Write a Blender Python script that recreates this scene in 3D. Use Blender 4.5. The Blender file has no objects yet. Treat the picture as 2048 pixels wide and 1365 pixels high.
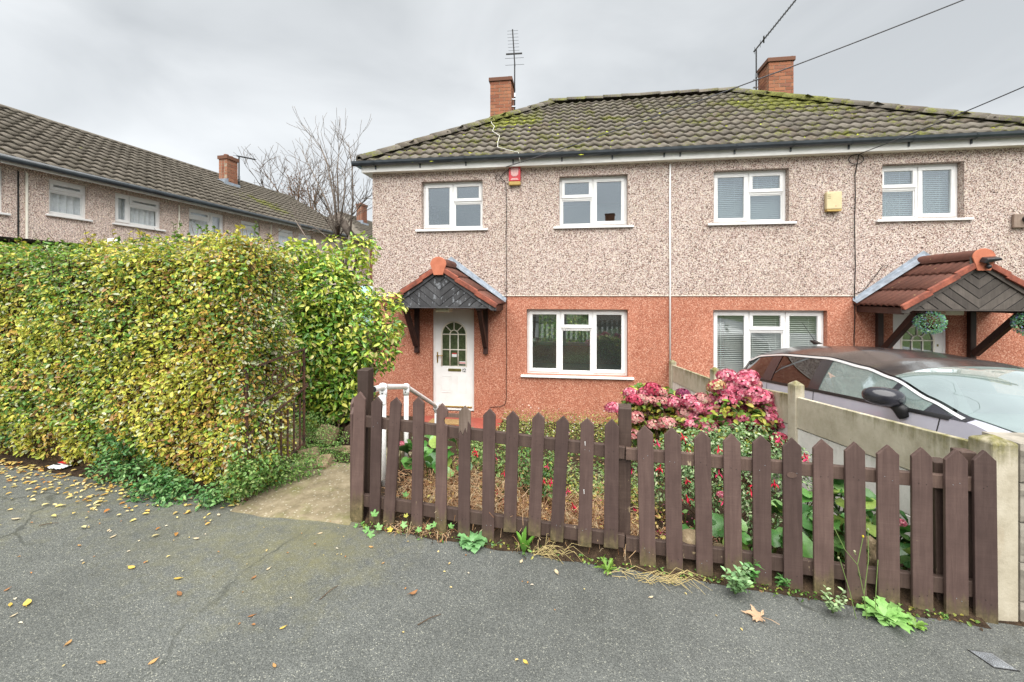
import bpy, bmesh, math, random
import numpy as np
from mathutils import Vector, Matrix, noise as mnoise

S = bpy.context.scene
COL = S.collection
rnd = random.Random(12)
nrg = np.random.default_rng(12)
F = 850.0                      # focal length in photo pixels (2048 wide)

# ------------------------------------------------------------------ camera
cam = bpy.data.objects.new('camera', bpy.data.cameras.new('camera'))
COL.objects.link(cam)
cam.location = (0, 0, 0)       # eye height is z = 0, the pavement lies 1.6 m below
cam.rotation_euler = (math.radians(90), 0, 0)
cam.data.sensor_width = 36
cam.data.lens = F / 2048 * 36
cam.data.shift_y = -92.5 / 2048
cam.data.clip_start = .05
cam.data.clip_end = 600
S.camera = cam

# ------------------------------------------------------------------ sky and sun
SUN_EL, SUN_AZ = 60, 176       # azimuth measured clockwise from +Y
world = bpy.data.worlds.new('World')
S.world = world
world.use_nodes = True
nt = world.node_tree
nt.nodes.clear()
def wn(t): return nt.nodes.new(t)
sky = wn('ShaderNodeTexSky'); sky.sky_type = 'NISHITA'; sky.sun_disc = False
sky.sun_elevation = math.radians(SUN_EL); sky.sun_rotation = math.radians(SUN_AZ)
tc = wn('ShaderNodeTexCoord')
mp = wn('ShaderNodeMapping'); mp.inputs['Scale'].default_value = (1.0, 1.0, 2.2)
mp.inputs['Location'].default_value = (.35, .1, .0)
n1 = wn('ShaderNodeTexNoise'); n1.inputs['Scale'].default_value = 2.1; n1.inputs['Detail'].default_value = 5
n1.inputs['Roughness'].default_value = .48; n1.inputs['Distortion'].default_value = .35
rp = wn('ShaderNodeValToRGB')
rp.color_ramp.elements[0].position = .33; rp.color_ramp.elements[0].color = (2.05, 2.14, 2.20, 1)
rp.color_ramp.elements[1].position = .68; rp.color_ramp.elements[1].color = (3.0, 3.09, 3.14, 1)
mx = wn('ShaderNodeMix'); mx.data_type = 'RGBA'; mx.inputs['Factor'].default_value = .96
bg = wn('ShaderNodeBackground'); bg.inputs['Strength'].default_value = .054
out = wn('ShaderNodeOutputWorld')
L = nt.links.new
L(tc.outputs['Generated'], mp.inputs['Vector']); L(mp.outputs['Vector'], n1.inputs['Vector'])
L(n1.outputs['Fac'], rp.inputs['Fac'])
sx = wn('ShaderNodeSeparateXYZ'); gr = wn('ShaderNodeMapRange'); gr.inputs['From Min'].default_value = 0; gr.inputs['From Max'].default_value = .55
gr.inputs['To Min'].default_value = 1.12; gr.inputs['To Max'].default_value = .94          # the cloud is brighter towards the horizon
ml = wn('ShaderNodeMix'); ml.data_type = 'RGBA'; ml.blend_type = 'MULTIPLY'; ml.inputs['Factor'].default_value = 1
L(tc.outputs['Generated'], sx.inputs[0]); L(sx.outputs[2], gr.inputs['Value'])
L(rp.outputs['Color'], ml.inputs['A']); L(gr.outputs[0], ml.inputs['B'])
L(sky.outputs['Color'], mx.inputs['A']); L(ml.outputs['Result'], mx.inputs['B'])
L(mx.outputs['Result'], bg.inputs['Color']); L(bg.outputs['Background'], out.inputs['Surface'])

sun = bpy.data.objects.new('sun', bpy.data.lights.new('sun', 'SUN'))
COL.objects.link(sun)
sun.data.energy = 1.5
sun.data.angle = math.radians(84)      # the sun behind a closed cloud cover
sun.data.color = (1, .97, .93)
a, e = math.radians(SUN_AZ), math.radians(SUN_EL)
sd = Vector((math.sin(a)*math.cos(e), math.cos(a)*math.cos(e), math.sin(e)))
sun.rotation_euler = (-sd).to_track_quat('-Z', 'Y').to_euler()
sun.location = sd * 40

S.view_settings.view_transform = 'Standard'
S.view_settings.look = 'None'
S.view_settings.gamma = 1
S.view_settings.use_curve_mapping = False
S.view_settings.exposure = 2.52
S.render.engine = 'CYCLES'
S.cycles.use_denoising = True
S.cycles.max_bounces = 8
S.cycles.transparent_max_bounces = 12
S.cycles.sample_clamp_indirect = 6

# ------------------------------------------------------------------ materials
MATS = {}
def srgb(r, g, b):
    f = lambda c: (c/255/12.92) if c/255 <= .04045 else ((c/255+.055)/1.055)**2.4
    return (f(r), f(g), f(b), 1)
class Mat:
    """small helper round one node material"""
    def __init__(s, name, base=(.5,.5,.5,1), rough=.6, spec=.5, metal=0):
        s.m = bpy.data.materials.new(name); s.m.use_nodes = True
        s.t = s.m.node_tree; s.b = s.t.nodes['Principled BSDF']
        s.b.inputs['Base Color'].default_value = base
        s.b.inputs['Roughness'].default_value = rough
        s.b.inputs['Specular IOR Level'].default_value = spec
        s.b.inputs['Metallic'].default_value = metal
        MATS[name] = s.m
    def n(s, t, **k):
        q = s.t.nodes.new(t)
        for a_, v in k.items(): q.inputs[a_].default_value = v
        return q
    def l(s, a_, b_): s.t.links.new(a_, b_)
    def pos(s):
        return s.n('ShaderNodeNewGeometry').outputs['Position']
    def obj(s):
        return s.n('ShaderNodeTexCoord').outputs['Object']
    def rand(s):
        return s.n('ShaderNodeObjectInfo').outputs['Random']
    def noise(s, vec, scale, detail=3, rough=.55, dist=0):
        q = s.n('ShaderNodeTexNoise', Scale=scale, Detail=detail, Roughness=rough, Distortion=dist)
        s.l(vec, q.inputs['Vector']); return q.outputs['Fac']
    def vor(s, vec, scale, out='Color', feat='F1'):
        q = s.n('ShaderNodeTexVoronoi', Scale=scale); q.feature = feat
        s.l(vec, q.inputs['Vector']); return q.outputs[out]
    def stretch(s, vec, sc):
        q = s.n('ShaderNodeMapping'); q.inputs['Scale'].default_value = sc
        s.l(vec, q.inputs['Vector']); return q.outputs['Vector']
    def ramp(s, fac, stops, interp='LINEAR'):
        q = s.n('ShaderNodeValToRGB'); q.color_ramp.interpolation = interp
        el = q.color_ramp.elements
        while len(el) < len(stops): el.new(.5)
        for i_, (p_, c_) in enumerate(stops):
            el[i_].position = p_; el[i_].color = c_ if len(c_) == 4 else (*c_, 1)
        s.l(fac, q.inputs['Fac']); return q.outputs['Color']
    def mix(s, fac, A, B, mode='MIX'):
        q = s.n('ShaderNodeMix'); q.data_type = 'RGBA'; q.blend_type = mode
        for v, k in ((fac, 'Factor'), (A, 'A'), (B, 'B')):
            if hasattr(v, 'is_linked'): s.l(v, q.inputs[k])
            else: q.inputs[k].default_value = v
        return q.outputs['Result']
    def math(s, op, A, B=0, clamp=False):
        q = s.n('ShaderNodeMath'); q.operation = op; q.use_clamp = clamp
        for i_, v in enumerate((A, B)):
            if hasattr(v, 'is_linked'): s.l(v, q.inputs[i_])
            else: q.inputs[i_].default_value = v
        return q.outputs[0]
    def near(s, p, r):
        """1 at world point p falling to 0 at distance r"""
        q = s.n('ShaderNodeVectorMath'); q.operation = 'DISTANCE'
        s.l(s.pos(), q.inputs[0]); q.inputs[1].default_value = p
        return s.math('SUBTRACT', 1, s.math('DIVIDE', q.outputs['Value'], r), True)
    def color(s, c): s.l(c, s.b.inputs['Base Color']); return s
    def rough(s, c): s.l(c, s.b.inputs['Roughness']); return s
    def bump(s, h, strength=.5, dist=.01):
        q = s.n('ShaderNodeBump', Strength=strength, Distance=dist)
        s.l(h, q.inputs['Height']); s.l(q.outputs['Normal'], s.b.inputs['Normal']); return s

def C(r, g, b): return srgb(r, g, b)
def plain(name, c, rough=.5, spec=.5, metal=0, var=.12, scale=18, bump=.0):
    m = Mat(name, c, rough, spec, metal)
    if var:
        f = m.noise(m.obj(), scale, 4)
        d = tuple(x*(1-var) for x in c[:3]); u = tuple(min(1, x*(1+var)) for x in c[:3])
        m.color(m.ramp(f, [(.3, d), (.7, u)]))
        if bump: m.bump(f, bump, .004)
    return m.m

# pebbledash: chips of white, cream, pink and dark brown stone
def mk_dash(name, scale, tint=1.0):
    m = Mat(name, rough=.85, spec=.25)
    p = m.pos()
    v = m.vor(p, scale)
    sp = m.n('ShaderNodeSeparateColor'); m.l(v, sp.inputs[0])
    c = m.ramp(sp.outputs[0], [(0, (.055,.036,.029)), (.12, (.23,.155,.125)), (.26, (.37,.275,.24)), (.46, (.48,.39,.35)), (.68, (.61,.555,.51)), (.91, (.69,.635,.52))], 'CONSTANT')
    big = m.math('ADD', m.math('MULTIPLY', m.noise(p, .9, 3), .6), m.math('MULTIPLY', m.noise(m.stretch(p, (2.6,2.6,.35)), 1.5, 4, .6), .4))
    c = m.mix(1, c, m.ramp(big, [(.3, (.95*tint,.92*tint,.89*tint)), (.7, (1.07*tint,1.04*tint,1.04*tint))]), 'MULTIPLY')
    m.color(c)
    d = m.vor(p, scale, 'Distance')
    m.bump(m.math('SUBTRACT', 1, d), .55, .012)
    return m.m
mk_dash('pebbledash', 84)
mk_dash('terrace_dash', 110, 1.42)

m = Mat('red_render', rough=.8, spec=.3)
p = m.pos()
sp = m.n('ShaderNodeSeparateColor'); m.l(m.vor(p, 85), sp.inputs[0])
c = m.ramp(sp.outputs[0], [(0, (.29,.098,.058)), (.22, (.415,.162,.100)), (.58, (.50,.22,.14)), (.86, (.62,.355,.25))], 'CONSTANT')
c = m.mix(1, c, m.ramp(m.math('ADD', m.math('MULTIPLY', m.noise(p, 1.3, 5, .65), .6), m.math('MULTIPLY', m.noise(m.stretch(p, (3,3,.5)), 1.5, 4, .65), .4)), [(.3, (.78,.72,.70)), (.7, (1.08,1.10,1.12))]), 'MULTIPLY')
m.color(c); m.bump(m.math('SUBTRACT', 1, m.vor(p, 85, 'Distance')), .4, .007)

# roof tiles with moss
def mk_tile(name, stops, moss_pts=(), lichen=.5, moss_lo=.60):
    m = Mat(name, rough=.85, spec=.25)
    p = m.pos()
    c = m.ramp(m.rand(), stops)
    c = m.mix(m.math('MULTIPLY', m.noise(p, 26, 4, .7), .55), c, (.035,.03,.024,1))
    li = m.ramp(m.noise(p, 15, 5, .7), [(.56, (0,0,0)), (.68, (1,1,1))])
    c = m.mix(m.math('MULTIPLY', li, lichen), c, (.30,.28,.22,1))
    f = m.noise(p, 2.3, 4, .6)
    f2 = m.noise(p, 19, 4, .75)
    mm = m.math('ADD', m.math('MULTIPLY', f, .6), m.math('MULTIPLY', f2, .5))
    for q, r in moss_pts:
        mm = m.math('ADD', mm, m.math('MULTIPLY', m.near(q, r), .25))
    mask = m.ramp(mm, [(moss_lo, (0,0,0)), (moss_lo+.09, (.9,.9,.9))])
    mc = m.ramp(m.noise(p, 34, 3), [(.3, (.075,.075,.018)), (.55, (.14,.15,.03)), (.75, (.26,.26,.05))])
    m.color(m.mix(mask, c, mc))
    m.bump(m.math('ADD', m.math('MULTIPLY', f2, .6), m.math('MULTIPLY', mask, .8)), .5, .012)
    return m.m

# brick
def mk_brick(name, stops):
    m = Mat(name, rough=.85, spec=.25)
    p = m.obj()
    c = m.ramp(m.rand(), stops)
    c = m.mix(m.math('MULTIPLY', m.noise(m.pos(), 30, 5, .7), .5), c, (.12,.05,.028,1))
    gr = m.ramp(m.noise(m.pos(), 3.3, 4, .7), [(.56, (0,0,0)), (.72, (.6,.6,.6))])
    c = m.mix(gr, c, (.10,.095,.06,1))
    m.color(c); m.bump(m.noise(m.pos(), 60, 3), .4, .004)
    return m.m
mk_brick('brick_red', [(0, (.20,.075,.045)), (.35, (.31,.12,.065)), (.75, (.40,.17,.09)), (1, (.25,.105,.07))])
mk_brick('brick_old', [(0, (.20,.085,.055)), (.5, (.28,.12,.075)), (1, (.36,.165,.10))])
plain('mortar', (.30,.24,.18,1), .95, .2, var=.3)
mk_brick('brick_dark', [(0, (.13,.065,.045)), (1, (.17,.085,.055))])
plain('mortar_moss', (.16,.15,.07,1), .95, .2, var=.5, scale=30, bump=.8)

# plastics, metals, timber
m = Mat('upvc', C(240,240,238), .28, .5)
c = m.ramp(m.noise(m.pos(), 5, 4, .6), [(.3, (.76,.76,.745)), (.7, (.84,.84,.83))]); m.color(c)
plain('upvc_old', C(232,228,214), .4, .4, var=.05)
m = Mat('fascia', rough=.35)
m.color(m.ramp(m.noise(m.stretch(m.pos(), (1,1,6)), 3, 5, .7), [(.3, (.58,.57,.53)), (.62, (.80,.79,.76))]))
plain('gutter_black', (.035,.043,.05,1), .28, .5, var=.25, scale=6)
plain('black_plastic', (.018,.018,.02,1), .3, .5, var=.2)
plain('cable_black', (.012,.012,.012,1), .5, .3, var=0)
plain('cable_grey', (.06,.06,.065,1), .5, .3, var=0)
plain('cable_white', (.70,.69,.62,1), .5, .3, var=.1)
plain('aerial_metal', (.06,.06,.065,1), .4, .5, .6, var=.2)
plain('galv', (.35,.37,.39,1), .4, .5, .7, var=.25)
plain('lead', (.30,.345,.40,1), .35, .5, .35, var=.3, scale=9, bump=.2)
m = Mat('brass', rough=.35, metal=.9); m.color(m.ramp(m.noise(m.pos(), 40, 3), [(.3, (.42,.27,.07)), (.7, (.62,.44,.15))]))
plain('brass_dull', (.20,.18,.06,1), .4, .5, .6, var=.25)
m = Mat('white_paint_metal', rough=.3)
m.color(m.ramp(m.noise(m.pos(), 14, 5, .7), [(.3, (.70,.70,.69)), (.6, (.84,.84,.835))]))
m.bump(m.noise(m.pos(), 60, 2), .1, .002)

def mk_wood(name, dark, mid, light, bare=None, lo=.66, rough=.6):
    """sawn timber: saw marks across, grain along, paint worn to bare wood in places"""
    m = Mat(name, rough=rough, spec=.3)
    o = m.obj()
    oi = m.n('ShaderNodeObjectInfo')
    va = m.n('ShaderNodeVectorMath'); va.operation = 'ADD'
    sc_ = m.n('ShaderNodeVectorMath'); sc_.operation = 'SCALE'
    cx = m.n('ShaderNodeCombineXYZ'); m.l(oi.outputs['Random'], cx.inputs[0]); m.l(oi.outputs['Random'], cx.inputs[2])
    m.l(cx.outputs[0], sc_.inputs[0]); sc_.inputs['Scale'].default_value = 37
    m.l(o, va.inputs[0]); m.l(sc_.outputs[0], va.inputs[1])
    o = va.outputs[0]
    gr = m.noise(m.stretch(o, (30, 30, 1.6)), 1.4, 5, .65, .9)
    saw = m.math('MULTIPLY', m.noise(m.stretch(o, (2, 2, 150)), 1.0, 2, .5), m.ramp(m.noise(o, 5, 2), [(.42, (.35,.35,.35)), (.62, (1,1,1))]))
    wear = m.noise(o, 7, 5, .7)
    f = m.math('ADD', m.math('MULTIPLY', gr, .55), m.math('ADD', m.math('MULTIPLY', saw, .22), m.math('MULTIPLY', m.noise(o, 9, 5, .7), .30)))
    c = m.ramp(f, [(.26, dark), (.5, mid), (.74, light)])
    c = m.mix(1, c, m.ramp(oi.outputs['Random'], [(0, (.74,.72,.72)), (1, (1.34,1.30,1.28))]), 'MULTIPLY')
    if name == 'fence_brown':       # the feet of the boards are green with algae and worn to the wood
        sx = m.n('ShaderNodeSeparateXYZ'); m.l(m.obj(), sx.inputs[0])
        k = m.math('SUBTRACT', m.math('MULTIPLY', m.noise(m.stretch(o, (20,20,3)), 1.3, 5, .7), .30), m.math('SUBTRACT', sx.outputs[2], m.math('MULTIPLY', m.math('POWER', oi.outputs['Random'], 2.5), .13)))
        c = m.mix(m.ramp(k, [(.05, (0,0,0)), (.17, (.8,.8,.8))]), c, m.ramp(m.noise(o, 25, 4, .7), [(.35, (.06,.055,.02)), (.6, (.16,.13,.06)), (.75, (.30,.23,.13))]))
    if bare:
        k = m.math('ADD', m.math('MULTIPLY', wear, .7), m.math('MULTIPLY', gr, .36))
        c = m.mix(m.ramp(k, [(lo, (0,0,0)), (lo+.03, (1,1,1))]), c, bare)
    m.color(c); m.bump(f, .45, .004)
    return m
mk_wood('fence_brown', (.048,.030,.026), (.080,.052,.045), (.115,.078,.066), (.30,.24,.15,1), .70)
mk_wood('rail_brown', (.04,.026,.02), (.078,.052,.042), (.13,.09,.068), (.36,.29,.19,1), .64)
mk_wood('post_brown', (.030,.019,.015), (.060,.040,.032), (.10,.07,.055), (.26,.20,.12,1), .66)
mk_wood('weathered_wood', (.10,.075,.055), (.19,.145,.115), (.30,.245,.20))
mk_wood('canopy_brown', (.018,.009,.008), (.036,.019,.016), (.062,.035,.030), rough=.45)
mk_wood('canopy_grey', (.035,.036,.038), (.060,.062,.066), (.10,.103,.11), (.19,.20,.215,1), .60, rough=.5)
mk_wood('canopy_taupe', (.050,.043,.038), (.085,.075,.066), (.13,.115,.10), rough=.5)
mk_wood('shed_wood', (.09,.06,.04), (.18,.12,.08), (.26,.18,.12))

# terracotta porch tiles
m = Mat('porch_tile', rough=.8, spec=.3)
p = m.pos()
c = m.ramp(m.rand(), [(0, (.10,.042,.030)), (.5, (.135,.056,.040)), (1, (.17,.070,.050))])
c = m.mix(m.ramp(m.noise(p, 17, 4, .7), [(.4, (0,0,0)), (.8, (.6,.6,.6))]), c, (.055,.028,.022,1))
sp_ = m.ramp(m.vor(p, 13, 'Distance'), [(.10, (1,1,1)), (.16, (0,0,0))])
sp2 = m.math('MULTIPLY', sp_, m.ramp(m.noise(p, 4, 2), [(.50, (0,0,0)), (.55, (1,1,1))]))
m.color(m.mix(m.math('MULTIPLY', sp2, .8), c, (.36,.25,.12,1))); m.bump(m.noise(p, 40, 4), .4, .004)
m = Mat('verge_tile', rough=.75, spec=.3)
p = m.pos()
c = m.ramp(m.noise(p, 7, 5, .7), [(.34, (.12,.045,.032)), (.54, (.25,.075,.047)), (.74, (.40,.135,.08))])
m.color(c); m.bump(m.noise(p, 50, 3), .3, .003)
m = Mat('ridge_end', rough=.7, spec=.3)
m.color(m.ramp(m.noise(m.pos(), 9, 4, .6), [(.3, (.40,.125,.068)), (.7, (.50,.175,.10))]))

# ground materials
m = Mat('asphalt', rough=.62, spec=.4)
p = m.pos()
v = m.vor(p, 260)
sp = m.n('ShaderNodeSeparateColor'); m.l(v, sp.inputs[0])
c = m.ramp(sp.outputs[0], [(0, (.064,.068,.064)), (.35, (.091,.096,.091)), (.62, (.116,.121,.114)), (.86, (.150,.155,.142)), (.975, (.28,.28,.235))], 'CONSTANT')
c = m.mix(1, c, m.ramp(m.math('ADD', m.math('MULTIPLY', m.noise(p, .75, 5, .6), .6), m.math('MULTIPLY', m.noise(p, 5, 5, .7), .4)), [(.34, (.74,.75,.74)), (.66, (1.16,1.17,1.16))]), 'MULTIPLY')
mossy = m.math('MULTIPLY', m.near((-1.3, 2.75, -1.6), 1.5), m.noise(p, 9, 5, .75))
mossy = m.math('ADD', mossy, m.math('MULTIPLY', m.near((-3.2, 3.0, -1.5), 1.6), m.math('MULTIPLY', m.noise(p, 12, 4, .7), .7)))
c = m.mix(m.ramp(mossy, [(.24, (0,0,0)), (.55, (.55,.55,.55))]), c, (.155,.145,.06,1))
stain = m.ramp(m.noise(p, 1.7, 4, .6), [(.60, (0,0,0)), (.75, (.35,.35,.35))])
c = m.mix(stain, c, (.055,.058,.056,1))
# fine cracks wandering across the surface
wv = m.n('ShaderNodeVectorMath'); wv.operation = 'ADD'
nv = m.n('ShaderNodeTexNoise', Scale=3.0, Detail=4.0); m.l(p, nv.inputs['Vector'])
sv = m.n('ShaderNodeVectorMath'); sv.operation = 'SCALE'; sv.inputs['Scale'].default_value = .55
m.l(nv.outputs['Color'], sv.inputs[0]); m.l(p, wv.inputs[0]); m.l(sv.outputs[0], wv.inputs[1])
cr = m.vor(wv.outputs[0], .62, 'Distance', 'DISTANCE_TO_EDGE')
ck = m.math('MULTIPLY', m.ramp(cr, [(.004, (1,1,1)), (.010, (0,0,0))]), m.ramp(m.noise(p, 1.4, 3), [(.45, (0,0,0)), (.6, (1,1,1))]))
c = m.mix(m.math('MULTIPLY', ck, .65), c, (.035,.038,.032,1))
m.color(c)
hb = m.math('SUBTRACT', m.math('SUBTRACT', 1, m.vor(p, 260, 'Distance')), m.math('MULTIPLY', ck, .7))
m.bump(hb, .45, .004)
m.rough(m.ramp(m.noise(p, 2.2, 3), [(.3, (.50,.5,.5)), (.7, (.72,.72,.72))]))

m = Mat('path_concrete', rough=.85, spec=.25)
p = m.pos()
c = m.ramp(m.noise(p, 9, 6, .72), [(.3, (.12,.10,.06)), (.5, (.20,.165,.105)), (.72, (.29,.245,.165))])
c = m.mix(m.ramp(m.noise(p, 3.2, 4, .7), [(.5, (0,0,0)), (.7, (.65,.65,.65))]), c, (.13,.14,.04,1))
sp = m.n('ShaderNodeSeparateColor'); m.l(m.vor(p, 90), sp.inputs[0])
c = m.mix(m.ramp(sp.outputs[0], [(.955, (0,0,0)), (.96, (.4,.4,.4))]), c, (.50,.47,.38,1))
m.color(c); m.bump(m.noise(p, 30, 5, .7), .6, .01)
m = Mat('soil', rough=.95, spec=.15)
p = m.pos()
m.color(m.ramp(m.noise(p, 22, 6, .75), [(.3, (.018,.012,.008)), (.55, (.055,.036,.022)), (.75, (.12,.08,.045))])); m.bump(m.noise(p, 28, 5, .75), 1, .03)
m = Mat('grass_ground', rough=.95, spec=.1)
m.color(m.ramp(m.noise(m.pos(), 6, 5, .7), [(.3, (.03,.05,.012)), (.7, (.08,.11,.03))]))
plain('drive_concrete', (.26,.25,.23,1), .85, .3, var=.25, scale=6, bump=.4)
m = Mat('red_step', rough=.45, spec=.4)
m.color(m.ramp(m.noise(m.pos(), 8, 5, .7), [(.3, (.24,.055,.04)), (.6, (.36,.095,.068)), (.8, (.46,.19,.145))]))
def mk_conc(name, stops, moss):
    m = Mat(name, rough=.88, spec=.25)
    p = m.pos()
    c = m.ramp(m.noise(p, 5, 6, .7), stops)
    o = m.obj()
    sx = m.n('ShaderNodeSeparateXYZ'); m.l(o, sx.inputs[0])
    # algae runs down from the top edge (top edge lies at object z = 0)
    dr = m.noise(m.stretch(p, (14, 14, 1.2)), 1, 5, .7)
    k = m.math('ADD', m.math('MULTIPLY', sx.outputs[2], 3.1), m.math('MULTIPLY', dr, 1.2))
    k = m.math('ADD', k, m.math('MULTIPLY', m.noise(p, 24, 4, .7), .35))
    c = m.mix(m.math('MULTIPLY', m.ramp(k, [(.38, (0,0,0)), (.85, (1,1,1))]), moss), c, m.ramp(m.noise(p, 30, 4), [(.3, (.07,.068,.02)), (.7, (.19,.175,.06))]))
    ru = m.ramp(m.noise(m.stretch(p, (3, 3, .6)), 1.6, 4), [(.66, (0,0,0)), (.78, (.5,.5,.5))])
    c = m.mix(ru, c, (.36,.22,.11,1))
    pit = m.ramp(m.vor(p, 26, 'Distance'), [(.06, (1,1,1)), (.12, (0,0,0))])
    pit = m.math('MULTIPLY', pit, m.ramp(m.noise(p, 6, 2), [(.5, (0,0,0)), (.56, (1,1,1))]))
    c = m.mix(m.math('MULTIPLY', pit, .7), c, (.12,.09,.06,1))
    m.color(c); m.bump(m.math('SUBTRACT', m.noise(p, 45, 5, .7), pit), .4, .006)
    return m.m
mk_conc('wall_concrete', [(.3, (.36,.325,.24)), (.5, (.46,.42,.325)), (.7, (.54,.50,.40))], .9)
mk_conc('wall_white', [(.3, (.55,.54,.50)), (.5, (.68,.67,.63)), (.7, (.75,.74,.70))], .35)
mk_conc('post_concrete', [(.3, (.30,.265,.195)), (.5, (.40,.36,.275)), (.7, (.48,.44,.35))], 1.0)
plain('rock_face', (.30,.275,.23,1), .9, .2, var=.35, scale=10, bump=.8)
m = Mat('stone', rough=.9, spec=.2)
m.color(m.ramp(m.noise(m.pos(), 13, 6, .7), [(.3, (.13,.095,.055)), (.55, (.27,.205,.125)), (.75, (.38,.31,.21))])); m.bump(m.noise(m.pos(), 25, 5, .7), .7, .01)
m = Mat('rust', rough=.8, spec=.3)
m.color(m.ramp(m.noise(m.pos(), 22, 5, .7), [(.35, (.028,.022,.020)), (.55, (.085,.042,.027)), (.72, (.17,.075,.04))]))
plain('coir', (.30,.20,.09,1), .95, .1, var=.4, scale=60, bump=.8)

# glass: a reflecting sheet one can look through
def mk_glass(name, tint, refl, rough=.0, mist_haze=0):
    m = Mat(name)
    t = m.t; t.nodes.remove(m.b)
    o = [n for n in t.nodes if n.type == 'OUTPUT_MATERIAL'][0]
    tr = m.n('ShaderNodeBsdfTransparent', Color=tint)
    gl = m.n('ShaderNodeBsdfGlossy', Roughness=rough, Color=(.92,.96,1,1))
    lw = m.n('ShaderNodeLayerWeight', Blend=.5)
    f = m.math('ADD', m.math('MULTIPLY', m.math('POWER', lw.outputs['Facing'], 4), .75), refl, True)
    ms = m.n('ShaderNodeMixShader')
    m.l(f, ms.inputs[0]); m.l(tr.outputs[0], ms.inputs[1]); m.l(gl.outputs[0], ms.inputs[2])
    if mist_haze:        # painted haze lightening the panes, also condensation on the car, thicker in clouds
        df = m.n('ShaderNodeBsdfDiffuse', Color=(.62,.80,.76,1)); m2 = m.n('ShaderNodeMixShader')
        m.l(m.math('MULTIPLY', m.ramp(m.noise(m.pos(), 2.5, 4, .6), [(.3, (.75,.75,.75)), (.7, (1,1,1))]), mist_haze), m2.inputs[0])
        m.l(ms.outputs[0], m2.inputs[1]); m.l(df.outputs[0], m2.inputs[2]); ms = m2
    m.l(ms.outputs[0], o.inputs[0])
    return m.m
mk_glass('glass', (.84,.90,.90,1), .27)
mk_glass('glass_low', (.94,.96,.95,1), .13, 0, .02)
mk_glass('glass_terrace', (.97,.98,.98,1), .08)
mk_glass('glass_car', (.84,.97,.94,1), .14, 0, .22)
mk_glass('glass_screen', (.66,.80,.76,1), .46, 0, .17)
mk_glass('glass_dark', (.05,.055,.06,1), .10)
m = Mat('glass_obscure', (.05,.065,.045,1), .12, .9)
m.bump(m.noise(m.pos(), 35, 3), .5, .01)
m.color(m.ramp(m.noise(m.pos(), 14, 4, .7), [(.3, (.03,.045,.022)), (.7, (.10,.13,.065))]))
plain('room_wall', (.74,.73,.70,1), .9, .1, var=.05)
plain('room_dark', (.34,.31,.27,1), .9, .1, var=.1)
plain('curtain', (.86,.88,.90,1), .9, .1, var=.08)
plain('blind', (.72,.72,.70,1), .5, .3, var=.03)
plain('pale_teal', (.34,.56,.56,1), .4, .4, var=.2)
plain('alarm_red', (.55,.03,.04,1), .3, .5, var=.12, scale=9)
plain('alarm_pale', (.68,.40,.38,1), .4, .4, var=.2, scale=30)
plain('alarm_cream', (.58,.49,.29,1), .4, .4, var=.08)
plain('ochre', (.42,.28,.08,1), .5, .4, var=.1)
plain('lamp_white', (.62,.58,.42,1), .4, .5, var=.05)
plain('sticker_white', (.75,.77,.77,1), .5, .4, var=0)
plain('sticker_red', (.50,.06,.05,1), .5, .4, var=0)
plain('ink', (.012,.012,.012,1), .4, .4, var=0)
# car
m = Mat('car_paint', (.42,.42,.50,1), .25, .6)
m.b.inputs['Metallic'].default_value = .05; m.b.inputs['Coat Weight'].default_value = .5; m.b.inputs['Coat Roughness'].default_value = .05
m.color(m.ramp(m.noise(m.pos(), 3, 3), [(.3, (.43,.43,.51)), (.7, (.49,.49,.57))]))
m = Mat('car_black', (.012,.011,.013,1), .22, .45); m.b.inputs['Coat Weight'].default_value = .25; m.b.inputs['Coat Roughness'].default_value = .08
m.color(m.ramp(m.noise(m.pos(), 6, 5, .7), [(.35, (.012,.010,.011)), (.7, (.030,.024,.024))]))
plain('car_pillar', (.02,.02,.026,1), .2, .6, var=.1)
plain('car_trim', (.012,.012,.013,1), .45, .4, var=.1)
plain('chrome', (.78,.79,.80,1), .28, .5, .45, var=.03)
m = Mat('tail_red', (.16,.01,.02,1), .1, .7)
m.color(m.ramp(m.noise(m.pos(), 30, 2), [(.3, (.11,.006,.015)), (.7, (.20,.015,.03))]))
plain('tyre', (.02,.02,.02,1), .8, .3, var=.2)
plain('alloy', (.45,.46,.48,1), .3, .5, .8, var=.05)
plain('car_seat', (.17,.18,.18,1), .85, .2, var=.15)

# leaves coloured one by one
def mk_leaf(name, rough=.42, trans=.28, spec=.45):
    m = Mat(name, rough=rough, spec=spec)
    at = m.n('ShaderNodeAttribute'); at.attribute_name = 'Col'
    c = m.mix(1, at.outputs['Color'], m.ramp(m.noise(m.pos(), 45, 3), [(.3, (.80,.80,.80)), (.7, (1.12,1.12,1.1))]), 'MULTIPLY')
    m.color(c)
    o = [n for n in m.t.nodes if n.type == 'OUTPUT_MATERIAL'][0]
    tl = m.n('ShaderNodeBsdfTranslucent'); m.l(c, tl.inputs['Color'])
    ms = m.n('ShaderNodeMixShader'); ms.inputs[0].default_value = trans
    m.l(m.b.outputs[0], ms.inputs[1]); m.l(tl.outputs[0], ms.inputs[2]); m.l(ms.outputs[0], o.inputs[0])
    return m.m
mk_leaf('leaf'); mk_leaf('petal', .6, .3, .25); mk_leaf('dry', .8, .2, .15)
mk_leaf('leaf_gloss', .3, .2, .5)
m = Mat('bark', rough=.9, spec=.2)
m.color(m.ramp(m.noise(m.stretch(m.pos(), (1,1,.35)), 24, 5, .7), [(.3, (.045,.030,.020)), (.7, (.16,.115,.075))])); m.bump(m.noise(m.pos(), 40, 4), .6, .01)
plain('twig', (.085,.052,.030,1), .85, .2, var=.35, scale=12)
plain('bark_grey', (.15,.125,.105,1), .9, .2, var=.35, scale=12)
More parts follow.
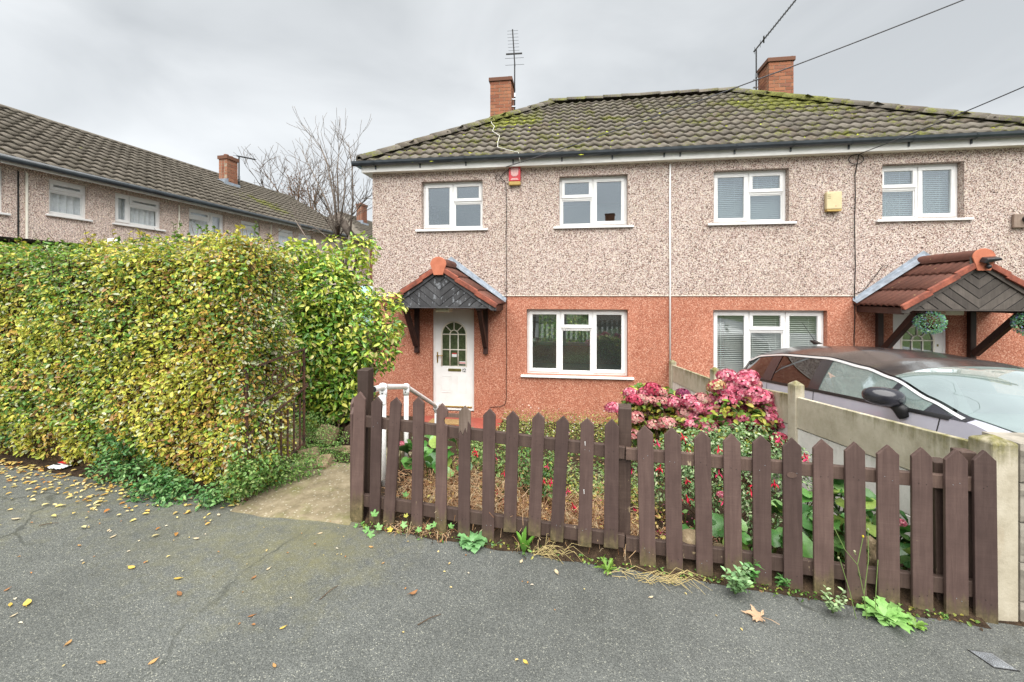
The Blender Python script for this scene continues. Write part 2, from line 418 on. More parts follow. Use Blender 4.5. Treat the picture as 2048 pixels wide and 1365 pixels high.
m = Mat('hedge_core', rough=1, spec=.05)
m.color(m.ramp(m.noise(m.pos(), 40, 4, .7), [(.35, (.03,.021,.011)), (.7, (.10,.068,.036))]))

# ------------------------------------------------------------------ mesh helpers
class MB:
    def __init__(s): s.v = []; s.f = []; s.mi = []; s.cur = 0
    def add(s, vs, fs, M=None):
        o = len(s.v)
        s.v += [tuple((M @ Vector(q)) if M is not None else q) for q in vs]
        s.f += [tuple(o+i for i in q) for q in fs]; s.mi += [s.cur]*len(fs); return s
    def box(s, x0, x1, y0, y1, z0, z1, M=None):
        v = [(x, y, z) for z in (z0, z1) for y in (y0, y1) for x in (x0, x1)]
        return s.add(v, [(0,2,3,1),(4,5,7,6),(0,1,5,4),(2,6,7,3),(0,4,6,2),(1,3,7,5)], M)
    def prism(s, poly, y0, y1, M=None):
        """polygon in x,z extruded along y"""
        n = len(poly)
        v = [(x, y0, z) for x, z in poly] + [(x, y1, z) for x, z in poly]
        return s.add(v, [tuple(range(n)), tuple(range(2*n-1, n-1, -1))] + [(i, n+i, n+(i+1) % n, (i+1) % n) for i in range(n)], M)
    def tube(s, pts, r, n=8, cap=True):
        pts = [Vector(p) for p in pts]
        rs = r if isinstance(r, (list, tuple)) else [r]*len(pts)
        o = len(s.v); k = len(pts)
        ref = None
        for i, p in enumerate(pts):
            d = (pts[min(i+1, k-1)] - pts[max(i-1, 0)])
            d = d.normalized() if d.length > 1e-9 else Vector((0,0,1))
            if ref is None: ref = Vector((1,0,0)) if abs(d.x) < .9 else Vector((0,1,0))
            u = d.cross(ref).normalized(); w = d.cross(u).normalized(); ref = -w if False else ref
            for j in range(n):
                a_ = 2*math.pi*j/n
                s.v.append(tuple(p + (u*math.cos(a_) + w*math.sin(a_))*rs[i]))
        fs = [(o+i*n+j, o+i*n+(j+1) % n, o+(i+1)*n+(j+1) % n, o+(i+1)*n+j) for i in range(k-1) for j in range(n)]
        if cap: fs += [tuple(o+j for j in range(n-1, -1, -1)), tuple(o+(k-1)*n+j for j in range(n))]
        s.f += fs; s.mi += [s.cur]*len(fs); return s
    def lathe(s, prof, n=20, M=None):
        o = len(prof); vs = []; fs = []
        for j in range(n):
            a_ = 2*math.pi*j/n
            vs += [(r*math.cos(a_), r*math.sin(a_), z) for r, z in prof]
        for j in range(n):
            for i in range(o-1):
                fs.append((j*o+i, ((j+1) % n)*o+i, ((j+1) % n)*o+i+1, j*o+i+1))
        return s.add(vs, fs, M)
    def grid(s, fn, nu, nv):
        o = len(s.v)
        for i in range(nu+1):
            for j in range(nv+1): s.v.append(tuple(fn(i/nu, j/nv)))
        fs = [(o+i*(nv+1)+j, o+(i+1)*(nv+1)+j, o+(i+1)*(nv+1)+j+1, o+i*(nv+1)+j+1) for i in range(nu) for j in range(nv)]
        s.f += fs; s.mi += [s.cur]*len(fs); return s
    def mesh(s, name, mat, smooth=False):
        me = bpy.data.meshes.new(name)
        me.from_pydata(s.v, [], s.f)
        for q in (mat if isinstance(mat, (list, tuple)) else [mat]):
            if q: me.materials.append(MATS[q])
        if isinstance(mat, (list, tuple)): me.polygons.foreach_set('material_index', s.mi)
        if smooth: me.polygons.foreach_set('use_smooth', [True]*len(me.polygons))
        me.update(); return me
    def build(s, name, mat, parent=None, smooth=False, bevel=0, normals=True):
        me = s.mesh(name, mat, smooth)
        if normals:
            bm = bmesh.new(); bm.from_mesh(me); bmesh.ops.recalc_face_normals(bm, faces=bm.faces); bm.to_mesh(me); bm.free()
        return put(name, me, parent, bevel=bevel)

def put(name, me, parent=None, M=None, bevel=0):
    o = bpy.data.objects.new(name, me); COL.objects.link(o)
    if parent is not None: o.parent = parent
    if M is not None: o.matrix_local = M
    if bevel:
        b = o.modifiers.new('bevel', 'BEVEL'); b.width = bevel; b.segments = 2; b.limit_method = 'ANGLE'
    return o
def tag(o, label, cat=None, group=None, kind=None):
    if label: o['label'] = label
    if cat: o['category'] = cat
    if group: o['group'] = group
    if kind: o['kind'] = kind
    return o
def empty(name, loc=(0,0,0), rotz=0, label=None, cat=None, group=None):
    o = bpy.data.objects.new(name, None); COL.objects.link(o)
    o.location = loc; o.rotation_euler = (0, 0, rotz); o.empty_display_size = .2
    return tag(o, label, cat, group)
def struct(o): o['kind'] = 'structure'; return o
def stuff(o): o['kind'] = 'stuff'; return o
def at(px, py, Y):
    """point of the place that stands at depth Y behind photo pixel px, py"""
    return Vector(((px-1024)/F*Y, Y, (590-py)/F*Y))
def jit(a_): return rnd.uniform(-a_, a_)
def frame(d, up=Vector((0,0,1))):
    """matrix whose x axis is d and whose z axis is near up"""
    x = d.normalized(); y = up.cross(x)
    if y.length < 1e-4: y = Vector((0,1,0)).cross(x)
    y.normalize(); z = x.cross(y)
    return Matrix(((x.x,y.x,z.x),(x.y,y.y,z.y),(x.z,y.z,z.z))).to_4x4()

def leaf_mesh(name, P, D, N, Ln, W, cols, mat='leaf', fold=.25, curl=.15):
    """many leaves in one mesh: P base points, D long axes, N face normals (numpy arrays)"""
    n = len(P)
    D = D/np.linalg.norm(D, axis=1, keepdims=True)
    B = np.cross(N, D); B /= (np.linalg.norm(B, axis=1, keepdims=True)+1e-9)
    N = np.cross(D, B)
    Ln = np.asarray(Ln)[:,None]; W = np.asarray(W)[:,None]
    def pt(a_, b_, c_): return P + D*Ln*a_ + B*W*b_ + N*W*c_
    V = np.stack([pt(0,0,0), pt(.28,.46,fold), pt(.68,.40,fold-curl*.5), pt(1,0,-curl), pt(.68,-.40,fold-curl*.5), pt(.28,-.46,fold)], 1).reshape(-1,3)
    base = (np.arange(n)*6)[:,None]
    Fq = np.concatenate([base+np.array([0,3,2,1]), base+np.array([0,5,4,3])], 1).reshape(-1)
    me = bpy.data.meshes.new(name)
    me.vertices.add(n*6); me.vertices.foreach_set('co', V.astype(np.float32).ravel())
    me.loops.add(n*8); me.loops.foreach_set('vertex_index', Fq.astype(np.int32))
    me.polygons.add(n*2); me.polygons.foreach_set('loop_start', (np.arange(n*2)*4).astype(np.int32))
    me.polygons.foreach_set('loop_total', np.full(n*2, 4, np.int32))
    ca = me.color_attributes.new('Col', 'FLOAT_COLOR', 'POINT')
    cc = np.concatenate([cols, np.ones((n,1))], 1)
    ca.data.foreach_set('color', np.repeat(cc, 6, 0).astype(np.float32).ravel())
    me.materials.append(MATS[mat]); me.update(calc_edges=True); me.validate()
    return me
def col_mesh(me, col):
    """one colour for a whole mesh, for the leaf materials"""
    ca = me.color_attributes.new('Col', 'FLOAT_COLOR', 'POINT')
    ca.data.foreach_set('color', np.tile(np.array([*col[:3], 1], np.float32), len(me.vertices)))
def rv(n): 
    q = nrg.normal(size=(n,3)); return q/np.linalg.norm(q, axis=1, keepdims=True)
def pal(cols, w, n, var=.18):
    """n colours drawn from weighted palette; w is (k,) or (n,k)"""
    cols = np.array(cols, float); w = np.array(w, float)
    if w.ndim == 1: w = np.tile(w, (n,1))
    cw = np.cumsum(w/w.sum(1, keepdims=True), 1)
    i = (nrg.random((n,1)) > cw).sum(1).clip(0, len(cols)-1)
    return cols[i]*(1+nrg.uniform(-var, var, (n,1)))*(1+nrg.uniform(-.06, .06, (n,3)))
def nz(P, sc, off=0):
    return np.array([mnoise.noise(Vector((p[0]*sc+off, p[1]*sc, p[2]*sc))) for p in P])
# ------------------------------------------------------------------ lie of the land
def edgeY(X): return 2.95-.2*(X+1.06)          # line between the pavement and the front gardens
def pave(X, Y): return -1.59-.036*(X+1.07)+.02*(Y-2.94)
FLOOR = -2.47
def gz(X, Y):
    b = edgeY(X)
    if Y <= b: return pave(X, Y)
    T = 8.73-.139*(X+2.866)-b
    t0 = .1 + 1.0*min(1, max(0, (-.85-X)/.35))
    f = min(1, max(0, (Y-b-t0)/(T-t0-.7)))
    z = pave(X, b)*(1-f)+FLOOR*f
    return z + .02*mnoise.noise(Vector((X*2.1, Y*2.1, 0)))*min(1, (Y-b)*2)
g = MB(); g.box(-160, 160, -90, 260, -3.2, -2.66)
struct(g.build('ground', 'grass_ground'))
g = MB(); g.grid(lambda u, v: ((lambda X, Y: (X, Y, gz(X, Y)))(-14+24*u, edgeY(-14+24*u)-.03+(24-edgeY(-14+24*u))*v**1.6)), 110, 90)
struct(g.build('garden_soil', 'soil', smooth=True))
g = MB(); g.grid(lambda u, v: ((lambda X: (X, -14+(edgeY(X)+.02+14)*v, pave(X, -14+(edgeY(X)+.02+14)*v)+.004+.004*mnoise.noise(Vector((X*1.3, v*15, 3)))))(-16+30*u)), 120, 60)
struct(g.build('pavement', 'asphalt', smooth=True))
def sheet(name, pts_fn, nu, nv, mat, lift=.012):
    q = MB(); q.grid(lambda u, v: (lambda p: (p[0], p[1], gz(p[0], p[1])+lift))(pts_fn(u, v)), nu, nv)
    return struct(q.build(name, mat, smooth=True))
def drive_pt(u, v):
    Y = 2.42+5.4*v; return (2.70+.0564*(Y-2.33)+2.6*u, Y)
sheet('driveway', drive_pt, 12, 30, 'drive_concrete', .02)

# the concrete path: a slab by the gateway, then three steps down to the door
def slab(q, poly, z0, z1): q.add([(x, y, z) for z in (z0, z1) for x, y in poly], [(3,2,1,0),(4,5,6,7),(0,1,5,4),(1,2,6,5),(2,3,7,6),(3,0,4,7)])
q = MB()
q.grid(lambda u, v: (lambda X, Y: (X, Y, pave(X, Y)+.011*min(1,v*6)+.002+.006*mnoise.noise(Vector((X*4, Y*4, 7)))*min(1,v*4)))(-2.02+.9*u+.03*v, edgeY(-2.02+.9*u)-.10+.94*v+.03*mnoise.noise(Vector((u*5,3,0)))*(v == 0)), 24, 18)
Yp, zp = 3.92, -1.585
slab(q, [(-2.0,3.9),(-1.12,3.9),(-1.12,4.45),(-2.0,4.45)], -2.6, -1.60)
for i_ in range(4):
    y0 = 4.45+.34*i_; slab(q, [(-1.95,y0),(-1.12,y0),(-1.12,y0+.34),(-1.95,y0+.34)], -2.6, -1.60-.17*(i_+1))
slab(q, [(-2.0,5.81),(-.7,5.81),(-.7,7.75),(-2.0,7.75)], -2.7, -2.41)
struct(q.build('path', 'path_concrete', smooth=False))

# ------------------------------------------------------------------ the pair of houses
TH = -math.atan2(.1376, .9905)
HX = Vector((-2.866, 8.733, -2.40))
HS = Vector((math.cos(TH), math.sin(TH), 0)); HN = Vector((-math.sin(TH), math.cos(TH), 0))
def hp(s, d, z): return HX + HS*s + HN*d + Vector((0,0,z))     # point of the house: along the front, into the house, up
HW = 5.87; HD = 7.0; OV = .18; EZ = 5.05; SL = .70            # half width, depth, overhang, eaves height, roof slope
mk_tile('tile', [(0, (.112,.097,.080)), (.4, (.152,.135,.112)), (.75, (.195,.175,.146)), (1, (.142,.113,.09))],
        [(tuple(hp(2.45, 2.0, 6.7)), 1.0), (tuple(hp(9.1, 2.5, 7.0)), 1.6)], .5, .575)
mk_tile('terrace_tile', [(0, (.098,.086,.068)), (.5, (.128,.112,.09)), (1, (.155,.136,.11))], [(tuple(Vector((-8.9, 15.2, 3.0))), 1.5)], .5, .665)

TW = .212; TG = .352
def tile_profile(n=9):
    pts = []
    for i in range(n):
        x = TW*i/(n-1)
        t = (x/TW-.5)/.30
        z = .004 + (.033*math.cos(t*math.pi/2)**.8 if abs(t) < 1 else 0)
        pts.append((x*1.04-.004, z))
    return pts
def tile_mb(q, M=None, length=.40, cut=None):
    """one interlocking tile; local x across, y up the slope, z out"""
    pr = tile_profile(); n = len(pr)
    v = [(x, 0, z+.054) for x, z in pr] + [(x, length, z+.004) for x, z in pr] + [(x, .012, z+.012) for x, z in pr]
    f = [(i, i+1, n+i+1, n+i) for i in range(n-1)] + [(2*n+i, 2*n+i+1, i+1, i) for i in range(n-1)]
    q.add(v, f, M)
TILE = MB(); tile_mb(TILE); TILE_ME = TILE.mesh('tile', 'tile', True)
TTILE_ME = TILE.mesh('tile', 'terrace_tile', True)
ang = math.atan(SL); ca, sa = math.cos(ang), math.sin(ang)
def slope_M(x, r, yj=0):
    """matrix of the tile r metres up the front slope at x, in house coordinates"""
    return Matrix(((1,0,0,x),(0,ca,-sa,-OV-.03+r*ca),(0,sa,ca,EZ-.03*SL+r*sa),(0,0,0,1)))
def hb(me, planes, name):
    """a copy of mesh me cut back to the inside of the given planes"""
    bm = bmesh.new(); bm.from_mesh(me)
    for co, no in planes:
        bmesh.ops.bisect_plane(bm, geom=bm.verts[:]+bm.edges[:]+bm.faces[:], plane_co=co, plane_no=no, clear_outer=True)
    nm = bpy.data.meshes.new(name); bm.to_mesh(nm); bm.free()
    for mt in me.materials: nm.materials.append(mt)
    return nm

def grid_wall(q, xs, zs, holes, y0, y1):
    """wall between y0 and y1 with rectangular openings (x0,x1,z0,z1)"""
    X = sorted(set(xs + [h for o in holes for h in o[:2]])); Zs = sorted(set(zs + [h for o in holes for h in o[2:]]))
    X = [x for x in X if xs[0]-1e-6 <= x <= xs[-1]+1e-6]; Zs = [z for z in Zs if zs[0]-1e-6 <= z <= zs[-1]+1e-6]
    inside = lambda x, z: any(o[0] < x < o[1] and o[2] < z < o[3] for o in holes)
    solid = lambda i, j: 0 <= i < len(X)-1 and 0 <= j < len(Zs)-1 and not inside((X[i]+X[i+1])/2, (Zs[j]+Zs[j+1])/2)
    for i in range(len(X)-1):
        for j in range(len(Zs)-1):
            if not solid(i, j): continue
            a_, b_, c_, d_ = X[i], X[i+1], Zs[j], Zs[j+1]
            q.add([(a_,y0,c_),(b_,y0,c_),(b_,y0,d_),(a_,y0,d_)], [(0,1,2,3)]); q.add([(a_,y1,c_),(b_,y1,c_),(b_,y1,d_),(a_,y1,d_)], [(3,2,1,0)])
            if not solid(i-1, j): q.add([(a_,y0,c_),(a_,y1,c_),(a_,y1,d_),(a_,y0,d_)], [(3,2,1,0)])
            if not solid(i+1, j): q.add([(b_,y0,c_),(b_,y1,c_),(b_,y1,d_),(b_,y0,d_)], [(0,1,2,3)])
            if not solid(i, j-1): q.add([(a_,y0,c_),(b_,y0,c_),(b_,y1,c_),(a_,y1,c_)], [(3,2,1,0)])
            if not solid(i, j+1): q.add([(a_,y0,d_),(b_,y0,d_),(b_,y1,d_),(a_,y1,d_)], [(0,1,2,3)])

def ring(q, x0, x1, z0, z1, w, y0, y1):
    q.box(x0, x1, y0, y1, z1-w, z1); q.box(x0, x1, y0, y1, z0, z0+w)
    q.box(x0, x0+w, y0, y1, z0+w, z1-w); q.box(x1-w, x1, y0, y1, z0+w, z1-w)
def window(root, x0, x1, z0, z1, cols, mat='upvc', glass='glass', sill=True, depth=.13, blind=None, curtain=None, wing=.11, vents=True):
    """cols: list of (fraction, kind): 'tall', 'split' or 'fixed'"""
    f = MB(); yF = depth; panes = []
    ring(f, x0, x1, z0, z1, .052, yF, yF+.07)
    xi0, xi1, zi0, zi1 = x0+.052, x1-.052, z0+.052, z1-.052
    tot = sum(c_[0] for c_ in cols); x = xi0; Wd = xi1-xi0; vent_b = MB()
    for k, (fr_, kind) in enumerate(cols):
        xe = x + Wd*fr_/tot
        if k < len(cols)-1: f.box(xe-.024, xe+.024, yF+.002, yF+.068, zi0+.001, zi1-.001)
        a_ = x + (.024 if k else 0); b_ = xe - (.024 if k < len(cols)-1 else 0)
        if kind in ('split', 'tsplit'):
            zm = zi0+(zi1-zi0)*(.585 if kind == 'split' else .72)
            f.box(a_, b_, yF+.004, yF+.066, zm-.024, zm+.024)
            ring(f, a_-.012, b_+.012, zm+.012, zi1+.012, .062, yF-.018, yF+.03)
            panes.append((a_+.05, b_-.05, zm+.074, zi1-.05, yF+.012))
            ring(f, a_+.001, b_-.001, zi0+.001, zm-.025, .02, yF+.016, yF+.05)
            panes.append((a_+.02, b_-.02, zi0+.02, zm-.045, yF+.032))
            if vents: vent_b.box(a_+.09, b_-.09, yF-.026, yF-.0185, zi1-.030, zi1-.012)
        else:
            ring(f, a_-.012, b_+.012, zi0-.012, zi1+.012, .066, yF-.018, yF+.03)
            panes.append((a_+.054, b_-.054, zi0+.054, zi1-.054, yF+.012))
            if vents: vent_b.box(a_+.09, b_-.09, yF-.026, yF-.0185, zi1-.030, zi1-.012)
        x = xe
    w = empty('window'); w.parent = root
    f.build('frame', mat, w, bevel=.006)
    if vents and vent_b.v: vent_b.build('trickle_vent', mat, w, bevel=.003)
    for a_, b_, c_, d_, y in panes:
        MB().box(a_-.004, b_+.004, y, y+.006, c_-.004, d_+.004).build('pane', glass, w)
    if sill:
        s_ = MB(); s_.prism([(x0-wing, z0-.045), (x1+wing, z0-.045), (x1+wing, z0-.005), (x0-wing, z0-.005)], -.055, yF+.02)
        s_.build('sill', mat, w, bevel=.008)
    if blind:
        b = MB(); n = int((z1-z0-.1)/.036)
        for i in range(n):
            z = z0+.05+i*.036
            b.add([(x0+.05, yF+.11, z-.012*blind), (x1-.05, yF+.11, z-.012*blind), (x1-.05, yF+.136, z+.011*blind), (x0+.05, yF+.136, z+.011*blind)], [(0,1,2,3)])
        for xx in (x0+.2, (x0+x1)/2-.2, (x0+x1)/2+.2, x1-.2): b.box(xx, xx+.006, yF+.108, yF+.11, z0+.05, z1-.05)
        b.build('blind', 'blind', w)
    if curtain:
        c_ = MB(); xa, xb = curtain
        c_.grid(lambda u, v: (xa+(xb-xa)*u, yF+.115+.022*math.sin(u*(xb-xa)*52)+.01*math.sin(u*31), z0+(z1-z0)*v), int((xb-xa)*90), 1)
        c_.build('curtain', 'curtain', w, smooth=True)
    return w

def brick_stack(parent, mat, x0, x1, y0, y1, z0, z1, faces='fblr', name='brick', L=.29, H=.10, T=.1025):
    """bricks laid round a rectangular stack; each one a part; returns count"""
    g_ = .014; n_z = int(round((z1-z0)/H)); cache = {}
    core = MB(); core.box(x0+.008, x1-.008, y0+.008, y1-.008, z0, z0+n_z*H-.004)
    core.build('mortar', 'mortar', parent)
    rest = MB()
    def emit(kind, bx0, bx1, by0, by1, z):
        dx, dy = bx1-bx0, by1-by0
        if kind not in faces:
            rest.box(bx0, bx1, by0, by1, z, z+H-g_); return
        k = (round(dx,3), round(dy,3))
        if k not in cache:
            q = MB(); q.box(-dx/2, dx/2, -dy/2, dy/2, 0, H-g_); cache[k] = q.mesh(name, mat)
        o = put(name, cache[k], parent)
        o.location = ((bx0+bx1)/2+jit(.0015), (by0+by1)/2+jit(.0015), z)
    for j in range(n_z):
        z = z0+j*H; sh = j % 2
        def run(a_, b_):
            """split a..b into bricks with the half bond of this course"""
            cuts = [a_]; p_ = a_ + (L*.5 if sh else L)
            while p_ < b_-.06: cuts.append(p_); p_ += L
            cuts.append(b_); return list(zip(cuts[:-1], cuts[1:]))
        for a_, b_ in run(x0, x1):
            emit('f', a_+g_/2, b_-g_/2, y0, y0+T, z); emit('b', a_+g_/2, b_-g_/2, y1-T, y1, z)
        for a_, b_ in run(y0+T+g_, y1-T-g_):
            emit('l', x0, x0+T, a_+g_/2, b_-g_/2, z); emit('r', x1-T, x1, a_+g_/2, b_-g_/2, z)
    if rest.v: stuff(rest.build('far_side_bricks', mat, parent))

def make_house(left):
    root = empty('house', hp(0 if left else HW, 0, 0), TH,
        'pebbledashed left-hand semi-detached house with red rendered ground floor and white front door' if left else
        'pebbledashed right-hand semi-detached house with white blinds in every window behind the parked car', 'house', 'pair of semi-detached houses')
    X = (lambda s: s) if left else (lambda s: HW-s)           # the right house is the mirror image
    def sp_(a_, b_): return tuple(sorted((X(a_), X(b_))))
    ups = [(1.045, 2.305, 3.715, 4.685, [(.50,'tall'),(.50,'split')]), (3.815, 5.10, 3.715, 4.685, [(.50,'split'),(.50,'tall')])]
    dn = (3.18, 5.105, .845, 2.12, [(.33,'tall'),(.34,'tsplit'),(.33,'tall')])
    hole = lambda a_, b_, c_, d_: (*sp_(a_, b_), c_, d_)
    holes = [hole(*u[:4]) for u in ups] + [hole(*dn[:4])] + [hole(1.27, 2.13, .07, 2.12)]
    w = MB(); grid_wall(w, [0, HW], [2.385, EZ-.02], holes, 0, .28)
    rear = [hole(2.8, 4.8, .62, 2.05), hole(1.2, 2.4, 3.7, 4.7), hole(3.8, 5.0, 3.7, 4.7)]
    grid_wall(w, [0, HW], [2.385, EZ-.02], rear, HD-.28, HD)
    a_, b_ = sp_(0, .28); w.box(a_, b_, .281, HD-.281, 2.385, EZ-.02)
    w.build('upper_wall', 'pebbledash', root)
    w = MB(); grid_wall(w, [.012, HW], [-.12, 2.372], holes, .012, .28) if left else grid_wall(w, [0, HW-.012], [-.12, 2.372], holes, .012, .28)
    grid_wall(w, [.012, HW] if left else [0, HW-.012], [-.12, 2.372], rear, HD-.28, HD-.012)
    a_, b_ = sp_(.012, .28); w.box(a_, b_, .281, HD-.281, -.12, 2.372)
    w.build('lower_wall', 'red_render', root)
    w = MB(); a_, b_ = sp_(-.004, HW); w.box(a_, b_, -.010, .02, 2.3765, 2.3845); w.build('bell_bead', 'upvc_old', root)
    w = MB(); w.box(*sp_(.02, HW-.001), .02, .3, -.5, -.121); w.build('plinth', 'black_plastic', root)
    # rooms behind the glass
    r = MB(); r.box(*sp_(.285, HW-.002), .285, HD-.285, 2.36, 2.44); r.box(*sp_(.285, HW-.002), .285, HD-.285, -.1, .0)
    r.box(*sp_(.285, HW-.002), .285, HD-.285, 4.86, 4.92)
    r.build('floor', 'room_dark', root)
    r = MB(); a_, b_ = sp_(HW-.12, HW-.003); r.box(a_, b_, .285, HD-.285, .001, 4.859)
    a_, b_ = sp_(2.55, 2.65); r.box(a_, b_, .285, HD-.285, .001, 2.359)
    a_, b_ = sp_(3.05, 3.15); r.box(a_, b_, .285, HD-.285, 2.441, 4.859)
    r.box(*sp_(.3, 3.04), 3.6, 3.7, 2.441, 4.859); r.box(*sp_(3.16, HW-.13), 3.6, 3.7, 2.441, 4.859)
    r.build('inner_wall', 'room_wall', root)
    if left:
        MB().box(1.27, 2.54, 1.4, 1.5, .001, 2.359).build('inner_wall', 'room_dark', root)
    else:
        MB().box(*sp_(1.27, 2.54), 1.4, 1.5, .001, 2.359).build('inner_wall', 'room_dark', root)
    # windows
    for x0, x1, z0, z1, cols in ups:
        p0, p1 = sp_(x0, x1)
        window(root, p0, p1, z0, z1, cols if left else cols[::-1], blind=None if left else .9)
    p0, p1 = sp_(*dn[:2])
    window(root, p0, p1, dn[2], dn[3], dn[4], glass='glass_low', blind=None if left else .55)
    for x0, x1, z0, z1 in rear:
        f = window(root, x0, x1, z0, z1, [(.5,'tall'),(.5,'tall')], glass='glass_low', sill=False, vents=False)
        f.location = (0, HD, 0); f.scale = (1, -1, 1)
    # eaves
    f = MB(); f.box(*sp_(-OV+.02, HW), -OV+.02, -OV+.045, EZ-.18, EZ-.015)
    a_, b_ = sp_(-OV+.02, -OV+.045); f.box(a_, b_, -OV+.046, HD+OV-.02, EZ-.18, EZ-.015)
    f.build('fascia', 'fascia', root, bevel=.004)
    f = MB(); f.box(*sp_(-OV+.046, HW), -OV+.046, -.001, EZ-.176, EZ-.164); a_, b_ = sp_(-OV+.046, -.002); f.box(a_, b_, 0, HD+OV-.03, EZ-.176, EZ-.164)
    f.build('soffit', 'upvc_old', root)
    gt = MB()
    def gutter_run(P0, P1, nrm):
        prof = [(u_*1.22, z_*1.4+.035) for u_, z_ in [(-.056,0), (-.052,-.03), (-.036,-.052), (0,-.062), (.036,-.052), (.052,-.03), (.056,0), (.048,0), (.03,-.044), (0,-.052), (-.03,-.044), (-.048,0)]]
        P0 = Vector(P0); P1 = Vector(P1); nrm = Vector(nrm); k = len(prof)
        vs = [tuple(Q + nrm*u + Vector((0,0,z))) for Q in (P0, P1) for u, z in prof]
        gt.add(vs, [(i, (i+1) % k, k+(i+1) % k, k+i) for i in range(k)] + [tuple(range(k)), tuple(range(2*k-1, k-1, -1))])
    gy = -OV-.05
    x0, x1 = X(-OV-.13), X(HW)
    gutter_run((x0, gy, EZ-.02), (x1, gy, EZ-.02), (0,-1,0))
    gutter_run((X(-OV-.04), gy, EZ-.024), (X(-OV-.04), HD+OV, EZ-.024), (1,0,0))
    gt.build('gutter', 'gutter_black', root)
    for k in range(7):
        xx = X(.15+.93*k)
        q = MB(); prof = [(math.sin(t)*.077, -math.cos(t)*.094+.035) for t in [math.pi*(i/10-.5) for i in range(11)]]
        vs = [(x_, gy-u, EZ-.02+z) for x_ in (xx-.014, xx+.014) for u, z in prof]
        q.add(vs, [(i, i+1, 12+i, 11+i) for i in range(10)]); q.box(xx-.012, xx+.012, -OV-.002, -OV+.019, EZ-.13, EZ-.02)
        q.build('gutter_bracket', 'gutter_black', root)
    # roof
    rz = EZ+(HD/2+OV)*SL; hi = HD/2
    u = MB(); o_ = .02
    P_ = lambda s, d, z: (X(s), d, z-o_)
    u.add([P_(-OV,-OV,EZ), P_(HW,-OV,EZ), P_(HW,HD/2,rz), P_(hi,HD/2,rz), P_(-OV,HD+OV,EZ), P_(HW,HD+OV,EZ)], [(0,1,2,3), (0,3,4), (4,3,2,5)])
    u.build('roof', 'soil', root)
    rows = int(math.hypot(hi+OV, (hi+OV)*SL)/TG)+1
    hipn = Vector((-1 if left else 1, 1, 0)).normalized()        # outward normal of the hip cut, in plan
    hipc = Vector((X(-OV), -OV, 0))
    top = Vector((0, HD/2, 0))
    party = (Vector((X(HW), 0, 0)), Vector((1 if left else -1, 0, 0)))
    for r in range(rows):
        n = int((HW+OV)/TW)+3
        for i in range(n):
            x = (X(HW)-(i+1)*TW) if left else (X(HW)+i*TW)
            M = slope_M(x+jit(.003), r*TG+jit(.006))
            M = M @ Matrix.Rotation(jit(.012), 4, 'Z') @ Matrix.Rotation(jit(.012), 4, 'X')
            cs = [M @ Vector(c_) for c_ in ((0,0,0), (TW,0,0), (0,.4,0), (TW,.4,0))]
            dh = [(c_-hipc).dot(hipn) for c_ in cs]; dt = [c_.y-HD/2 for c_ in cs]
            if min(dh) > -.02 or min(dt) > -.05: continue
            me = TILE_ME
            if max(dh) > 0 or max(dt) > 0:
                Mi = M.inverted(); R3 = Mi.to_3x3(); pl = []
                if max(dh) > 0: pl.append((Mi @ hipc, (R3 @ hipn)))
                if max(dt) > 0: pl.append((Mi @ top, (R3 @ Vector((0,1,0)))))
                me = hb(TILE_ME, pl, 'tile')
                if not me.polygons: continue
            put('tile', me, root, M)
    # the hip end and the back: tiles seen from nowhere near, joined
    q = MB()
    for r in range(0, rows):
        for i in range(int((HD+2*OV)/TW)+1):
            yy = HD+OV-(i+1)*TW; dd = r*TG*ca
            if yy < -OV+dd-.05 or yy+TW > HD+OV-dd+.05: continue
            M = Matrix(((0, ca, -sa, -OV+dd), (-1, 0, 0, yy+TW), (0, sa, ca, EZ+r*TG*sa), (0,0,0,1)))
            tile_mb(q, M)
    if not left: q.v = [(HW-v[0], v[1], v[2]) for v in q.v]
    stuff(q.build('hip_end_tiles', 'tile', root, smooth=True, normals=False))
    # half-round hip and ridge tiles
    cp = MB()
    cap_n = 8; LR = .45
    for e_, (r0, r1) in enumerate(((.125, .115), (.130, .118))):
        pr = [(math.cos(t)*.175, math.sin(t)*.125-.078) for t in [math.pi*i/cap_n for i in range(cap_n+1)]]
        pass
    vs = [(-.01, x*1.03, z+.010) for x, z in pr] + [(LR+.05, x*.97, z-.004) for x, z in pr]
    vs += [(0, x*.86, z*.8-.02) for x, z in pr]
    n = len(pr)
    cp.add(vs, [(i, i+1, n+i+1, n+i) for i in range(n-1)] + [(2*n+i, 2*n+i+1, i+1, i) for i in range(n-1)])
    cap_me = cp.mesh('ridge_tile', 'tile', True)
    def caps(P0, P1, name, stop=None):
        P0 = Vector(P0); P1 = Vector(P1); d = (P1-P0); k = int(d.length/(LR-.03)); st = d/k
        for i in range(k):
            M = frame(d); M.translation = P0+st*i+Vector((0,0,.108+jit(.004)))
            put(name, cap_me, root, M @ Matrix.Rotation(jit(.02), 4, 'Z'))
    caps((X(-OV-.02), -OV-.02, EZ), (X(hi), HD/2, rz), 'hip_tile')
    caps((X(-OV-.02), HD+OV+.02, EZ), (X(hi), HD/2, rz), 'hip_tile')
    caps((X(hi-.05), HD/2, rz+.01), (X(HW), HD/2, rz+.01), 'ridge_tile')
    # moss cushions on the tiles
    spots = [(2.45, 2.0, .55, 420), (1.0, .3, .9, 140), (4.2, .6, 1.6, 170), (3.2, 1.4, 1.3, 120)] if left else [(2.75, 2.5, .62, 520), (2.2, 1.7, .6, 130), (4.0, .7, 1.5, 120), (1.6, .2, .9, 50)]
    q = MB()
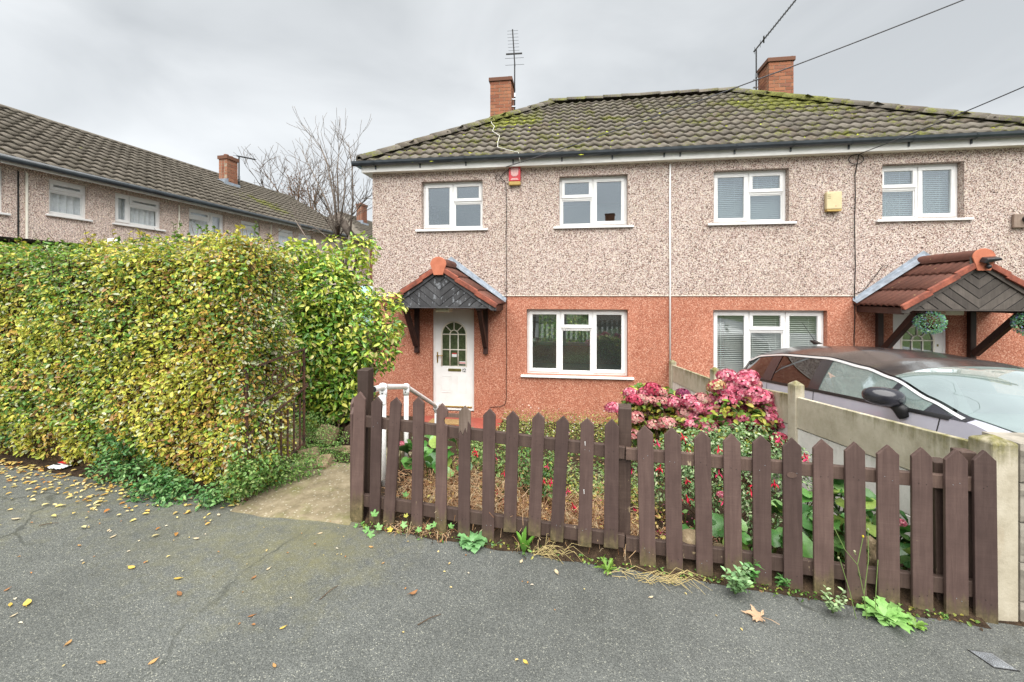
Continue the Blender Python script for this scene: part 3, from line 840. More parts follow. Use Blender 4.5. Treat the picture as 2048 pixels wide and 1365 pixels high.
    for sx_, sd_, rad, cnt in spots:
        for _ in range(cnt):
            s_ = rnd.gauss(sx_, rad*.75); d_ = rnd.gauss(sd_, rad*.55)
            if left: s_ = s_
            if d_ < -.25 or d_ > HD/2-.1 or s_ < d_+.05 or s_ > HW-.02: continue
            # sit just below a row joint, in the pan of a tile
            rr = (d_+OV)/ca; rr = round(rr/TG)*TG - abs(rnd.gauss(0, .05)); d2 = rr*ca-OV
            if d2 > HD/2-.1 or d2 < -.3: continue
            z_ = EZ+(d2+OV)*SL+.012+.012
            c_ = Vector((X(s_), d2, z_)); a0 = rnd.uniform(.018, .05); h0 = rnd.uniform(.012, .028); ph = rnd.uniform(0, 6)
            vs = [tuple(c_+Vector((0,-sa*.0,h0)))]
            for k in range(6):
                t = ph+k*math.pi/3; rr_ = a0*rnd.uniform(.7, 1.25)
                vs.append((c_.x+math.cos(t)*rr_*1.3, c_.y+math.sin(t)*rr_*.75, c_.z+math.sin(t)*rr_*.75*SL+.002-.01))
            q.add(vs, [(0, 1+k, 1+(k+1) % 6) for k in range(6)])
    me = q.mesh('moss', 'leaf', True)
    ca_ = me.color_attributes.new('Col', 'FLOAT_COLOR', 'POINT')
    k = len(me.vertices)//7
    cc = pal([(.11,.13,.015), (.24,.28,.025), (.42,.45,.04)], [.35,.4,.25] if left else [.2,.4,.4], k)
    ca_.data.foreach_set('color', np.repeat(np.concatenate([cc, np.ones((k,1))], 1), 7, 0).astype(np.float32).ravel())
    stuff(put('moss', me, root))
    # chimney
    ch = empty('chimney'); ch.parent = root
    c0, c1 = sp_(1.60, 2.25)
    brick_stack(ch, 'brick_red', c0, c1, 4.45, 5.15, 6.775, 8.875, 'fr' if left else 'fl')
    MB().box(c0-.035, c1+.035, 4.415, 5.185, 8.877, 8.99).build('cap', 'brick_dark', ch, bevel=.01)
    q = MB(); q.grid(lambda a_, b_: (c0-.01+(c1-c0+.02)*a_, 4.43+.74*b_, 8.99+.05*math.sin(a_*math.pi)*math.sin(b_*math.pi)+.015*mnoise.noise(Vector((a_*6, b_*6, 1)))), 10, 10)
    q.build('flaunching', 'mortar_moss', ch, smooth=True)
    if not left:
        q = MB(); q.lathe([(0,8.90),(.15,8.90),(.13,9.02),(.145,9.05),(.145,9.10),(.105,9.10),(.09,9.0),(0,9.0)], 20, Matrix.Translation(((c0+c1)/2-.05, 4.78, 0)))
        q.build('chimney_pot', 'brick_old', ch, smooth=True)
    else:
        q = MB(); q.box(c1-.10, c1+.012, 4.43, 4.449, 6.8, 7.35); q.box(c1+.001, c1+.013, 4.45, 4.75, 6.8, 7.3); q.build('lead_flashing', 'lead', ch)
    # front door
    make_door(root, *sp_(1.27, 2.13), left)
    make_canopy(root, X(1.67), .78 if left else 1.02, left)
    return root, X

def arc(cx, cz, r, a0, a1, n): return [(cx+r*math.cos(a0+(a1-a0)*i/n), cz+r*math.sin(a0+(a1-a0)*i/n)) for i in range(n+1)]
def make_door(root, x0, x1, left):
    z0, z1 = .07, 2.12
    d = empty('front_door'); d.parent = root
    y = .075
    f = MB(); ring(f, x0, x1, z0, z1, .035, y, y+.07); f.build('frame', 'upvc', d, bevel=.005)
    a_, b_ = x0+.037, x1-.037; c_, e_ = z0+.037, z1-.037
    cx = (a_+b_)/2; hw = .255; zs = 1.60; zb = .96        # glazed opening: half width, springing, bottom
    q = MB()
    q.box(a_, b_, y+.008, y+.05, c_, zb); q.box(a_, cx-hw, y+.008, y+.05, zb, e_); q.box(cx+hw, b_, y+.008, y+.05, zb, e_)
    pts = arc(cx, zs, hw, math.pi, 0, 24)
    for (xa, za), (xb, zb_) in zip(pts[:-1], pts[1:]):
        q.prism([(xa, za), (xb, zb_), (xb, e_), (xa, e_)], y+.008, y+.05)
    q.build('door_leaf', 'upvc', d)
    # moulded surround of the glass
    q = MB()
    def bead(pts, r, yy): q.tube([(x, yy, z) for x, z in pts], r, 6)
    loop = [(cx-hw, zb)] + arc(cx, zs, hw, math.pi, 0, 24) + [(cx+hw, zb), (cx-hw, zb)]
    bead(loop, .017, y+.008)
    q.build('glazing_bead', 'upvc_old', d, smooth=True)
    q = MB()
    for r_ in (.085,): bead(arc(cx, zs, r_, math.pi, 0, 14), .011, y+.012)
    for t in (math.pi*.25, math.pi*.5, math.pi*.75): bead([(cx+.085*math.cos(t), zs+.085*math.sin(t)), (cx+hw*math.cos(t), zs+hw*math.sin(t))], .010, y+.012)
    for zz in (zs, zs-.31): bead([(cx-hw, zz), (cx+hw, zz)], .011, y+.012)
    for xx in (cx-.085, cx+.085): bead([(xx, zb), (xx, zs)], .011, y+.012)
    q.build('glazing_bar', 'upvc_old', d, smooth=True)
    q = MB(); q.prism([(cx-hw, zb)] + [(cx+hw, zb)] + arc(cx, zs, hw, 0, math.pi, 24), y+.022, y+.028)
    q.build('pane', 'glass_obscure' if left else 'glass', d)
    # raised and fielded lower panels
    for xx in (cx-.165, cx+.165):
        q = MB(); ring(q, xx-.105, xx+.105, c_+.32, zb-.20, .012, y+.001, y+.009); q.box(xx-.075, xx+.075, y+.003, y+.009, c_+.35, zb-.23)
        q.build('door_panel', 'upvc', d, bevel=.004)
    q = MB(); q.box(a_+.02, b_-.02, y-.012, y+.008, c_+.02, c_+.05); q.build('weather_bar', 'brass', d, bevel=.004)
    q = MB(); q.box(x0-.01, x1+.01, .03, .13, -.02, z0); q.build('threshold', 'upvc', d)
    hx = a_+.05
    q = MB(); q.box(hx-.013, hx+.013, y-.004, y+.008, 1.02, 1.24); q.build('handle_plate', 'brass', d, bevel=.003)
    q = MB(); q.tube([(hx, y, 1.17), (hx, y-.05, 1.17), (hx+.13, y-.052, 1.175)], [.011,.011,.009], 8); q.build('handle', 'brass', d, smooth=True)
    if left:
        q = MB(); q.box(cx-.12, cx+.15, y-.004, y+.008, zb-.105, zb-.05); q.build('letter_plate', 'brass_dull', d, bevel=.004)
        # the number 12 as two black numerals
        q = MB(); zt, zbm = zb-.045, zb-.115
        q.box(cx+.180, cx+.191, y+.003, y+.008, zbm, zt); q.build('house_number', 'ink', d)
        q = MB(); P2 = arc(cx+.222, zt-.020, .017, math.pi, -.25*math.pi, 10) + [(cx+.206, zbm+.005), (cx+.243, zbm+.005)]
        for (xa, za), (xb, zb_) in zip(P2[:-1], P2[1:]):
            dx, dz = xb-xa, zb_-za; l_ = math.hypot(dx, dz); nx, nz_ = -dz/l_*.0055, dx/l_*.0055
            ex, ez = dx/l_*.003, dz/l_*.003
            q.prism([(xa-ex-nx, za-ez-nz_), (xb+ex-nx, zb_+ez-nz_), (xb+ex+nx, zb_+ez+nz_), (xa-ex+nx, za-ez+nz_)], y+.003+jit(.0008), y+.008)
        q.build('house_number', 'ink', d)
        q = MB(); q.box(cx-.045, cx+.055, y+.014, y+.0215, zs-.455, zs-.40); q.build('sticker', 'sticker_white', d)
        q = MB(); q.box(cx-.04, cx+.05, y+.012, y+.0215, zs-.399, zs-.375); q.build('sticker', 'sticker_red', d)
        q = MB(); q.box(cx+.108, cx+.235, y+.012, y+.0215, zb+.045, zb+.095); q.build('sticker', 'sticker_white', d)
        q = MB(); q.box(cx+.108, cx+.235, y+.010, y+.0115, zb+.055, zb+.075); q.build('sticker', 'sticker_red', d)
    else:
        q = MB(); q.box(cx+.30, cx+.325, y+.003, y+.008, 1.50, 1.54); q.build('spyhole', 'brass_dull', d)

def make_canopy(root, cx, dep, left):
    """tiled gable hood over a front door"""
    cn = empty('canopy'); cn.parent = root; cn.location = (cx, 0, 0)
    hwid, ez, az = 1.02, 2.24, 2.93
    sl = (az-ez)/hwid; an = math.atan(sl); c_, s_ = math.cos(an), math.sin(an); run = hwid/c_
    wood = 'canopy_grey' if left else 'canopy_taupe'
    for sg in (-1, 1):
        # barge board on the front gable
        q = MB(); q.prism([(sg*(hwid+.03), ez-.12), (sg*(hwid-.06), ez-.12), (0, az-.13), (0, az-.005), (sg*(hwid+.03), ez-.03)], -dep-.028, -dep)
        q.build('barge_board', wood, cn, bevel=.004)
        q = MB(); q.box(min(sg*(hwid-.02), sg*(hwid+.025)), max(sg*(hwid-.02), sg*(hwid+.025)), -dep+.001, 0, ez-.14, ez-.035); q.build('eaves_board', 'canopy_brown', cn, bevel=.004)
        q = MB(); q.add([(sg*hwid, -dep+.002, ez-.05), (0, -dep+.002, az-.05), (0, -.001, az-.05), (sg*hwid, -.001, ez-.05), (sg*hwid, -dep+.002, ez-.025), (0, -dep+.002, az-.025), (0, -.001, az-.025), (sg*hwid, -.001, ez-.025)], [(0,1,2,3),(7,6,5,4),(0,4,5,1),(3,2,6,7)]); q.build('roof_deck', 'canopy_brown', cn)
        # tiles: three courses down the slope, each tile its own piece
        ncol = 3 if left else 4; tw = (dep+.06)/ncol; g3 = run*1.06/3
        for r in range(3):
            for i in range(ncol):
                q = MB(); prof = []
                for k in range(13):
                    x = tw*k/12; prof.append((x*1.02, .012+.036*abs(math.sin(k/12*math.pi*2))**.7))
                if i == 0 and False: pass
                n = len(prof); ln = g3*1.12
                vs = [(x, 0, z+.040) for x, z in prof] + [(x, ln, z+.004) for x, z in prof] + [(x, 0, z+.006) for x, z in prof]
                q.add(vs, [(j, j+1, n+j+1, n+j) for j in range(n-1)] + [(2*n+j, 2*n+j+1, j+1, j) for j in range(n-1)])
                o = q.build('roof_tile', 'porch_tile', cn, smooth=True)
                r0 = r*g3-.05
                # tile x runs along the ridge direction (front to wall), tile y up the slope
                bx, bz = sg*(hwid+.0-r0*c_), ez-.02+r0*s_
                ydir = Vector((-sg*c_, 0, s_)); xdir = Vector((0, 1, 0)) ; zdir = xdir.cross(ydir) 
                if zdir.z < 0: zdir = -zdir
                o.matrix_local = Matrix(((xdir.x, ydir.x, zdir.x, bx), (xdir.y, ydir.y, zdir.y, -dep-.045+i*tw), (xdir.z, ydir.z, zdir.z, bz), (0,0,0,1)))
            # verge tile: turned down over the front edge
            q = MB(); ln = g3*1.05; lo = .10
            vs = [(0,0,.050), (0,ln,.030), (0,ln,-.055), (0,0,-.035), (.05,0,.058), (.05,ln,.034), (.05,ln,-.05), (.05,0,-.03)]
            q.add(vs, [(0,1,2,3), (7,6,5,4), (0,4,5,1), (3,2,6,7), (0,3,7,4), (1,5,6,2)])
            o = q.build('verge_tile', 'verge_tile', cn, bevel=.01)
            r0 = r*g3-.05; bx, bz = sg*(hwid-r0*c_), ez-.02+r0*s_
            ydir = Vector((-sg*c_, 0, s_)); xdir = Vector((0,1,0)); zdir = Vector((sg*s_, 0, c_))
            o.matrix_local = Matrix(((xdir.x, ydir.x, zdir.x, bx), (xdir.y, ydir.y, zdir.y, -dep-.075), (xdir.z, ydir.z, zdir.z, bz), (0,0,0,1)))
        # brackets: wall post, strut, head
        bx = sg*.705
        q = MB(); q.box(bx-.045, bx+.045, -.075, -.001, 1.235, 2.19); q.build('bracket_post', 'canopy_brown', cn, bevel=.006)
        q = MB(); q.box(bx-.044, bx+.044, -dep+.05, -.076, 2.115, 2.205); q.build('bracket_head', 'canopy_brown', cn, bevel=.006)
        q = MB(); L0 = Vector((bx, -.09, 1.40)); L1 = Vector((bx, -dep+.16, 2.13)); M = frame(L1-L0, Vector((1,0,0))); M.translation = L0
        q.box(0, (L1-L0).length, -.05, .05, -.040, .040, M); q.build('strut', 'canopy_brown', cn, bevel=.006)
    # lead flashing along the wall
    fl = MB()
    for sg in (-1, 1):
        fl.add([(sg*(hwid+.09), -.115, ez+.015), (0, -.115, az+.105), (0, -.012, az+.17), (sg*(hwid+.09), -.012, ez+.06), (sg*(hwid+.09), -.008, ez+.10), (0, -.008, az+.235)],
               [(0,1,2,3), (3,2,5,4)])
    fl.build('lead_flashing', 'lead', cn)
    # ridge: a row of half-round tiles and a round stop at the front
    k = 2; ln = (dep+.06)/k
    for i in range(k):
        pr = [(math.cos(t)*.135, math.sin(t)*.12-.01) for t in [math.pi*(j/10*1.16-.08) for j in range(11)]]
        q = MB(); n = 11; y0 = -dep-.07+i*ln
        q.add([(x*1.02, y0, az+.035+z) for x, z in pr] + [(x*.97, y0+ln+.02, az+.03+z) for x, z in pr], [(j, j+1, n+j+1, n+j) for j in range(n-1)])
        q.build('ridge_tile', 'porch_tile', cn, smooth=True)
    q = MB(); q.prism([(math.cos(t)*.150, az+.02+math.sin(t)*.135) for t in [math.pi*j/12 for j in range(13)]] + [(-.085, az-.175), (.085, az-.175)], -dep-.082, -dep-.058)
    q.build('ridge_end', 'ridge_end', cn, bevel=.006)
    # gable boarding: herringbone boards, each a piece
    zb = ez-.06
    MB().prism([(-hwid+.06, zb), (hwid-.06, zb), (0, az-.13)], -dep+.012, -dep+.03).build('gable_backing', 'black_plastic', cn)
    bw = .105
    tri = [Vector((-hwid+.10, zb)), Vector((hwid-.10, zb)), Vector((0, az-.14))]
    for sg in (-1, 1):
        for i in range(-9, 9):
            # boards climb from the middle outward at 45 degrees
            z_at0 = zb-1.0*bw*1.18+ (i)*bw*1.38
            poly = [Vector((0, z_at0)), Vector((sg*1.2, z_at0+1.2*.78)), Vector((sg*1.2, z_at0+1.2*.78+bw*1.25)), Vector((0, z_at0+bw*1.25))]
            half = [Vector((0, zb)), Vector((sg*(hwid-.10), zb)), Vector((0, az-.14))]
            pp = clip_poly(poly, half)
            if len(pp) < 3: continue
            q = MB(); q.prism([(v.x, v.y) for v in pp], -dep+.001, -dep+.011); q.build('gable_board', wood, cn, bevel=.003)
    q = MB(); q.box(-hwid+.08, hwid-.08, -dep-.006, -dep+.02, zb-.022, zb); q.build('gable_rail', wood, cn)
    q = MB(); q.box(-.13, .13, -.62, -.36, zb-.105, zb-.0235); q.build('porch_light', 'lamp_white', cn, bevel=.015)

def clip_poly(poly, tri):
    def area(P): return sum(P[i].x*P[(i+1) % len(P)].y-P[(i+1) % len(P)].x*P[i].y for i in range(len(P)))
    if area(tri) < 0: tri = tri[::-1]
    out_ = poly
    for i in range(len(tri)):
        A, B = tri[i], tri[(i+1) % len(tri)]
        side = lambda P: (B.x-A.x)*(P.y-A.y)-(B.y-A.y)*(P.x-A.x)
        new = []
        for j in range(len(out_)):
            P, Q = out_[j], out_[(j+1) % len(out_)]
            a_, b_ = side(P), side(Q)
            if a_ >= 0: new.append(P)
            if (a_ > 0) != (b_ > 0) and abs(a_-b_) > 1e-9: new.append(P+(Q-P)*(a_/(a_-b_)))
        out_ = new
        if len(out_) < 3: return []
    return out_

house_l, XL = make_house(True)
house_r, XR = make_house(False)
# white pipe between the two houses
q = MB(); q.tube([(HW-.005, -.022, .9), (HW-.005, -.022, 4.83)], .016, 8); q.build('cover_strip', 'upvc', house_l, smooth=True)
# red painted doorstep
q = MB(); q.box(1.0, 2.72, -.62, .0, -.22, -.035); q.box(.55, 2.78, -1.0, -.62, -.30, -.13)
st = q.build('doorstep', 'red_step', house_l, bevel=.012)
# ------------------------------------------------------------------ picket fence
def fence_pt(px, off=0):
    """where the sight line through photo column px meets the fence line, off metres behind its face"""
    u = (px-1024)/F
    Y = (2.95+off-.1994*1.06)/(1+.1994*u); return u*Y, Y
FD = Vector((1, -.1994, 0)).normalized(); FA = math.atan2(FD.y, FD.x); FN = Vector((-FD.y, FD.x, 0))
fence = empty('picket_fence', (*fence_pt(1247), pave(.7, 2.6)), FA, 'low brown picket fence with pointed tops between pavement and front garden', 'fence')
Finv = (Matrix.Translation(fence.location) @ Matrix.Rotation(FA, 4, 'Z')).inverted()
pk = [(718.6,784,1047,712,.086),(752.8,794,1052,748,.078),(791.8,795,1053,776,.080),(836.5,794,1070,832,.080),(883.7,808,1078,880,.080),(929.5,812,1079,927,.080),
 (978.4,818,1086,975,.082),(1025.2,823,1066,1019,.082),(1077.2,825,1073,1068,.080),(1126,832,1083,1113,.082),(1175,837,1094,1169,.084),(1224,839,1097,1222,.086),
 (1290,852,1139,1296,.094),(1345,856,1163,1350,.094),(1404.6,863,1168,1410,.092),(1463.8,868,1172,1468,.094),(1523.7,872,1190,1526,.096),(1584.8,877,1198,1588,.097),
 (1646.7,880,1208,1649,.099),(1710,885,1219,1714,.098),(1777,891,1227,1779,.104),(1844,896,1235,1846,.094),(1914,900,1243,1916,.104),(1971,902,1248,1975,.100)]
for k, (tx, ty, by, bx, wd) in enumerate(pk):
    X0, Y0 = fence_pt(tx); X1, Y1 = fence_pt(bx)
    zt = (590-ty)/F*Y0; zb = (590-by)/F*Y1; h = zt-zb
    q = MB(); w = wd/2; pt_ = wd*.52
    if k == 5:      # broken top, split down to the rail
        q2 = MB()
        q.prism([(-w,0),(w,0),(w,h-.13),(w*.55,h-.10),(w*.4,h-.19),(w*.1,h-.15),(-w*.3,h-.20),(-w*.7,h-.17),(-w,h-.19)], 0, .018)
        q2.prism([(-w,h-.185),(-w*.7,h-.165),(-w*.3,h-.195),(w*.1,h-.145),(w*.4,h-.185),(w*.55,h-.10),(w,h-.125),(w,h-pt_),(0,h),(-w,h-pt_)], .003, .013)
    elif k == 4:    # bite out of the right edge
        q.prism([(-w,0),(w,0),(w,h-.145),(w*.5,h-.135),(w*.35,h-.115),(w*.5,h-.095),(w,h-.085),(w,h-pt_),(0,h),(-w,h-pt_)], 0, .018)
    else:
        q.prism([(-w,0),(w,jit(.004)),(w,h-pt_+jit(.004)),(jit(.003),h),(-w,h-pt_+jit(.004))], 0, .019)
    o = q.build('picket', 'fence_brown', fence, bevel=.0025)
    if k == 5: q2.build('splintered_top', 'weathered_wood', o)
    base = Finv @ Vector((X1, Y1, zb)); topv = Finv @ Vector((X0, Y0, zt))
    lean = math.atan2(topv.x-base.x, h)
    o.matrix_local = Matrix.Translation(base+Vector((0, jit(.002), 0))) @ Matrix.Rotation(lean, 4, 'Y') @ Matrix.Rotation(jit(.035), 4, 'Z')
    # nail heads
    for zz in (h-.19, .12):
        nm_ = 'galv' if rnd.random() < .3 else 'cable_black'
        for xx in (-.012+jit(.008), .014+jit(.008)):
            q = MB(); zn = zz+jit(.02); q.tube([(xx, -.0015, zn), (xx, .004, zn)], .0022, 6); q.build('nail', nm_, o)
    if k in (10,):
        for zz, ln_ in ((h-.17, .035), (.33, .04)):
            q = MB(); q.tube([(-.010, -.0005, zz), (-.012, -.0005, zz+ln_*.7)], [.0012,.0026], 6); q.build('paint_splash', 'upvc', o)
    if k == 17:
        q = MB(); q.lathe([(0,0),(.026,0),(.026,.0025),(0,.0025)], 20, Matrix.Translation((-.005, -.0005, h-.21)) @ Matrix.Rotation(math.pi/2, 4, 'X') @ Matrix.Diagonal((1,.62,1,1))); q.build('knot', 'rail_brown', o)
def fence_rail(p0, p1, hpx, mat):
    (x0, y0), (x1, y1) = p0, p1
    A = Vector((*fence_pt(x0, .022), 0)); B = Vector((*fence_pt(x1, .022), 0))
    A.z = (590-y0)/F*A.y; B.z = (590-y1)/F*B.y
    A = Finv @ A; B = Finv @ B; d = B-A; hh = hpx/F*2.6
    M = frame(d); M.translation = A
    q = MB(); q.box(0, d.length, .0, .034, -hh, 0, M); q.build('rail', mat, fence, bevel=.004)
fence_rail((712, 831), (1250, 895), 25, 'rail_brown'); fence_rail((1252, 897), (1975, 959), 24, 'rail_brown')
fence_rail((706, 987), (1250, 1071), 27, 'rail_brown'); fence_rail((1252, 1075), (1985, 1169), 28, 'rail_brown')
def fence_post(px, top, bot, w, off=.062, tilt=0, mat='post_brown', slant=0):
    X0, Y0 = fence_pt(px, off); zt = (590-top)/F*Y0; zb = (590-bot)/F*Y0-.05
    q = MB(); h = zt-zb
    q.add([(-w/2,0,0),(w/2,0,0),(w/2,w,0),(-w/2,w,0),(-w/2,0,h),(w/2,0,h),(w/2,w,h+slant),(-w/2,w,h+slant)], [(3,2,1,0),(4,5,6,7),(0,1,5,4),(1,2,6,5),(2,3,7,6),(3,0,4,7)])
    o = q.build('post', mat, fence, bevel=.005)
    o.matrix_local = Matrix.Translation(Finv @ Vector((X0, Y0, zb))) @ Matrix.Rotation(tilt, 4, 'Y')
    return o
fence_post(1247, 817, 1150, .078, tilt=.01, slant=.012)
fence_post(1895, 926, 1262, .085, tilt=-.02); fence_post(1938, 905, 1272, .075, mat='weathered_wood' if False else 'post_brown')
o = fence_post(725, 741, 1060, .085, off=.10, slant=.006); o['label'] = 'tall square gatepost of the fence, rising above the pickets'
# stub of boards seen edge-on beside the gatepost
for yy, hh in ((0, .80), (.11, .84)):
    q = MB(); q.prism([(0,0),(.08,0),(.08,hh-.04),(.04,hh),(0,hh-.04)], -.01, .01)
    o = q.build('return_board', 'fence_brown', fence, bevel=.003)
    X0, Y0 = fence_pt(704, .03+yy); o.matrix_local = Matrix.Translation(Finv @ Vector((X0-.005, Y0, -1.60))) @ Matrix.Rotation(math.pi/2+.1, 4, 'Z')

# ------------------------------------------------------------------ concrete boundary wall
WD = Vector((.0564, 1, 0)).normalized()
def wall_pt(Y): return Vector((2.634+.0564*(Y-2.33), Y, 0))
wall = empty('concrete_wall', wall_pt(2.33)+Vector((0,0,-1.75)), 0, 'mossy concrete panel wall with square posts stepping down beside the drive', 'wall')
Winv = Matrix.Translation(-wall.location)
posts = [(2.33, -.775, .133, True), (4.09, -.835, .10, False), (5.94, -1.02, .10, False), (7.78, -1.20, .10, False)]
def square_post(Y, zt, w, big):
    p = wall_pt(Y); zb = gz(p.x, Y)-.15; q = MB(); a_ = w/2
    c_ = .02 if big else .025
    q.add([(-a_,-a_,zb-zt),(a_,-a_,zb-zt),(a_,a_,zb-zt),(-a_,a_,zb-zt),(-a_,-a_,-c_),(a_,-a_,-c_),(a_,a_,-c_),(-a_,a_,-c_),(0,0,c_*.6)],
          [(0,1,5,4),(1,2,6,5),(2,3,7,6),(3,0,4,7),(4,5,8),(5,6,8),(6,7,8),(7,4,8)])
    o = q.build('post', 'post_concrete', wall, bevel=.008)
    o.matrix_local = Matrix.Translation(Winv @ Vector((p.x, Y, zt))) @ Matrix.Rotation(-math.atan(.0564) + (.02 if big else .18), 4, 'Z')
for a_ in posts: square_post(*a_)
bays = [(2.40, 4.04, -.837, -.975), (4.14, 5.89, -.972, -1.17), (5.99, 7.73, -1.195, -1.28)]
for Ya, Yb, za, zb in bays:
    for r in range(5):
        hgt = .30 if r < 2 else .305
        if r > 3 and Ya > 3: pass
        p = wall_pt(Ya); d = wall_pt(Yb)-p; ln = d.length
        q = MB(); t = .022; ex = .0
        q.add([(0,-t,-hgt+.006),(ln,-t,zb-za-hgt+.006),(ln,t,zb-za-hgt+.006),(0,t,-hgt+.006),(0,-t,0),(ln,-t,zb-za),(ln,t,zb-za),(0,t,0)], [(3,2,1,0),(4,5,6,7),(0,1,5,4),(1,2,6,5),(2,3,7,6),(3,0,4,7)])
        o = q.build('panel', 'wall_concrete' if r == 0 else 'wall_white', wall, bevel=.004)
        o.matrix_local = Matrix.Translation(Winv @ Vector((p.x, Ya, za-r*.30))) @ Matrix.Rotation(math.atan2(d.y, d.x), 4, 'Z')
        if r: o.location.x += .006*(r % 2)
# rock-faced gate pier just right of the end post
pier = empty('gate_pier', (2.715, 2.27, -1.82), -.12, 'rock-faced block pier against the end post of the concrete wall', 'pier')
for r in range(5):
    for c_ in range(2):
        q = MB(); nx, nz_ = 10, 6; x0, x1 = c_*.215+(.0 if r % 2 else .0), c_*.215+.21
        q.grid(lambda u, v: (x0+(x1-x0)*u, -(.02+.03*mnoise.noise(Vector((u*3+c_*7, v*3+r*5, 2)))) if 0 < u < 1 and 0 < v < 1 else 0, .205*v), nx, nz_)
        q.box(x0, x1, .001, .21, 0, .205)
        o = q.build('block', 'rock_face', pier, normals=False); o.location = (0, 0, r*.212-.03)

# ------------------------------------------------------------------ iron garden gate, standing open along the path
gA = Vector((-1.985, 3.18, 0)); gB = Vector((-1.86, 3.80, 0)); gd = gB-gA
gate = empty('garden_gate', (gA.x, gA.y, -1.62), math.atan2(gd.y, gd.x), 'rusty wrought iron garden gate with scrolls standing open against the hedge', 'gate')
gl = gd.length; q = MB()
T0, T1 = 1.06, 1.13
q.box(-.008, .008, -.008, .008, .08, T0)
q.build('stile', 'rust', gate)
q = MB(); q.box(gl-.008, gl+.008, -.008, .008, .28, T1-.0); q.build('stile', 'rust', gate)
def rail_(z0, z1, r=.0075, name='rail', x0=-.03, x1=None):
    q = MB(); x1 = gl+.012 if x1 is None else x1
    d = Vector((x1-x0, 0, z1-z0)); M = frame(d); M.translation = (x0, 0, z0); q.box(0, d.length, -.006, .006, -r, r, M); q.build(name, 'rust', gate)
rail_(T0-.005, T1+.005); rail_(T0-.32, T1-.24); rail_(T0-.50, T1-.335, .0075, x0=.0, x1=gl+.04); rail_(.12, .30)
for i in range(8):
    x = gl*(i+.7)/8.4; k = x/gl
    q = MB(); q.box(x-.0065, x+.0065, -.0055, .0055, .12+.18*k-.02, (T0-.50)+(.165)*k); q.build('bar', 'rust', gate)
for cx_, sg in ((gl*.22, 1), (gl*.50, 1), (gl*.55, -1), (gl*.84, -1)):
    q = MB(); z_ = T0-.16+.07*cx_/gl
    pts = []
    for i in range(26):
        t = i/25*2.6*math.pi; r_ = .095*(1-i/32); pts.append((cx_+sg*r_*math.cos(t), .0, z_+r_*math.sin(t)))
    q.tube(pts, .0045, 6); q.build('scroll', 'rust', gate, smooth=True)
gp = MB(); gp.box(-.015, .015, -.015, .015, -.1, .99)
o = gp.build('gate_post', 'rust'); o.location = (gA.x-.03, gA.y+.01, -1.62); tag(o, 'rusty iron hinge post at the corner of the hedge', 'post')

# ------------------------------------------------------------------ white handrail
hr = empty('handrail', (-1.09, 3.6, -1.58), 0, 'white tubular handrail with clamp joints leading down the path', 'handrail')
def W(x, y, z): return (x+1.09, y-3.6, z+1.58)
P1 = (-1.09, 3.60, -.78); P2 = (-1.10, 4.42, -.955); P3 = (-1.07, 6.0, -1.57)
q = MB(); q.tube([W(-1.09, 3.34, -.745), W(*P1), W(*P2), W(*P3), W(-1.06, 6.35, -1.62)], .0245, 14, cap=False); q.build('rail', 'white_paint_metal', hr, smooth=True)
q = MB(); q.tube([W(-1.09, 3.342, -.7451), W(-1.09, 3.36, -.748)], .020, 14); q.build('rail_end', 'cable_black', hr)
for (x, y, z), zb in ((P1, gz(-1.09, 3.6)-.1), (P2, -1.85), (P3, -2.5)):
    q = MB(); q.tube([W(x, y, zb), W(x, y, z-.005)], .024, 14); q.build('post', 'white_paint_metal', hr, smooth=True)
    q = MB(); q.tube([W(x, y, z-.085), W(x, y, z-.015)], .031, 14)
    q.tube([W(x, y-.035, z+.008), W(x, y+.035, z-.008)], .0325, 14); q.build('clamp', 'white_paint_metal', hr, smooth=True)
    q = MB(); q.tube([W(x, y-.036, z-.05), W(x, y-.03, z-.05)], .007, 6); q.build('grub_screw', 'cable_black', hr)
q = MB(); q.box(-.03, .035, -.048, -.026, .66, .735); q.build('tag', 'white_paint_metal', hr, bevel=.006)

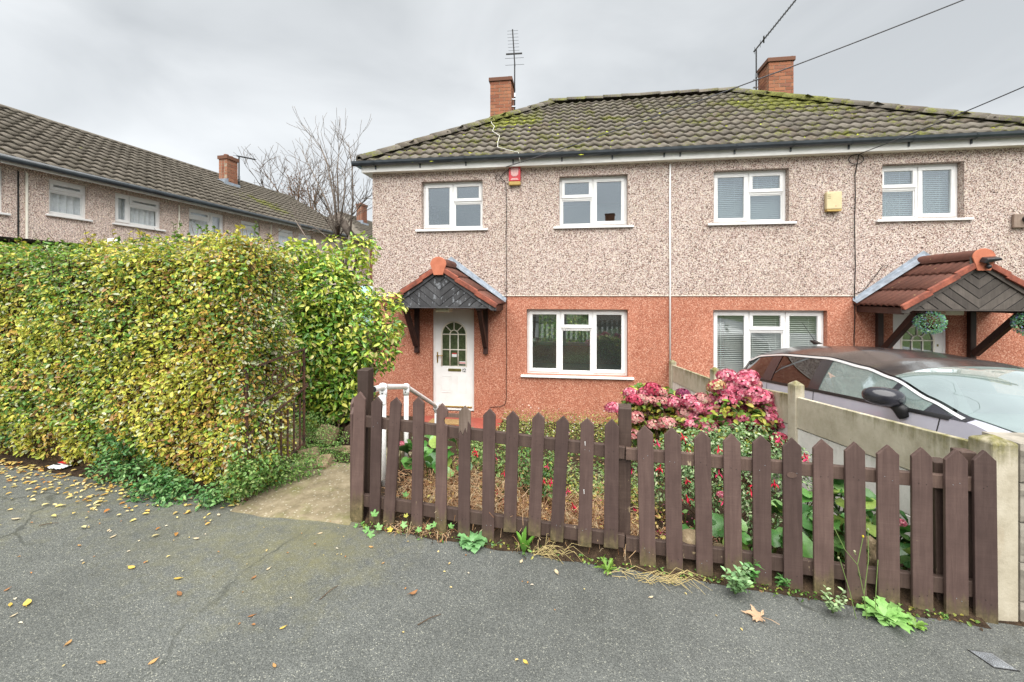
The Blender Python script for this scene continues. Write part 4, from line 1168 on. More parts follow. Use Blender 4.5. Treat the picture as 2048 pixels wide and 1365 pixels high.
# ------------------------------------------------------------------ hedge
HDIR = Vector((-1, .22, 0)).normalized(); HB = Vector((.1376, .99, 0))
HC = Vector((-1.99, 3.13, 0))
def hedge_top(s): return .405+.05*math.sin(s*1.7+1)+.05*mnoise.noise(Vector((s*2.2, 3, 0)))+.032*s
HL, HT = 5.2, .62
hedge = empty('hedge', (*(HC.xy), -1.58), 0, 'tall clipped privet hedge with green, yellow and brown leaves beside the gateway', 'hedge')
def hedge_pts(n, where):
    """n points on the hedge's skin with outward normals; 'front', 'end', 'top'"""
    P = np.zeros((n,3)); N = np.zeros((n,3)); hd = np.array(HDIR); hb_ = np.array(HB)
    fn = np.array([-HDIR.y, HDIR.x, 0]); fn = fn if fn[1] < 0 else -fn
    base = np.array(HC)
    for i in range(n):
        if where == 'front':
            s = HL*nrg.random()**1.15; zt = hedge_top(s); zb = pave(-2-s, 3.3)+.02; v = nrg.random()
            z = zb+(zt-zb)*v
            bul = .07*mnoise.noise(Vector((s*1.9, z*2.2, 0)))+.05*mnoise.noise(Vector((s*5, z*5, 4)))-.10*max(0, (v-.86)/.14)**2-.16*max(0, (.22-v)/.22)
            r0 = max(0, (.06-s)/.06)**2*.05
            P[i] = base+hd*s+fn*(bul-r0); P[i,2] = z; N[i] = fn+np.array([0,0,.15+.7*max(0,(v-.85)/.15)])
        elif where == 'end':
            t = HT*nrg.random(); zt = hedge_top(0)-.10*(t/HT); zb = -1.58; v = nrg.random(); z = zb+(zt-zb)*v
            bul = .07*mnoise.noise(Vector((t*3+9, z*2.2, 0)))+.03*mnoise.noise(Vector((t*6+9, z*6, 0)))-.06*max(0,(v-.9)/.1)**2-.05*max(0, (.15-v)/.15)
            P[i] = base+hb_*t-hd*bul; P[i,2] = z; N[i] = -hd+np.array([0,0,.15])
        else:
            s = HL*nrg.random(); t = HT*nrg.random(); P[i] = base+hd*s+hb_*t; P[i,2] = hedge_top(s)-.02+.03*nrg.random(); N[i] = (0,0,1)
    return P, N
def hedge_leaves(n, where):
    P, N = hedge_pts(n, where)
    dep = -nrg.random(n)**1.5*.17+nrg.normal(size=n)*.012
    P = P+N*dep[:,None]
    r = rv(n)
    Nn = N*.75+r*.75+np.array([0,0,.55]); Nn /= np.linalg.norm(Nn, axis=1, keepdims=True)
    D = rv(n)*.8+N*.55+np.array([0,0,-.15])
    D -= Nn*(D*Nn).sum(1, keepdims=True)*.85
    a_ = nz(P, 1.25, 3); b_ = nz(P, 3.6, 11); hgt = (P[:,2]+1.5)/2.0; s_ = -(P[:,0]+1.99)
    g1 = np.clip(.42+1.2*a_+1.3*(hgt-.55)+.25*b_, .05, 1.6)                       # green at the top
    yel = np.clip(.95-1.2*a_-.35*(hgt-.5)+.5*b_, .1, 1.6)
    brn = np.clip(.14-.9*b_-.15*(hgt-.5)+.35*np.exp(-((s_-.35)/.5)**2), .03, .9)
    if where == 'end': g1 = g1*1.2; yel *= .55; brn = np.clip(.30-.8*b_+.3*hgt, .05, .9)
    pale = np.full(n, .20 if where != 'end' else .55)
    w = np.stack([g1*.55, g1*.55, yel*.62, yel*.50, brn*.55, brn*.35, pale], 1)
    cols = pal([(.095,.22,.03), (.22,.36,.055), (.40,.44,.05), (.62,.57,.10), (.56,.37,.075), (.34,.18,.065), (.54,.57,.36)], w, n, .28)
    L_ = (.016+.031*nrg.random(n)**1.2)*(1 if where != 'end' else .9)
    return P, D, Nn, L_, L_*nrg.uniform(.48,.68,n), cols
parts = [hedge_leaves(56000, 'front'), hedge_leaves(15000, 'end'), hedge_leaves(5500, 'top')]
A_ = [np.concatenate([p_[k] for p_ in parts]) for k in range(6)]
def in_parent(me, par):
    me.transform(Matrix.Translation(-par.location)); return me
stuff(put('foliage', in_parent(leaf_mesh('foliage', *A_, mat='leaf'), hedge), hedge))
# upright sprigs above the clipped line
Pn = []; Dn = []; Cn = []; tw = MB()
for _ in range(150):
    s = HL*rnd.random()**1.1; t = HT*rnd.random()*.7; b = Vector(HC)+HDIR*s+HB*t; b.z = hedge_top(s)-.04
    ln_ = abs(rnd.gauss(.05, .05))+.02; tip = b+Vector((jit(.03), jit(.03), ln_)); tw.tube([b, tip], .0018, 4)
    yl = rnd.random() < (.55 if 1.0 < s < 1.9 else .12)
    for k in range(int(3+ln_*60)):
        f_ = rnd.uniform(.1, 1); p = b+(tip-b)*f_; ph = rnd.uniform(0, 6.3)
        Pn.append(p); Dn.append((math.cos(ph), math.sin(ph), .7)); Cn.append((.42,.38,.05) if yl else rnd.choice([(.09,.19,.02), (.16,.26,.035), (.055,.13,.014)]))
n = len(Pn); D = np.array(Dn); N = np.cross(D, rv(n)); N[N[:,2] < 0] *= -1; L_ = nrg.uniform(.022,.04,n)
stuff(put('sprig_leaves', in_parent(leaf_mesh('sprig_leaves', np.array(Pn), D, N, L_, L_*.5, np.array(Cn)*nrg.uniform(.8,1.25,(n,1))), hedge), hedge))
# twigs showing between the leaves
for _ in range(420):
    wh = 'front' if rnd.random() < .8 else 'end'
    P, N = hedge_pts(1, wh); p = Vector(P[0])-Vector(N[0])*rnd.uniform(.02,.12); d = Vector((jit(.6), jit(.6), rnd.uniform(-.4,1))).normalized()*rnd.uniform(.10,.28)+Vector(N[0])*.05
    tw.tube([p, p+d*.5+Vector((jit(.02), jit(.02), 0)), p+d], [.003, .0024, .0014], 5)
me = tw.mesh('twigs', 'twig'); stuff(put('twigs', in_parent(me, hedge), hedge))
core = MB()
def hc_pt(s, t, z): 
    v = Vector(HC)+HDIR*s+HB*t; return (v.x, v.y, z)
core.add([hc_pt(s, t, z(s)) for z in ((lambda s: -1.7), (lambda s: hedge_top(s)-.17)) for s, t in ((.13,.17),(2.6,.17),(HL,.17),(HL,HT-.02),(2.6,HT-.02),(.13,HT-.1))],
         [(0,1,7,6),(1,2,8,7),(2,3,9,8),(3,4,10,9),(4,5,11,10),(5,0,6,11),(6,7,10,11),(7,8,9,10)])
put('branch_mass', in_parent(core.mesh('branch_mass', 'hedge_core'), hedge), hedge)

# ------------------------------------------------------------------ generic plants
def leafy(n, Pc, rad, L0, L1, cols, w, name='foliage', flat=.5, asp=.55, mat='leaf', shell=.6, droop=.0, up=.5):
    """cloud of leaves in an ellipsoid (centre, radii)"""
    d = rv(n); r = nrg.random(n)**(1/3); r = shell+(1-shell)*r
    P = np.array(Pc)+d*np.array(rad)*r[:,None]
    N = d*.6+rv(n)*.8+np.array([0,0,up]); N /= np.linalg.norm(N, axis=1, keepdims=True)
    D = rv(n)+d*.6+np.array([0,0,-droop]); D -= N*(D*N).sum(1, keepdims=True)*.8
    L_ = nrg.uniform(L0, L1, n)
    return P, D, N, L_, L_*nrg.uniform(asp*.85, asp*1.15, n), pal(cols, w, n, .25)
def cat_(parts): return [np.concatenate([p_[k] for p_ in parts]) for k in range(6)]

# green and gold leaved shrub by the path
sb = at(668, 880, 5.0); sb.z = -1.98
shrub = empty('shrub', sb, 0, 'large bushy evergreen shrub with yellow-green leaves between hedge and house', 'shrub')
blobs = [((600,640),4.85,(.30,.30,.62),1900),((640,590),4.9,(.42,.38,.45),2400),((600,530),4.9,(.26,.3,.30),900),((690,660),4.95,(.50,.42,.46),1750),((660,760),4.95,(.48,.42,.36),2300),((740,700),4.9,(.34,.32,.30),700),
         ((715,600),5.0,(.30,.28,.28),420),((700,540),5.1,(.24,.24,.30),260),((725,500),5.1,(.18,.18,.22),240),((670,500),5.2,(.14,.16,.2),130),((690,800),4.9,(.36,.3,.22),900),((775,660),4.85,(.18,.18,.15),260),((795,615),4.95,(.10,.1,.07),60),((770,600),5.0,(.2,.16,.1),120),((620,820),4.9,(.3,.3,.22),700),((640,700),4.8,(.42,.36,.36),1500)]
pt_ = []
for (px, py), Y, rad, n in blobs:
    cpos = at(px, py, Y)
    li = max(0, min(1, (700-py)/260+.2*jit(1)))
    gd_ = 1 if px > 755 else 0
    w = [.40-.25*li, .50, .40+.6*li, .16+.45*li+.3*gd_, .08+.25*gd_]
    pt_.append(leafy(n, cpos, rad, .045, .085, [(.08,.20,.03), (.19,.36,.05), (.42,.52,.07), (.60,.61,.12), (.62,.58,.22)], w, asp=.46, shell=.35, droop=.35, up=.7))
stuff(put('foliage', in_parent(leaf_mesh('foliage', *cat_(pt_), mat='leaf_gloss', curl=.22), shrub), shrub))
tk = MB()
def limb(q, pts, r0, r1, n=8):
    k = len(pts); q.tube(pts, [r0+(r1-r0)*i/(k-1) for i in range(k)], n)
for pts, r0 in ((((668,880,5.0),(655,830,5.0),(640,760,4.95),(615,660,4.9),(600,560,4.9)), .045), (((672,885,5.0),(690,840,4.98),(720,780,4.9),(750,700,4.9),(790,640,4.85)), .04),
                (((668,880,5.05),(672,810,5.0),(690,700,5.0),(700,600,5.05),(715,500,5.1),(726,480,5.1)), .04), (((660,870,5.0),(630,830,4.95),(600,800,4.9)), .03), (((690,850,5.0),(735,815,4.9),(770,770,4.85)), .025),
                (((750,700,4.9),(790,690,4.85),(812,668,4.85)), .010), (((700,600,5.05),(750,600,5.0),(800,606,4.95)), .012), (((690,700,5.0),(650,640,4.95),(640,560,4.9)), .015)):
    limb(tk, [at(*p) for p in pts], r0, .006)
put('trunk', in_parent(tk.mesh('trunk', 'bark', True), shrub), shrub)

# ground hugging plants by the gateway
def mound(name, label, cat, parts, loc, mat='leaf', group=None, curl=.15):
    r = empty(name, loc, 0, label, cat, group)
    stuff(put('foliage', in_parent(leaf_mesh('foliage', *cat_(parts), mat=mat, curl=curl), r), r)); return r
gcol = [(.06,.15,.03), (.12,.25,.05), (.20,.33,.08), (.30,.40,.13)]
def gp_(px, py, Y): return at(px, py, Y)
prt = [leafy(460, gp_(470+28*i, 978-9*i+jit(6), 3.20+.09*i), (.16,.14,.12), .014, .030, gcol, [.2,.35,.35,.2], asp=.5, shell=.2) for i in range(6)]
prt += [leafy(170, gp_(px, py, Y), (.07,.06,.13), .02, .034, gcol, [.2,.35,.35,.2], asp=.6, shell=.2) for px, py, Y in ((478,935,3.12),(495,955,3.1),(515,945,3.16),(470,960,3.08),(540,930,3.3))]
mound('ground_cover_plant', 'low spreading small-leaved green plant in front of the open gate', 'plant', prt, gp_(540, 985, 3.35))
prt = [leafy(620, gp_(px, py, Y), (.22,.24,.11), .012, .024, gcol, [.2,.4,.35,.15], asp=.5, shell=.2) for px, py, Y in ((640,910,3.95),(675,925,4.0),(650,880,4.15),(610,880,4.1),(690,935,3.95),(590,845,4.3),(625,850,4.4))]
mound('ground_cover_plant', 'cushion of tiny green leaves behind the tumbled stones by the path', 'plant', prt, gp_(650, 930, 4.0))
prt = []
for px, py, Y, n, r in ((215,940,3.40,200,.12),(245,925,3.42,260,.16),(290,950,3.33,380,.17),(330,975,3.24,420,.15),(300,985,3.2,330,.12),(360,990,3.2,230,.12),(235,890,3.45,160,.14),(250,870,3.48,120,.12),(430,985,3.14,160,.09),(340,1005,3.14,130,.08),(5,870,3.75,120,.12),(425,1000,3.12,90,.07)):
    prt.append(leafy(n, gp_(px, py, Y), (r*1.25, .10, r*.8), .022, .044, [(.04,.14,.035), (.085,.22,.06), (.16,.32,.10), (.23,.38,.14)], [.25,.4,.3,.15], asp=.48, shell=.3, up=.9))
mound('creeping_weed', 'bright green creeping weeds spilling from the foot of the hedge onto the pavement', 'plant', prt, gp_(300, 990, 3.25))

# stones by the path
for px, py, Y, sz, lab in ((648,935,3.85,(.085,.07,.075),'square cut sandstone block nearest the path edge'), (612,912,4.0,(.10,.09,.06),'flat brown stone leaning behind the square block'), (590,890,4.05,(.08,.07,.05),'small tilted brown stone under the open gate'),
                           (655,870,4.6,(.14,.10,.10),'large rounded boulder before the shrub trunk'), (690,905,4.45,(.12,.10,.06),'low flat stone between the ground cover and the gatepost'), (575,865,4.5,(.2,.1,.07),'long pinkish kerb stone behind the gate bars'), (697,925,4.3,(.08,.1,.12),'brown stone half hidden by the gatepost')):
    q = MB(); bm = bmesh.new(); bmesh.ops.create_cube(bm, size=2); bmesh.ops.subdivide_edges(bm, edges=bm.edges[:], cuts=3, use_grid_fill=True)
    sd_ = rnd.random()*50
    rect = .82 if 'square' in lab else .45
    for v in bm.verts:
        d = v.co.normalized()*1.15; v.co = v.co*rect+d*(1-rect); v.co *= 1+.16*mnoise.noise(v.co*1.5+Vector((sd_,0,0)))
        v.co = Vector((v.co.x*sz[0], v.co.y*sz[1], v.co.z*sz[2]))
    me = bpy.data.meshes.new('stone'); bm.to_mesh(me); bm.free(); me.materials.append(MATS['stone'])
    o = put('stone', me, bevel=0); o.location = gp_(px, py, Y); o.rotation_euler = (jit(.4), jit(.4), rnd.uniform(0,3)); tag(o, lab, 'stone', 'stones by the gateway')
# ------------------------------------------------------------------ front garden
def pave_pt(px, py, lift=.006):
    """the point of the pavement under photo pixel px, py"""
    u = (px-1024)/F; k = (590-py)/F; X, Y = u*2.5, 2.5
    for _ in range(30): Y = pave(X, Y)/k; X = u*Y
    return Vector((X, Y, pave(X, Y)+.004+lift))
def foot_pt(px, py):
    p = pave_pt(px, py, 0); Y = min(p.y, edgeY(p.x)+.03); return Vector((p.x, Y, pave(p.x, Y)+.004))
def fcol(me, c): col_mesh(me, c); return me
# hydrangea: florets of four petals packed on a dome
def head_mesh(name, R, cols, w, n=210, flat=.72):
    d = rv(n*2); d = d[d[:,2] > -.45][:n]; n = len(d)
    P = d*np.array([R, R, R*flat])*nrg.uniform(.88, 1.04, (n,1))
    t = np.cross(d, rv(n)); t /= np.linalg.norm(t, axis=1, keepdims=True); b = np.cross(d, t)
    PP=[]; DD=[]; NN=[]; CC=[]; c = pal(cols, w, n, .22)
    for k in range(4):
        a_ = k*math.pi/2; u = t*math.cos(a_)+b*math.sin(a_)
        PP.append(P); DD.append(u+d*.15); NN.append(d+rv(n)*.15); CC.append(c*nrg.uniform(.88,1.12,(n,1)))
    m_ = n*4
    return leaf_mesh(name, np.concatenate(PP), np.concatenate(DD), np.concatenate(NN), np.full(m_, R*.165), np.full(m_, R*.18), np.concatenate(CC), mat='petal', fold=.05, curl=.05)
pink = [(.54,.11,.18), (.66,.21,.28), (.72,.40,.42), (.42,.05,.10)]
HM = dict(pink=[head_mesh('flower_head', .098, pink, [.4,.4,.2,.25]) for _ in range(3)],
          dark=[head_mesh('flower_head', .090, [(.46,.06,.11), (.57,.12,.18), (.36,.03,.07)], [.4,.4,.3])],
          dusty=[head_mesh('flower_head', .088, [(.50,.20,.20), (.62,.34,.31), (.40,.11,.12), (.50,.38,.27)], [.4,.3,.3,.15])],
          tan=[head_mesh('flower_head', .094, [(.50,.34,.17), (.62,.50,.28), (.42,.05,.09), (.40,.22,.10)], [.35,.3,.3,.2])],
          purple=[head_mesh('flower_head', .062, [(.20,.03,.085), (.28,.05,.12)], [.5,.5])])
hl = [(280,310,'pink'),(430,310,'pink'),(490,275,'dark'),(555,310,'dusty'),(320,380,'dark'),(380,360,'dusty'),(465,385,'dusty'),(770,315,'purple'),(560,395,'dusty'),(600,430,'pink'),(700,400,'pink'),(820,380,'pink'),(950,370,'dusty'),
 (410,490,'dusty'),(330,540,'dusty'),(400,540,'dusty'),(1180,155,'pink'),(1250,200,'pink'),(1330,225,'pink'),(1400,235,'dusty'),(1080,250,'tan'),(1150,310,'pink'),(1290,320,'pink'),(1430,310,'pink'),(1060,390,'pink'),(1180,400,'pink'),(1300,420,'pink'),
 (1440,390,'pink'),(1550,450,'pink'),(1690,460,'tan'),(920,470,'pink'),(1030,530,'pink'),(850,520,'pink'),(970,590,'pink'),(1120,500,'pink'),(1270,520,'pink'),(1380,490,'pink'),(1470,500,'pink'),(1200,605,'pink'),(1100,570,'dusty'),
 (1430,610,'dark'),(1540,600,'dark'),(1590,630,'dark'),(1770,610,'pink'),(620,600,'dusty'),(500,620,'dusty'),(860,600,'pink'),(1670,740,'dark'),(1690,790,'dark'),(1890,890,'dark'),(1560,530,'pink'),(1330,560,'pink'),(1260,640,'pink'),(1450,560,'pink'),(720,560,'pink'),(790,490,'dusty'),(1620,520,'pink'),(1520,410,'pink'),(1370,170,'pink'),(130,460,'pink'),(300,700,'dusty'),
 (1240,265,'pink'),(1210,460,'pink'),(740,450,'dusty'),(660,395,'pink'),(880,430,'pink'),(1350,280,'pink'),(900,560,'pink'),(1000,640,'pink'),(1040,470,'pink'),(1500,350,'pink'),(1640,420,'dark'),(1740,480,'tan')]
hb0 = Vector((1.95, 4.55, gz(1.95, 4.55)))
hyd = empty('hydrangea', hb0, 0, 'big hydrangea bush full of faded pink flower heads against the concrete wall', 'shrub')
stm = MB(); hyp = []
for i, (cx_, cy_, kind) in enumerate(hl):
    px, py = 1200+.2148*cx_, 720+.2148*cy_
    Y = 4.95-.55*(px-1230)/400 + jit(.12) - max(0, (py-830))*.004
    Y = max(3.45, Y) if py > 900 else Y
    p = at(px, py, Y); me = rnd.choice(HM[kind])
    M = Matrix.Translation(p-hb0) @ Matrix.Rotation(jit(.35)-.25, 4, 'X') @ Matrix.Rotation(jit(.35), 4, 'Y') @ Matrix.Rotation(rnd.uniform(0,6), 4, 'Z') @ Matrix.Scale(rnd.uniform(.95,1.28)*(1 if px > 1330 else .88), 4)
    put('flower_head', me, hyd, M)
    root_ = Vector((hb0.x+(p.x-hb0.x)*.5, hb0.y+(p.y-hb0.y)*.5, gz(hb0.x, hb0.y)))
    stm.tube([root_-hb0, (root_*.4+p*.6)-hb0+Vector((jit(.05), jit(.05), .05)), p-hb0], [.008,.006,.004], 6)
    for k in range(9):
        hyp.append((p+Vector((jit(.12), jit(.1), rnd.uniform(-.22,-.03)))))
put('stems', stm.mesh('stems', 'twig'), hyd)
n = len(hyp); P = np.array(hyp); D = rv(n)*[1,1,.4]+[0,0,-.25]; N = rv(n)*.5+[0,-.2,.8]; L_ = nrg.uniform(.045,.085,n)
stuff(put('foliage', in_parent(leaf_mesh('foliage', P, D, N, L_, L_*.58, pal([(.06,.13,.02),(.13,.20,.03),(.30,.29,.04),(.20,.10,.04),(.36,.31,.05)], [.3,.35,.25,.15,.15], n, .25)), hyd), hyd))
prt = []
for px, py, Y, rad, k in ((1330,830,5.0,(.42,.3,.28),700), (1400,880,4.7,(.5,.3,.3),800), (1300,800,5.1,(.3,.2,.18),350), (1480,850,4.5,(.4,.25,.3),500), (1270,860,5.0,(.2,.2,.2),160)):
    prt.append(leafy(k, at(px, py, Y), rad, .055, .10, [(.08,.17,.03),(.17,.28,.045),(.36,.38,.06),(.48,.42,.08),(.20,.10,.04)], [.3,.3,.3,.2,.15], asp=.58, shell=.3, up=.9))
stuff(put('inner_foliage', in_parent(leaf_mesh('inner_foliage', *cat_(prt)), hyd), hyd))

# fuchsias
def pendant(name):
    q = MB(); q.lathe([(.0015,0),(.003,-.006),(.0045,-.018),(.003,-.026),(.006,-.03),(.0068,-.04),(.003,-.05)], 8)
    for k in range(4):
        a_ = k*math.pi/2+.4; c_, s_ = math.cos(a_), math.sin(a_)
        q.add([(c_*.004, s_*.004, -.024), (c_*.022-s_*.006, s_*.022+c_*.006, -.034), (c_*.034, s_*.034, -.048), (c_*.022+s_*.006, s_*.022-c_*.006, -.034)], [(0,1,2,3)])
    for k in range(3):
        q.tube([(0,0,-.04), (jit(.006), jit(.006), -.075)], .0008, 4)
    return q
def fuch_me(c): 
    me = pendant('flower').mesh('flower', 'petal', True); me.name = 'flower'; return fcol(me, c)
FM = [fuch_me((.60,.015,.055)), fuch_me((.66,.04,.14)), fuch_me((.50,.01,.08))]
def fuchsia(label, blobs, flowers, cols=None, sz=(.018,.036)):
    c0 = at(*blobs[0][:3]); c0.z = gz(c0.x, c0.y)
    r = empty('fuchsia', c0, 0, label, 'shrub', 'fuchsia bushes')
    prt = [leafy(k, at(px, py, Y), rad, *sz, cols or [(.08,.17,.055),(.16,.28,.10),(.29,.40,.19),(.42,.50,.30)], [.25,.35,.3,.18], asp=.5, shell=.25, up=.8, droop=.2) for px, py, Y, rad, k in blobs]
    stuff(put('foliage', in_parent(leaf_mesh('foliage', *cat_(prt), mat='leaf'), r), r))
    s_ = MB()
    for _ in range(26):
        px, py, Y, rad, k = rnd.choice(blobs); p = at(px, py, Y)+Vector((jit(rad[0]), jit(rad[1]), jit(rad[2])*.7)); s_.tube([(0,0,0), (p-c0)*.6+Vector((jit(.06), 0, .05)), p-c0], [.005,.003,.0015], 5)
    put('stems', s_.mesh('stems', 'twig'), r)
    for px, py, Y in flowers:
        for _ in range(rnd.choice((1,1,1,2))):
            put('flower', rnd.choice(FM), r, Matrix.Translation(at(px+jit(7), py+jit(6), Y+jit(.06))-c0) @ Matrix.Rotation(jit(.4), 4, 'X') @ Matrix.Rotation(jit(.4), 4, 'Y') @ Matrix.Rotation(rnd.uniform(0,6), 4, 'Z') @ Matrix.Scale(rnd.uniform(.75,1.15), 4))
fuchsia('largest fuchsia, with pale green leaves and red hanging flowers below the hydrangea',
    [(1440,960,3.25,(.44,.24,.22),1900),(1370,905,3.4,(.24,.22,.20),900),(1500,900,3.3,(.30,.24,.20),1300),(1590,960,3.15,(.20,.18,.26),800),(1310,920,3.5,(.20,.18,.15),500),(1430,890,3.5,(.2,.2,.16),500),(1540,1040,3.0,(.22,.16,.14),500),(1320,960,3.35,(.18,.16,.16),350)],
    [(1362,870,3.2),(1372,900,3.1),(1312,880,3.3),(1375,905,3.1),(1432,885,3.2),(1490,915,3.05),(1500,910,3.05),(1432,940,3.05),(1375,950,3.0),(1368,985,2.95),(1372,995,2.9),(1505,960,3.0),(1505,975,2.95),(1315,935,3.2),(1270,940,3.4),(1445,870,3.2),(1560,870,3.1),(1602,920,3.0),(1612,910,3.0),(1450,1000,2.95),(1545,965,2.95),(1285,870,3.4),(1580,985,2.95)])
fuchsia('small dark green fuchsia behind the middle of the fence', [(1065,920,3.6,(.20,.18,.24),620),(1085,965,3.5,(.13,.13,.14),260)], [(1096,932,3.35),(1090,950,3.35),(1098,960,3.3),(1130,935,3.3),(1085,985,3.3),(1128,970,3.3),(1135,985,3.2),(1140,1000,3.2),(1138,975,3.25)], sz=(.022,.042), cols=[(.05,.13,.03),(.10,.22,.05),(.18,.30,.09)])
fuchsia('straggling fuchsia with a few pink flowers right of the big bergenia leaves', [(985,900,3.9,(.20,.18,.20),520),(955,905,3.9,(.14,.14,.12),260),(1005,960,3.7,(.12,.12,.16),200)], [(950,900,3.7),(992,910,3.7),(1002,945,3.6),(995,975,3.5),(1000,1000,3.4)], cols=[(.09,.19,.045),(.17,.29,.08),(.29,.38,.13)])

# bergenia: big round leathery leaves, each a part
def big_leaf(name, c):
    q = MB(); n = 12; pts = [(0,0,0)]
    vs = []
    for ring_, rr in ((1,.5), (2,1.0)):
        for k in range(n):
            a_ = 2*math.pi*k/n; x = rr*math.cos(a_)*.5+.5; y = rr*math.sin(a_)*.43*(1+.08*math.sin(3*a_))
            z = .34*abs(y)*rr+.05*math.sin(a_*5+1)*(rr > .9)-.30*(x-.35)**2*rr+.03*math.sin(a_*9)*(rr > .9)
            vs.append((x, y, z+.0))
    q.add([(.5,0,.0)]+vs, [(0,1+k,1+(k+1) % n) for k in range(n)] + [(1+k, 1+n+k, 1+n+(k+1) % n, 1+(k+1) % n) for k in range(n)])
    me = q.mesh(name, 'leaf_gloss', True); return fcol(me, c)
BL = [big_leaf('leaf', c) for c in ((.06,.18,.035),(.09,.24,.05),(.13,.30,.075),(.20,.36,.12),(.04,.13,.03),(.27,.38,.09))]
def bergenia(label, spots, size, flowers=()):
    c0 = at(*spots[0]); c0.z = gz(c0.x, c0.y); r = empty('bergenia', c0, 0, label, 'plant', 'bergenia clumps')
    s_ = MB()
    for px, py, Y in spots:
        p = at(px, py, Y); p.y = max(p.y, edgeY(p.x)+.13); p.z = max(p.z, gz(p.x, p.y)+.03); sz = size*rnd.uniform(.75, 1.25); az = rnd.uniform(-2.6,-.5) if rnd.random() < .75 else rnd.uniform(0,6.3)
        M = Matrix.Translation(p-c0) @ Matrix.Rotation(az, 4, 'Z') @ Matrix.Rotation(rnd.uniform(-.75,.75), 4, 'Y') @ Matrix.Rotation(jit(.6), 4, 'X') @ Matrix.Translation((-.0,0,0)) @ Matrix.Scale(sz, 4)
        put('leaf', rnd.choice(BL), r, M)
        rt = Vector((p.x+jit(.06), p.y+.08, gz(p.x, p.y))); s_.tube([rt-c0, (rt*.5+p*.5)-c0+Vector((0,0,.03)), p-c0], [.006,.005,.004], 6)
    o = put('stems', fcol(s_.mesh('stems', 'leaf'), (.16,.20,.05)), r)
    for px, py, Y in flowers:
        put('flower_head', HM['pink'][0], r, Matrix.Translation(at(px, py, Y)-c0) @ Matrix.Scale(.3, 4))
sp_r = [(1385+jit(6), 1040, 2.75),(1400,1055,2.72),(1440,1060,2.7),(1452,1040,2.8),(1478,1060,2.7),(1500,1095,2.62),(1545,1010,2.85),(1560,1020,2.8),(1560,1070,2.6),(1590,1060,2.6),(1600,1030,2.7),(1620,1010,2.75),(1630,1040,2.65),(1620,1075,2.6),(1640,1085,2.58),
 (1640,1000,2.8),(1668,985,2.8),(1680,1030,2.65),(1690,1010,2.75),(1675,1060,2.58),(1690,1045,2.6),(1665,1115,2.5),(1690,1115,2.5),(1675,1090,2.52),(1730,1020,2.7),(1745,1005,2.72),(1745,1045,2.62),(1755,1075,2.55),(1738,1060,2.58),(1765,1040,2.65),(1800,1060,2.62),(1810,1085,2.55),(1815,1105,2.5),(1800,1125,2.46),(1825,1075,2.55),(1670,970,2.85),(1700,990,2.8),(1550,1095,2.55),(1530,1110,2.52),(1605,1110,2.52),(1655,1055,2.6),(1715,1085,2.55),(1806,1195,2.46),(1822,1205,2.44),(1800,1180,2.46)]
bergenia('wide clump of round leathery bergenia leaves behind the right end of the fence', sp_r + [(x_+jit(22), y_+jit(16), Y_+abs(jit(.14))) for x_, y_, Y_ in sp_r] + [(x_+jit(30), y_-abs(jit(30)), Y_+abs(jit(.2))) for x_, y_, Y_ in sp_r[10:38]], .135, [(1802,1046,2.55),(1442,990,2.8)])
bergenia('bergenia clump with broad pale green leaves by the white handrail', [(825,885,4.1),(815,905,4.0),(845,880,4.1),(835,900,3.95),(860,895,4.0),(870,915,3.9),(865,880,4.1),(895,890,4.0),(905,905,3.9),(915,930,3.8),(905,940,3.8),(880,930,3.85),(840,920,3.9),(820,930,3.85),(890,875,4.1),(855,935,3.8),(912,885,4.0),(800,895,4.0),(850,905,3.95),(830,868,4.15),(878,870,4.1),(900,915,3.9),(885,912,3.9),(862,925,3.8),(820,915,3.9)], .16, [(803,888,3.8)])

# spent bedding: brown tangled stems and curled leaves
def tangle(q, n, area, ln, r, sag=.5):
    for _ in range(n):
        X, Y, h = area(); z = gz(X, Y)+h
        d = Vector((jit(1), jit(1), jit(.55))).normalized()*ln*rnd.uniform(.5,1.4)
        q.tube([(X, Y, z), (X+d.x*.5+jit(.02), Y+d.y*.5, z+abs(d.z)*.5+.01), (X+d.x, Y+d.y, z+d.z*sag)], [r, r*.8, r*.5], 4, cap=False)
def bed(x0, x1, y0, y1, h):
    def f():
        X = rnd.uniform(x0, x1); Y = edgeY(X)+y0+(y1-y0)*rnd.random(); return X, Y, rnd.random()**1.5*h
    return f
q = MB(); tangle(q, 2600, bed(-.92,.1,.07,1.45,.20), .11, .0022); tangle(q, 2300, bed(.0,.9,.07,1.0,.13), .10, .0022); tangle(q, 500, bed(.35,1.5,.1,.7,.05), .07, .002); tangle(q, 260, bed(-.85,-.4,-.03,.1,.04), .07, .002)
me = q.mesh('dead_stems', 'dry'); k = len(me.vertices); ca_ = me.color_attributes.new('Col', 'FLOAT_COLOR', 'POINT')
cc = pal([(.42,.25,.135),(.54,.37,.22),(.27,.14,.07),(.62,.49,.32)], [.35,.3,.3,.15], k//12+1, .2); cc = np.repeat(cc, 12, 0)[:k]; ca_.data.foreach_set('color', np.concatenate([cc, np.ones((k,1))], 1).astype(np.float32).ravel())
tag(stuff(put('dead_stems', me)), 'tangle of brown withered flower stems behind the left half of the fence', 'dead plants')
def scatter_leaves(name, n, area, L0, L1, cols, w, label, cat, mat='dry', asp=.6, up=.7, lift=.0):
    P = np.array([(lambda a_: (a_[0], a_[1], gz(a_[0], a_[1])+a_[2]+lift))(area()) for _ in range(n)])
    N = rv(n)*.8+[0,0,up]; D = rv(n)*[1,1,.4]; L_ = nrg.uniform(L0, L1, n)
    o = put(name, leaf_mesh(name, P, D, N, L_, L_*asp, pal(cols, w, n, .25), mat=mat, curl=.3)); return tag(stuff(o), label, cat)
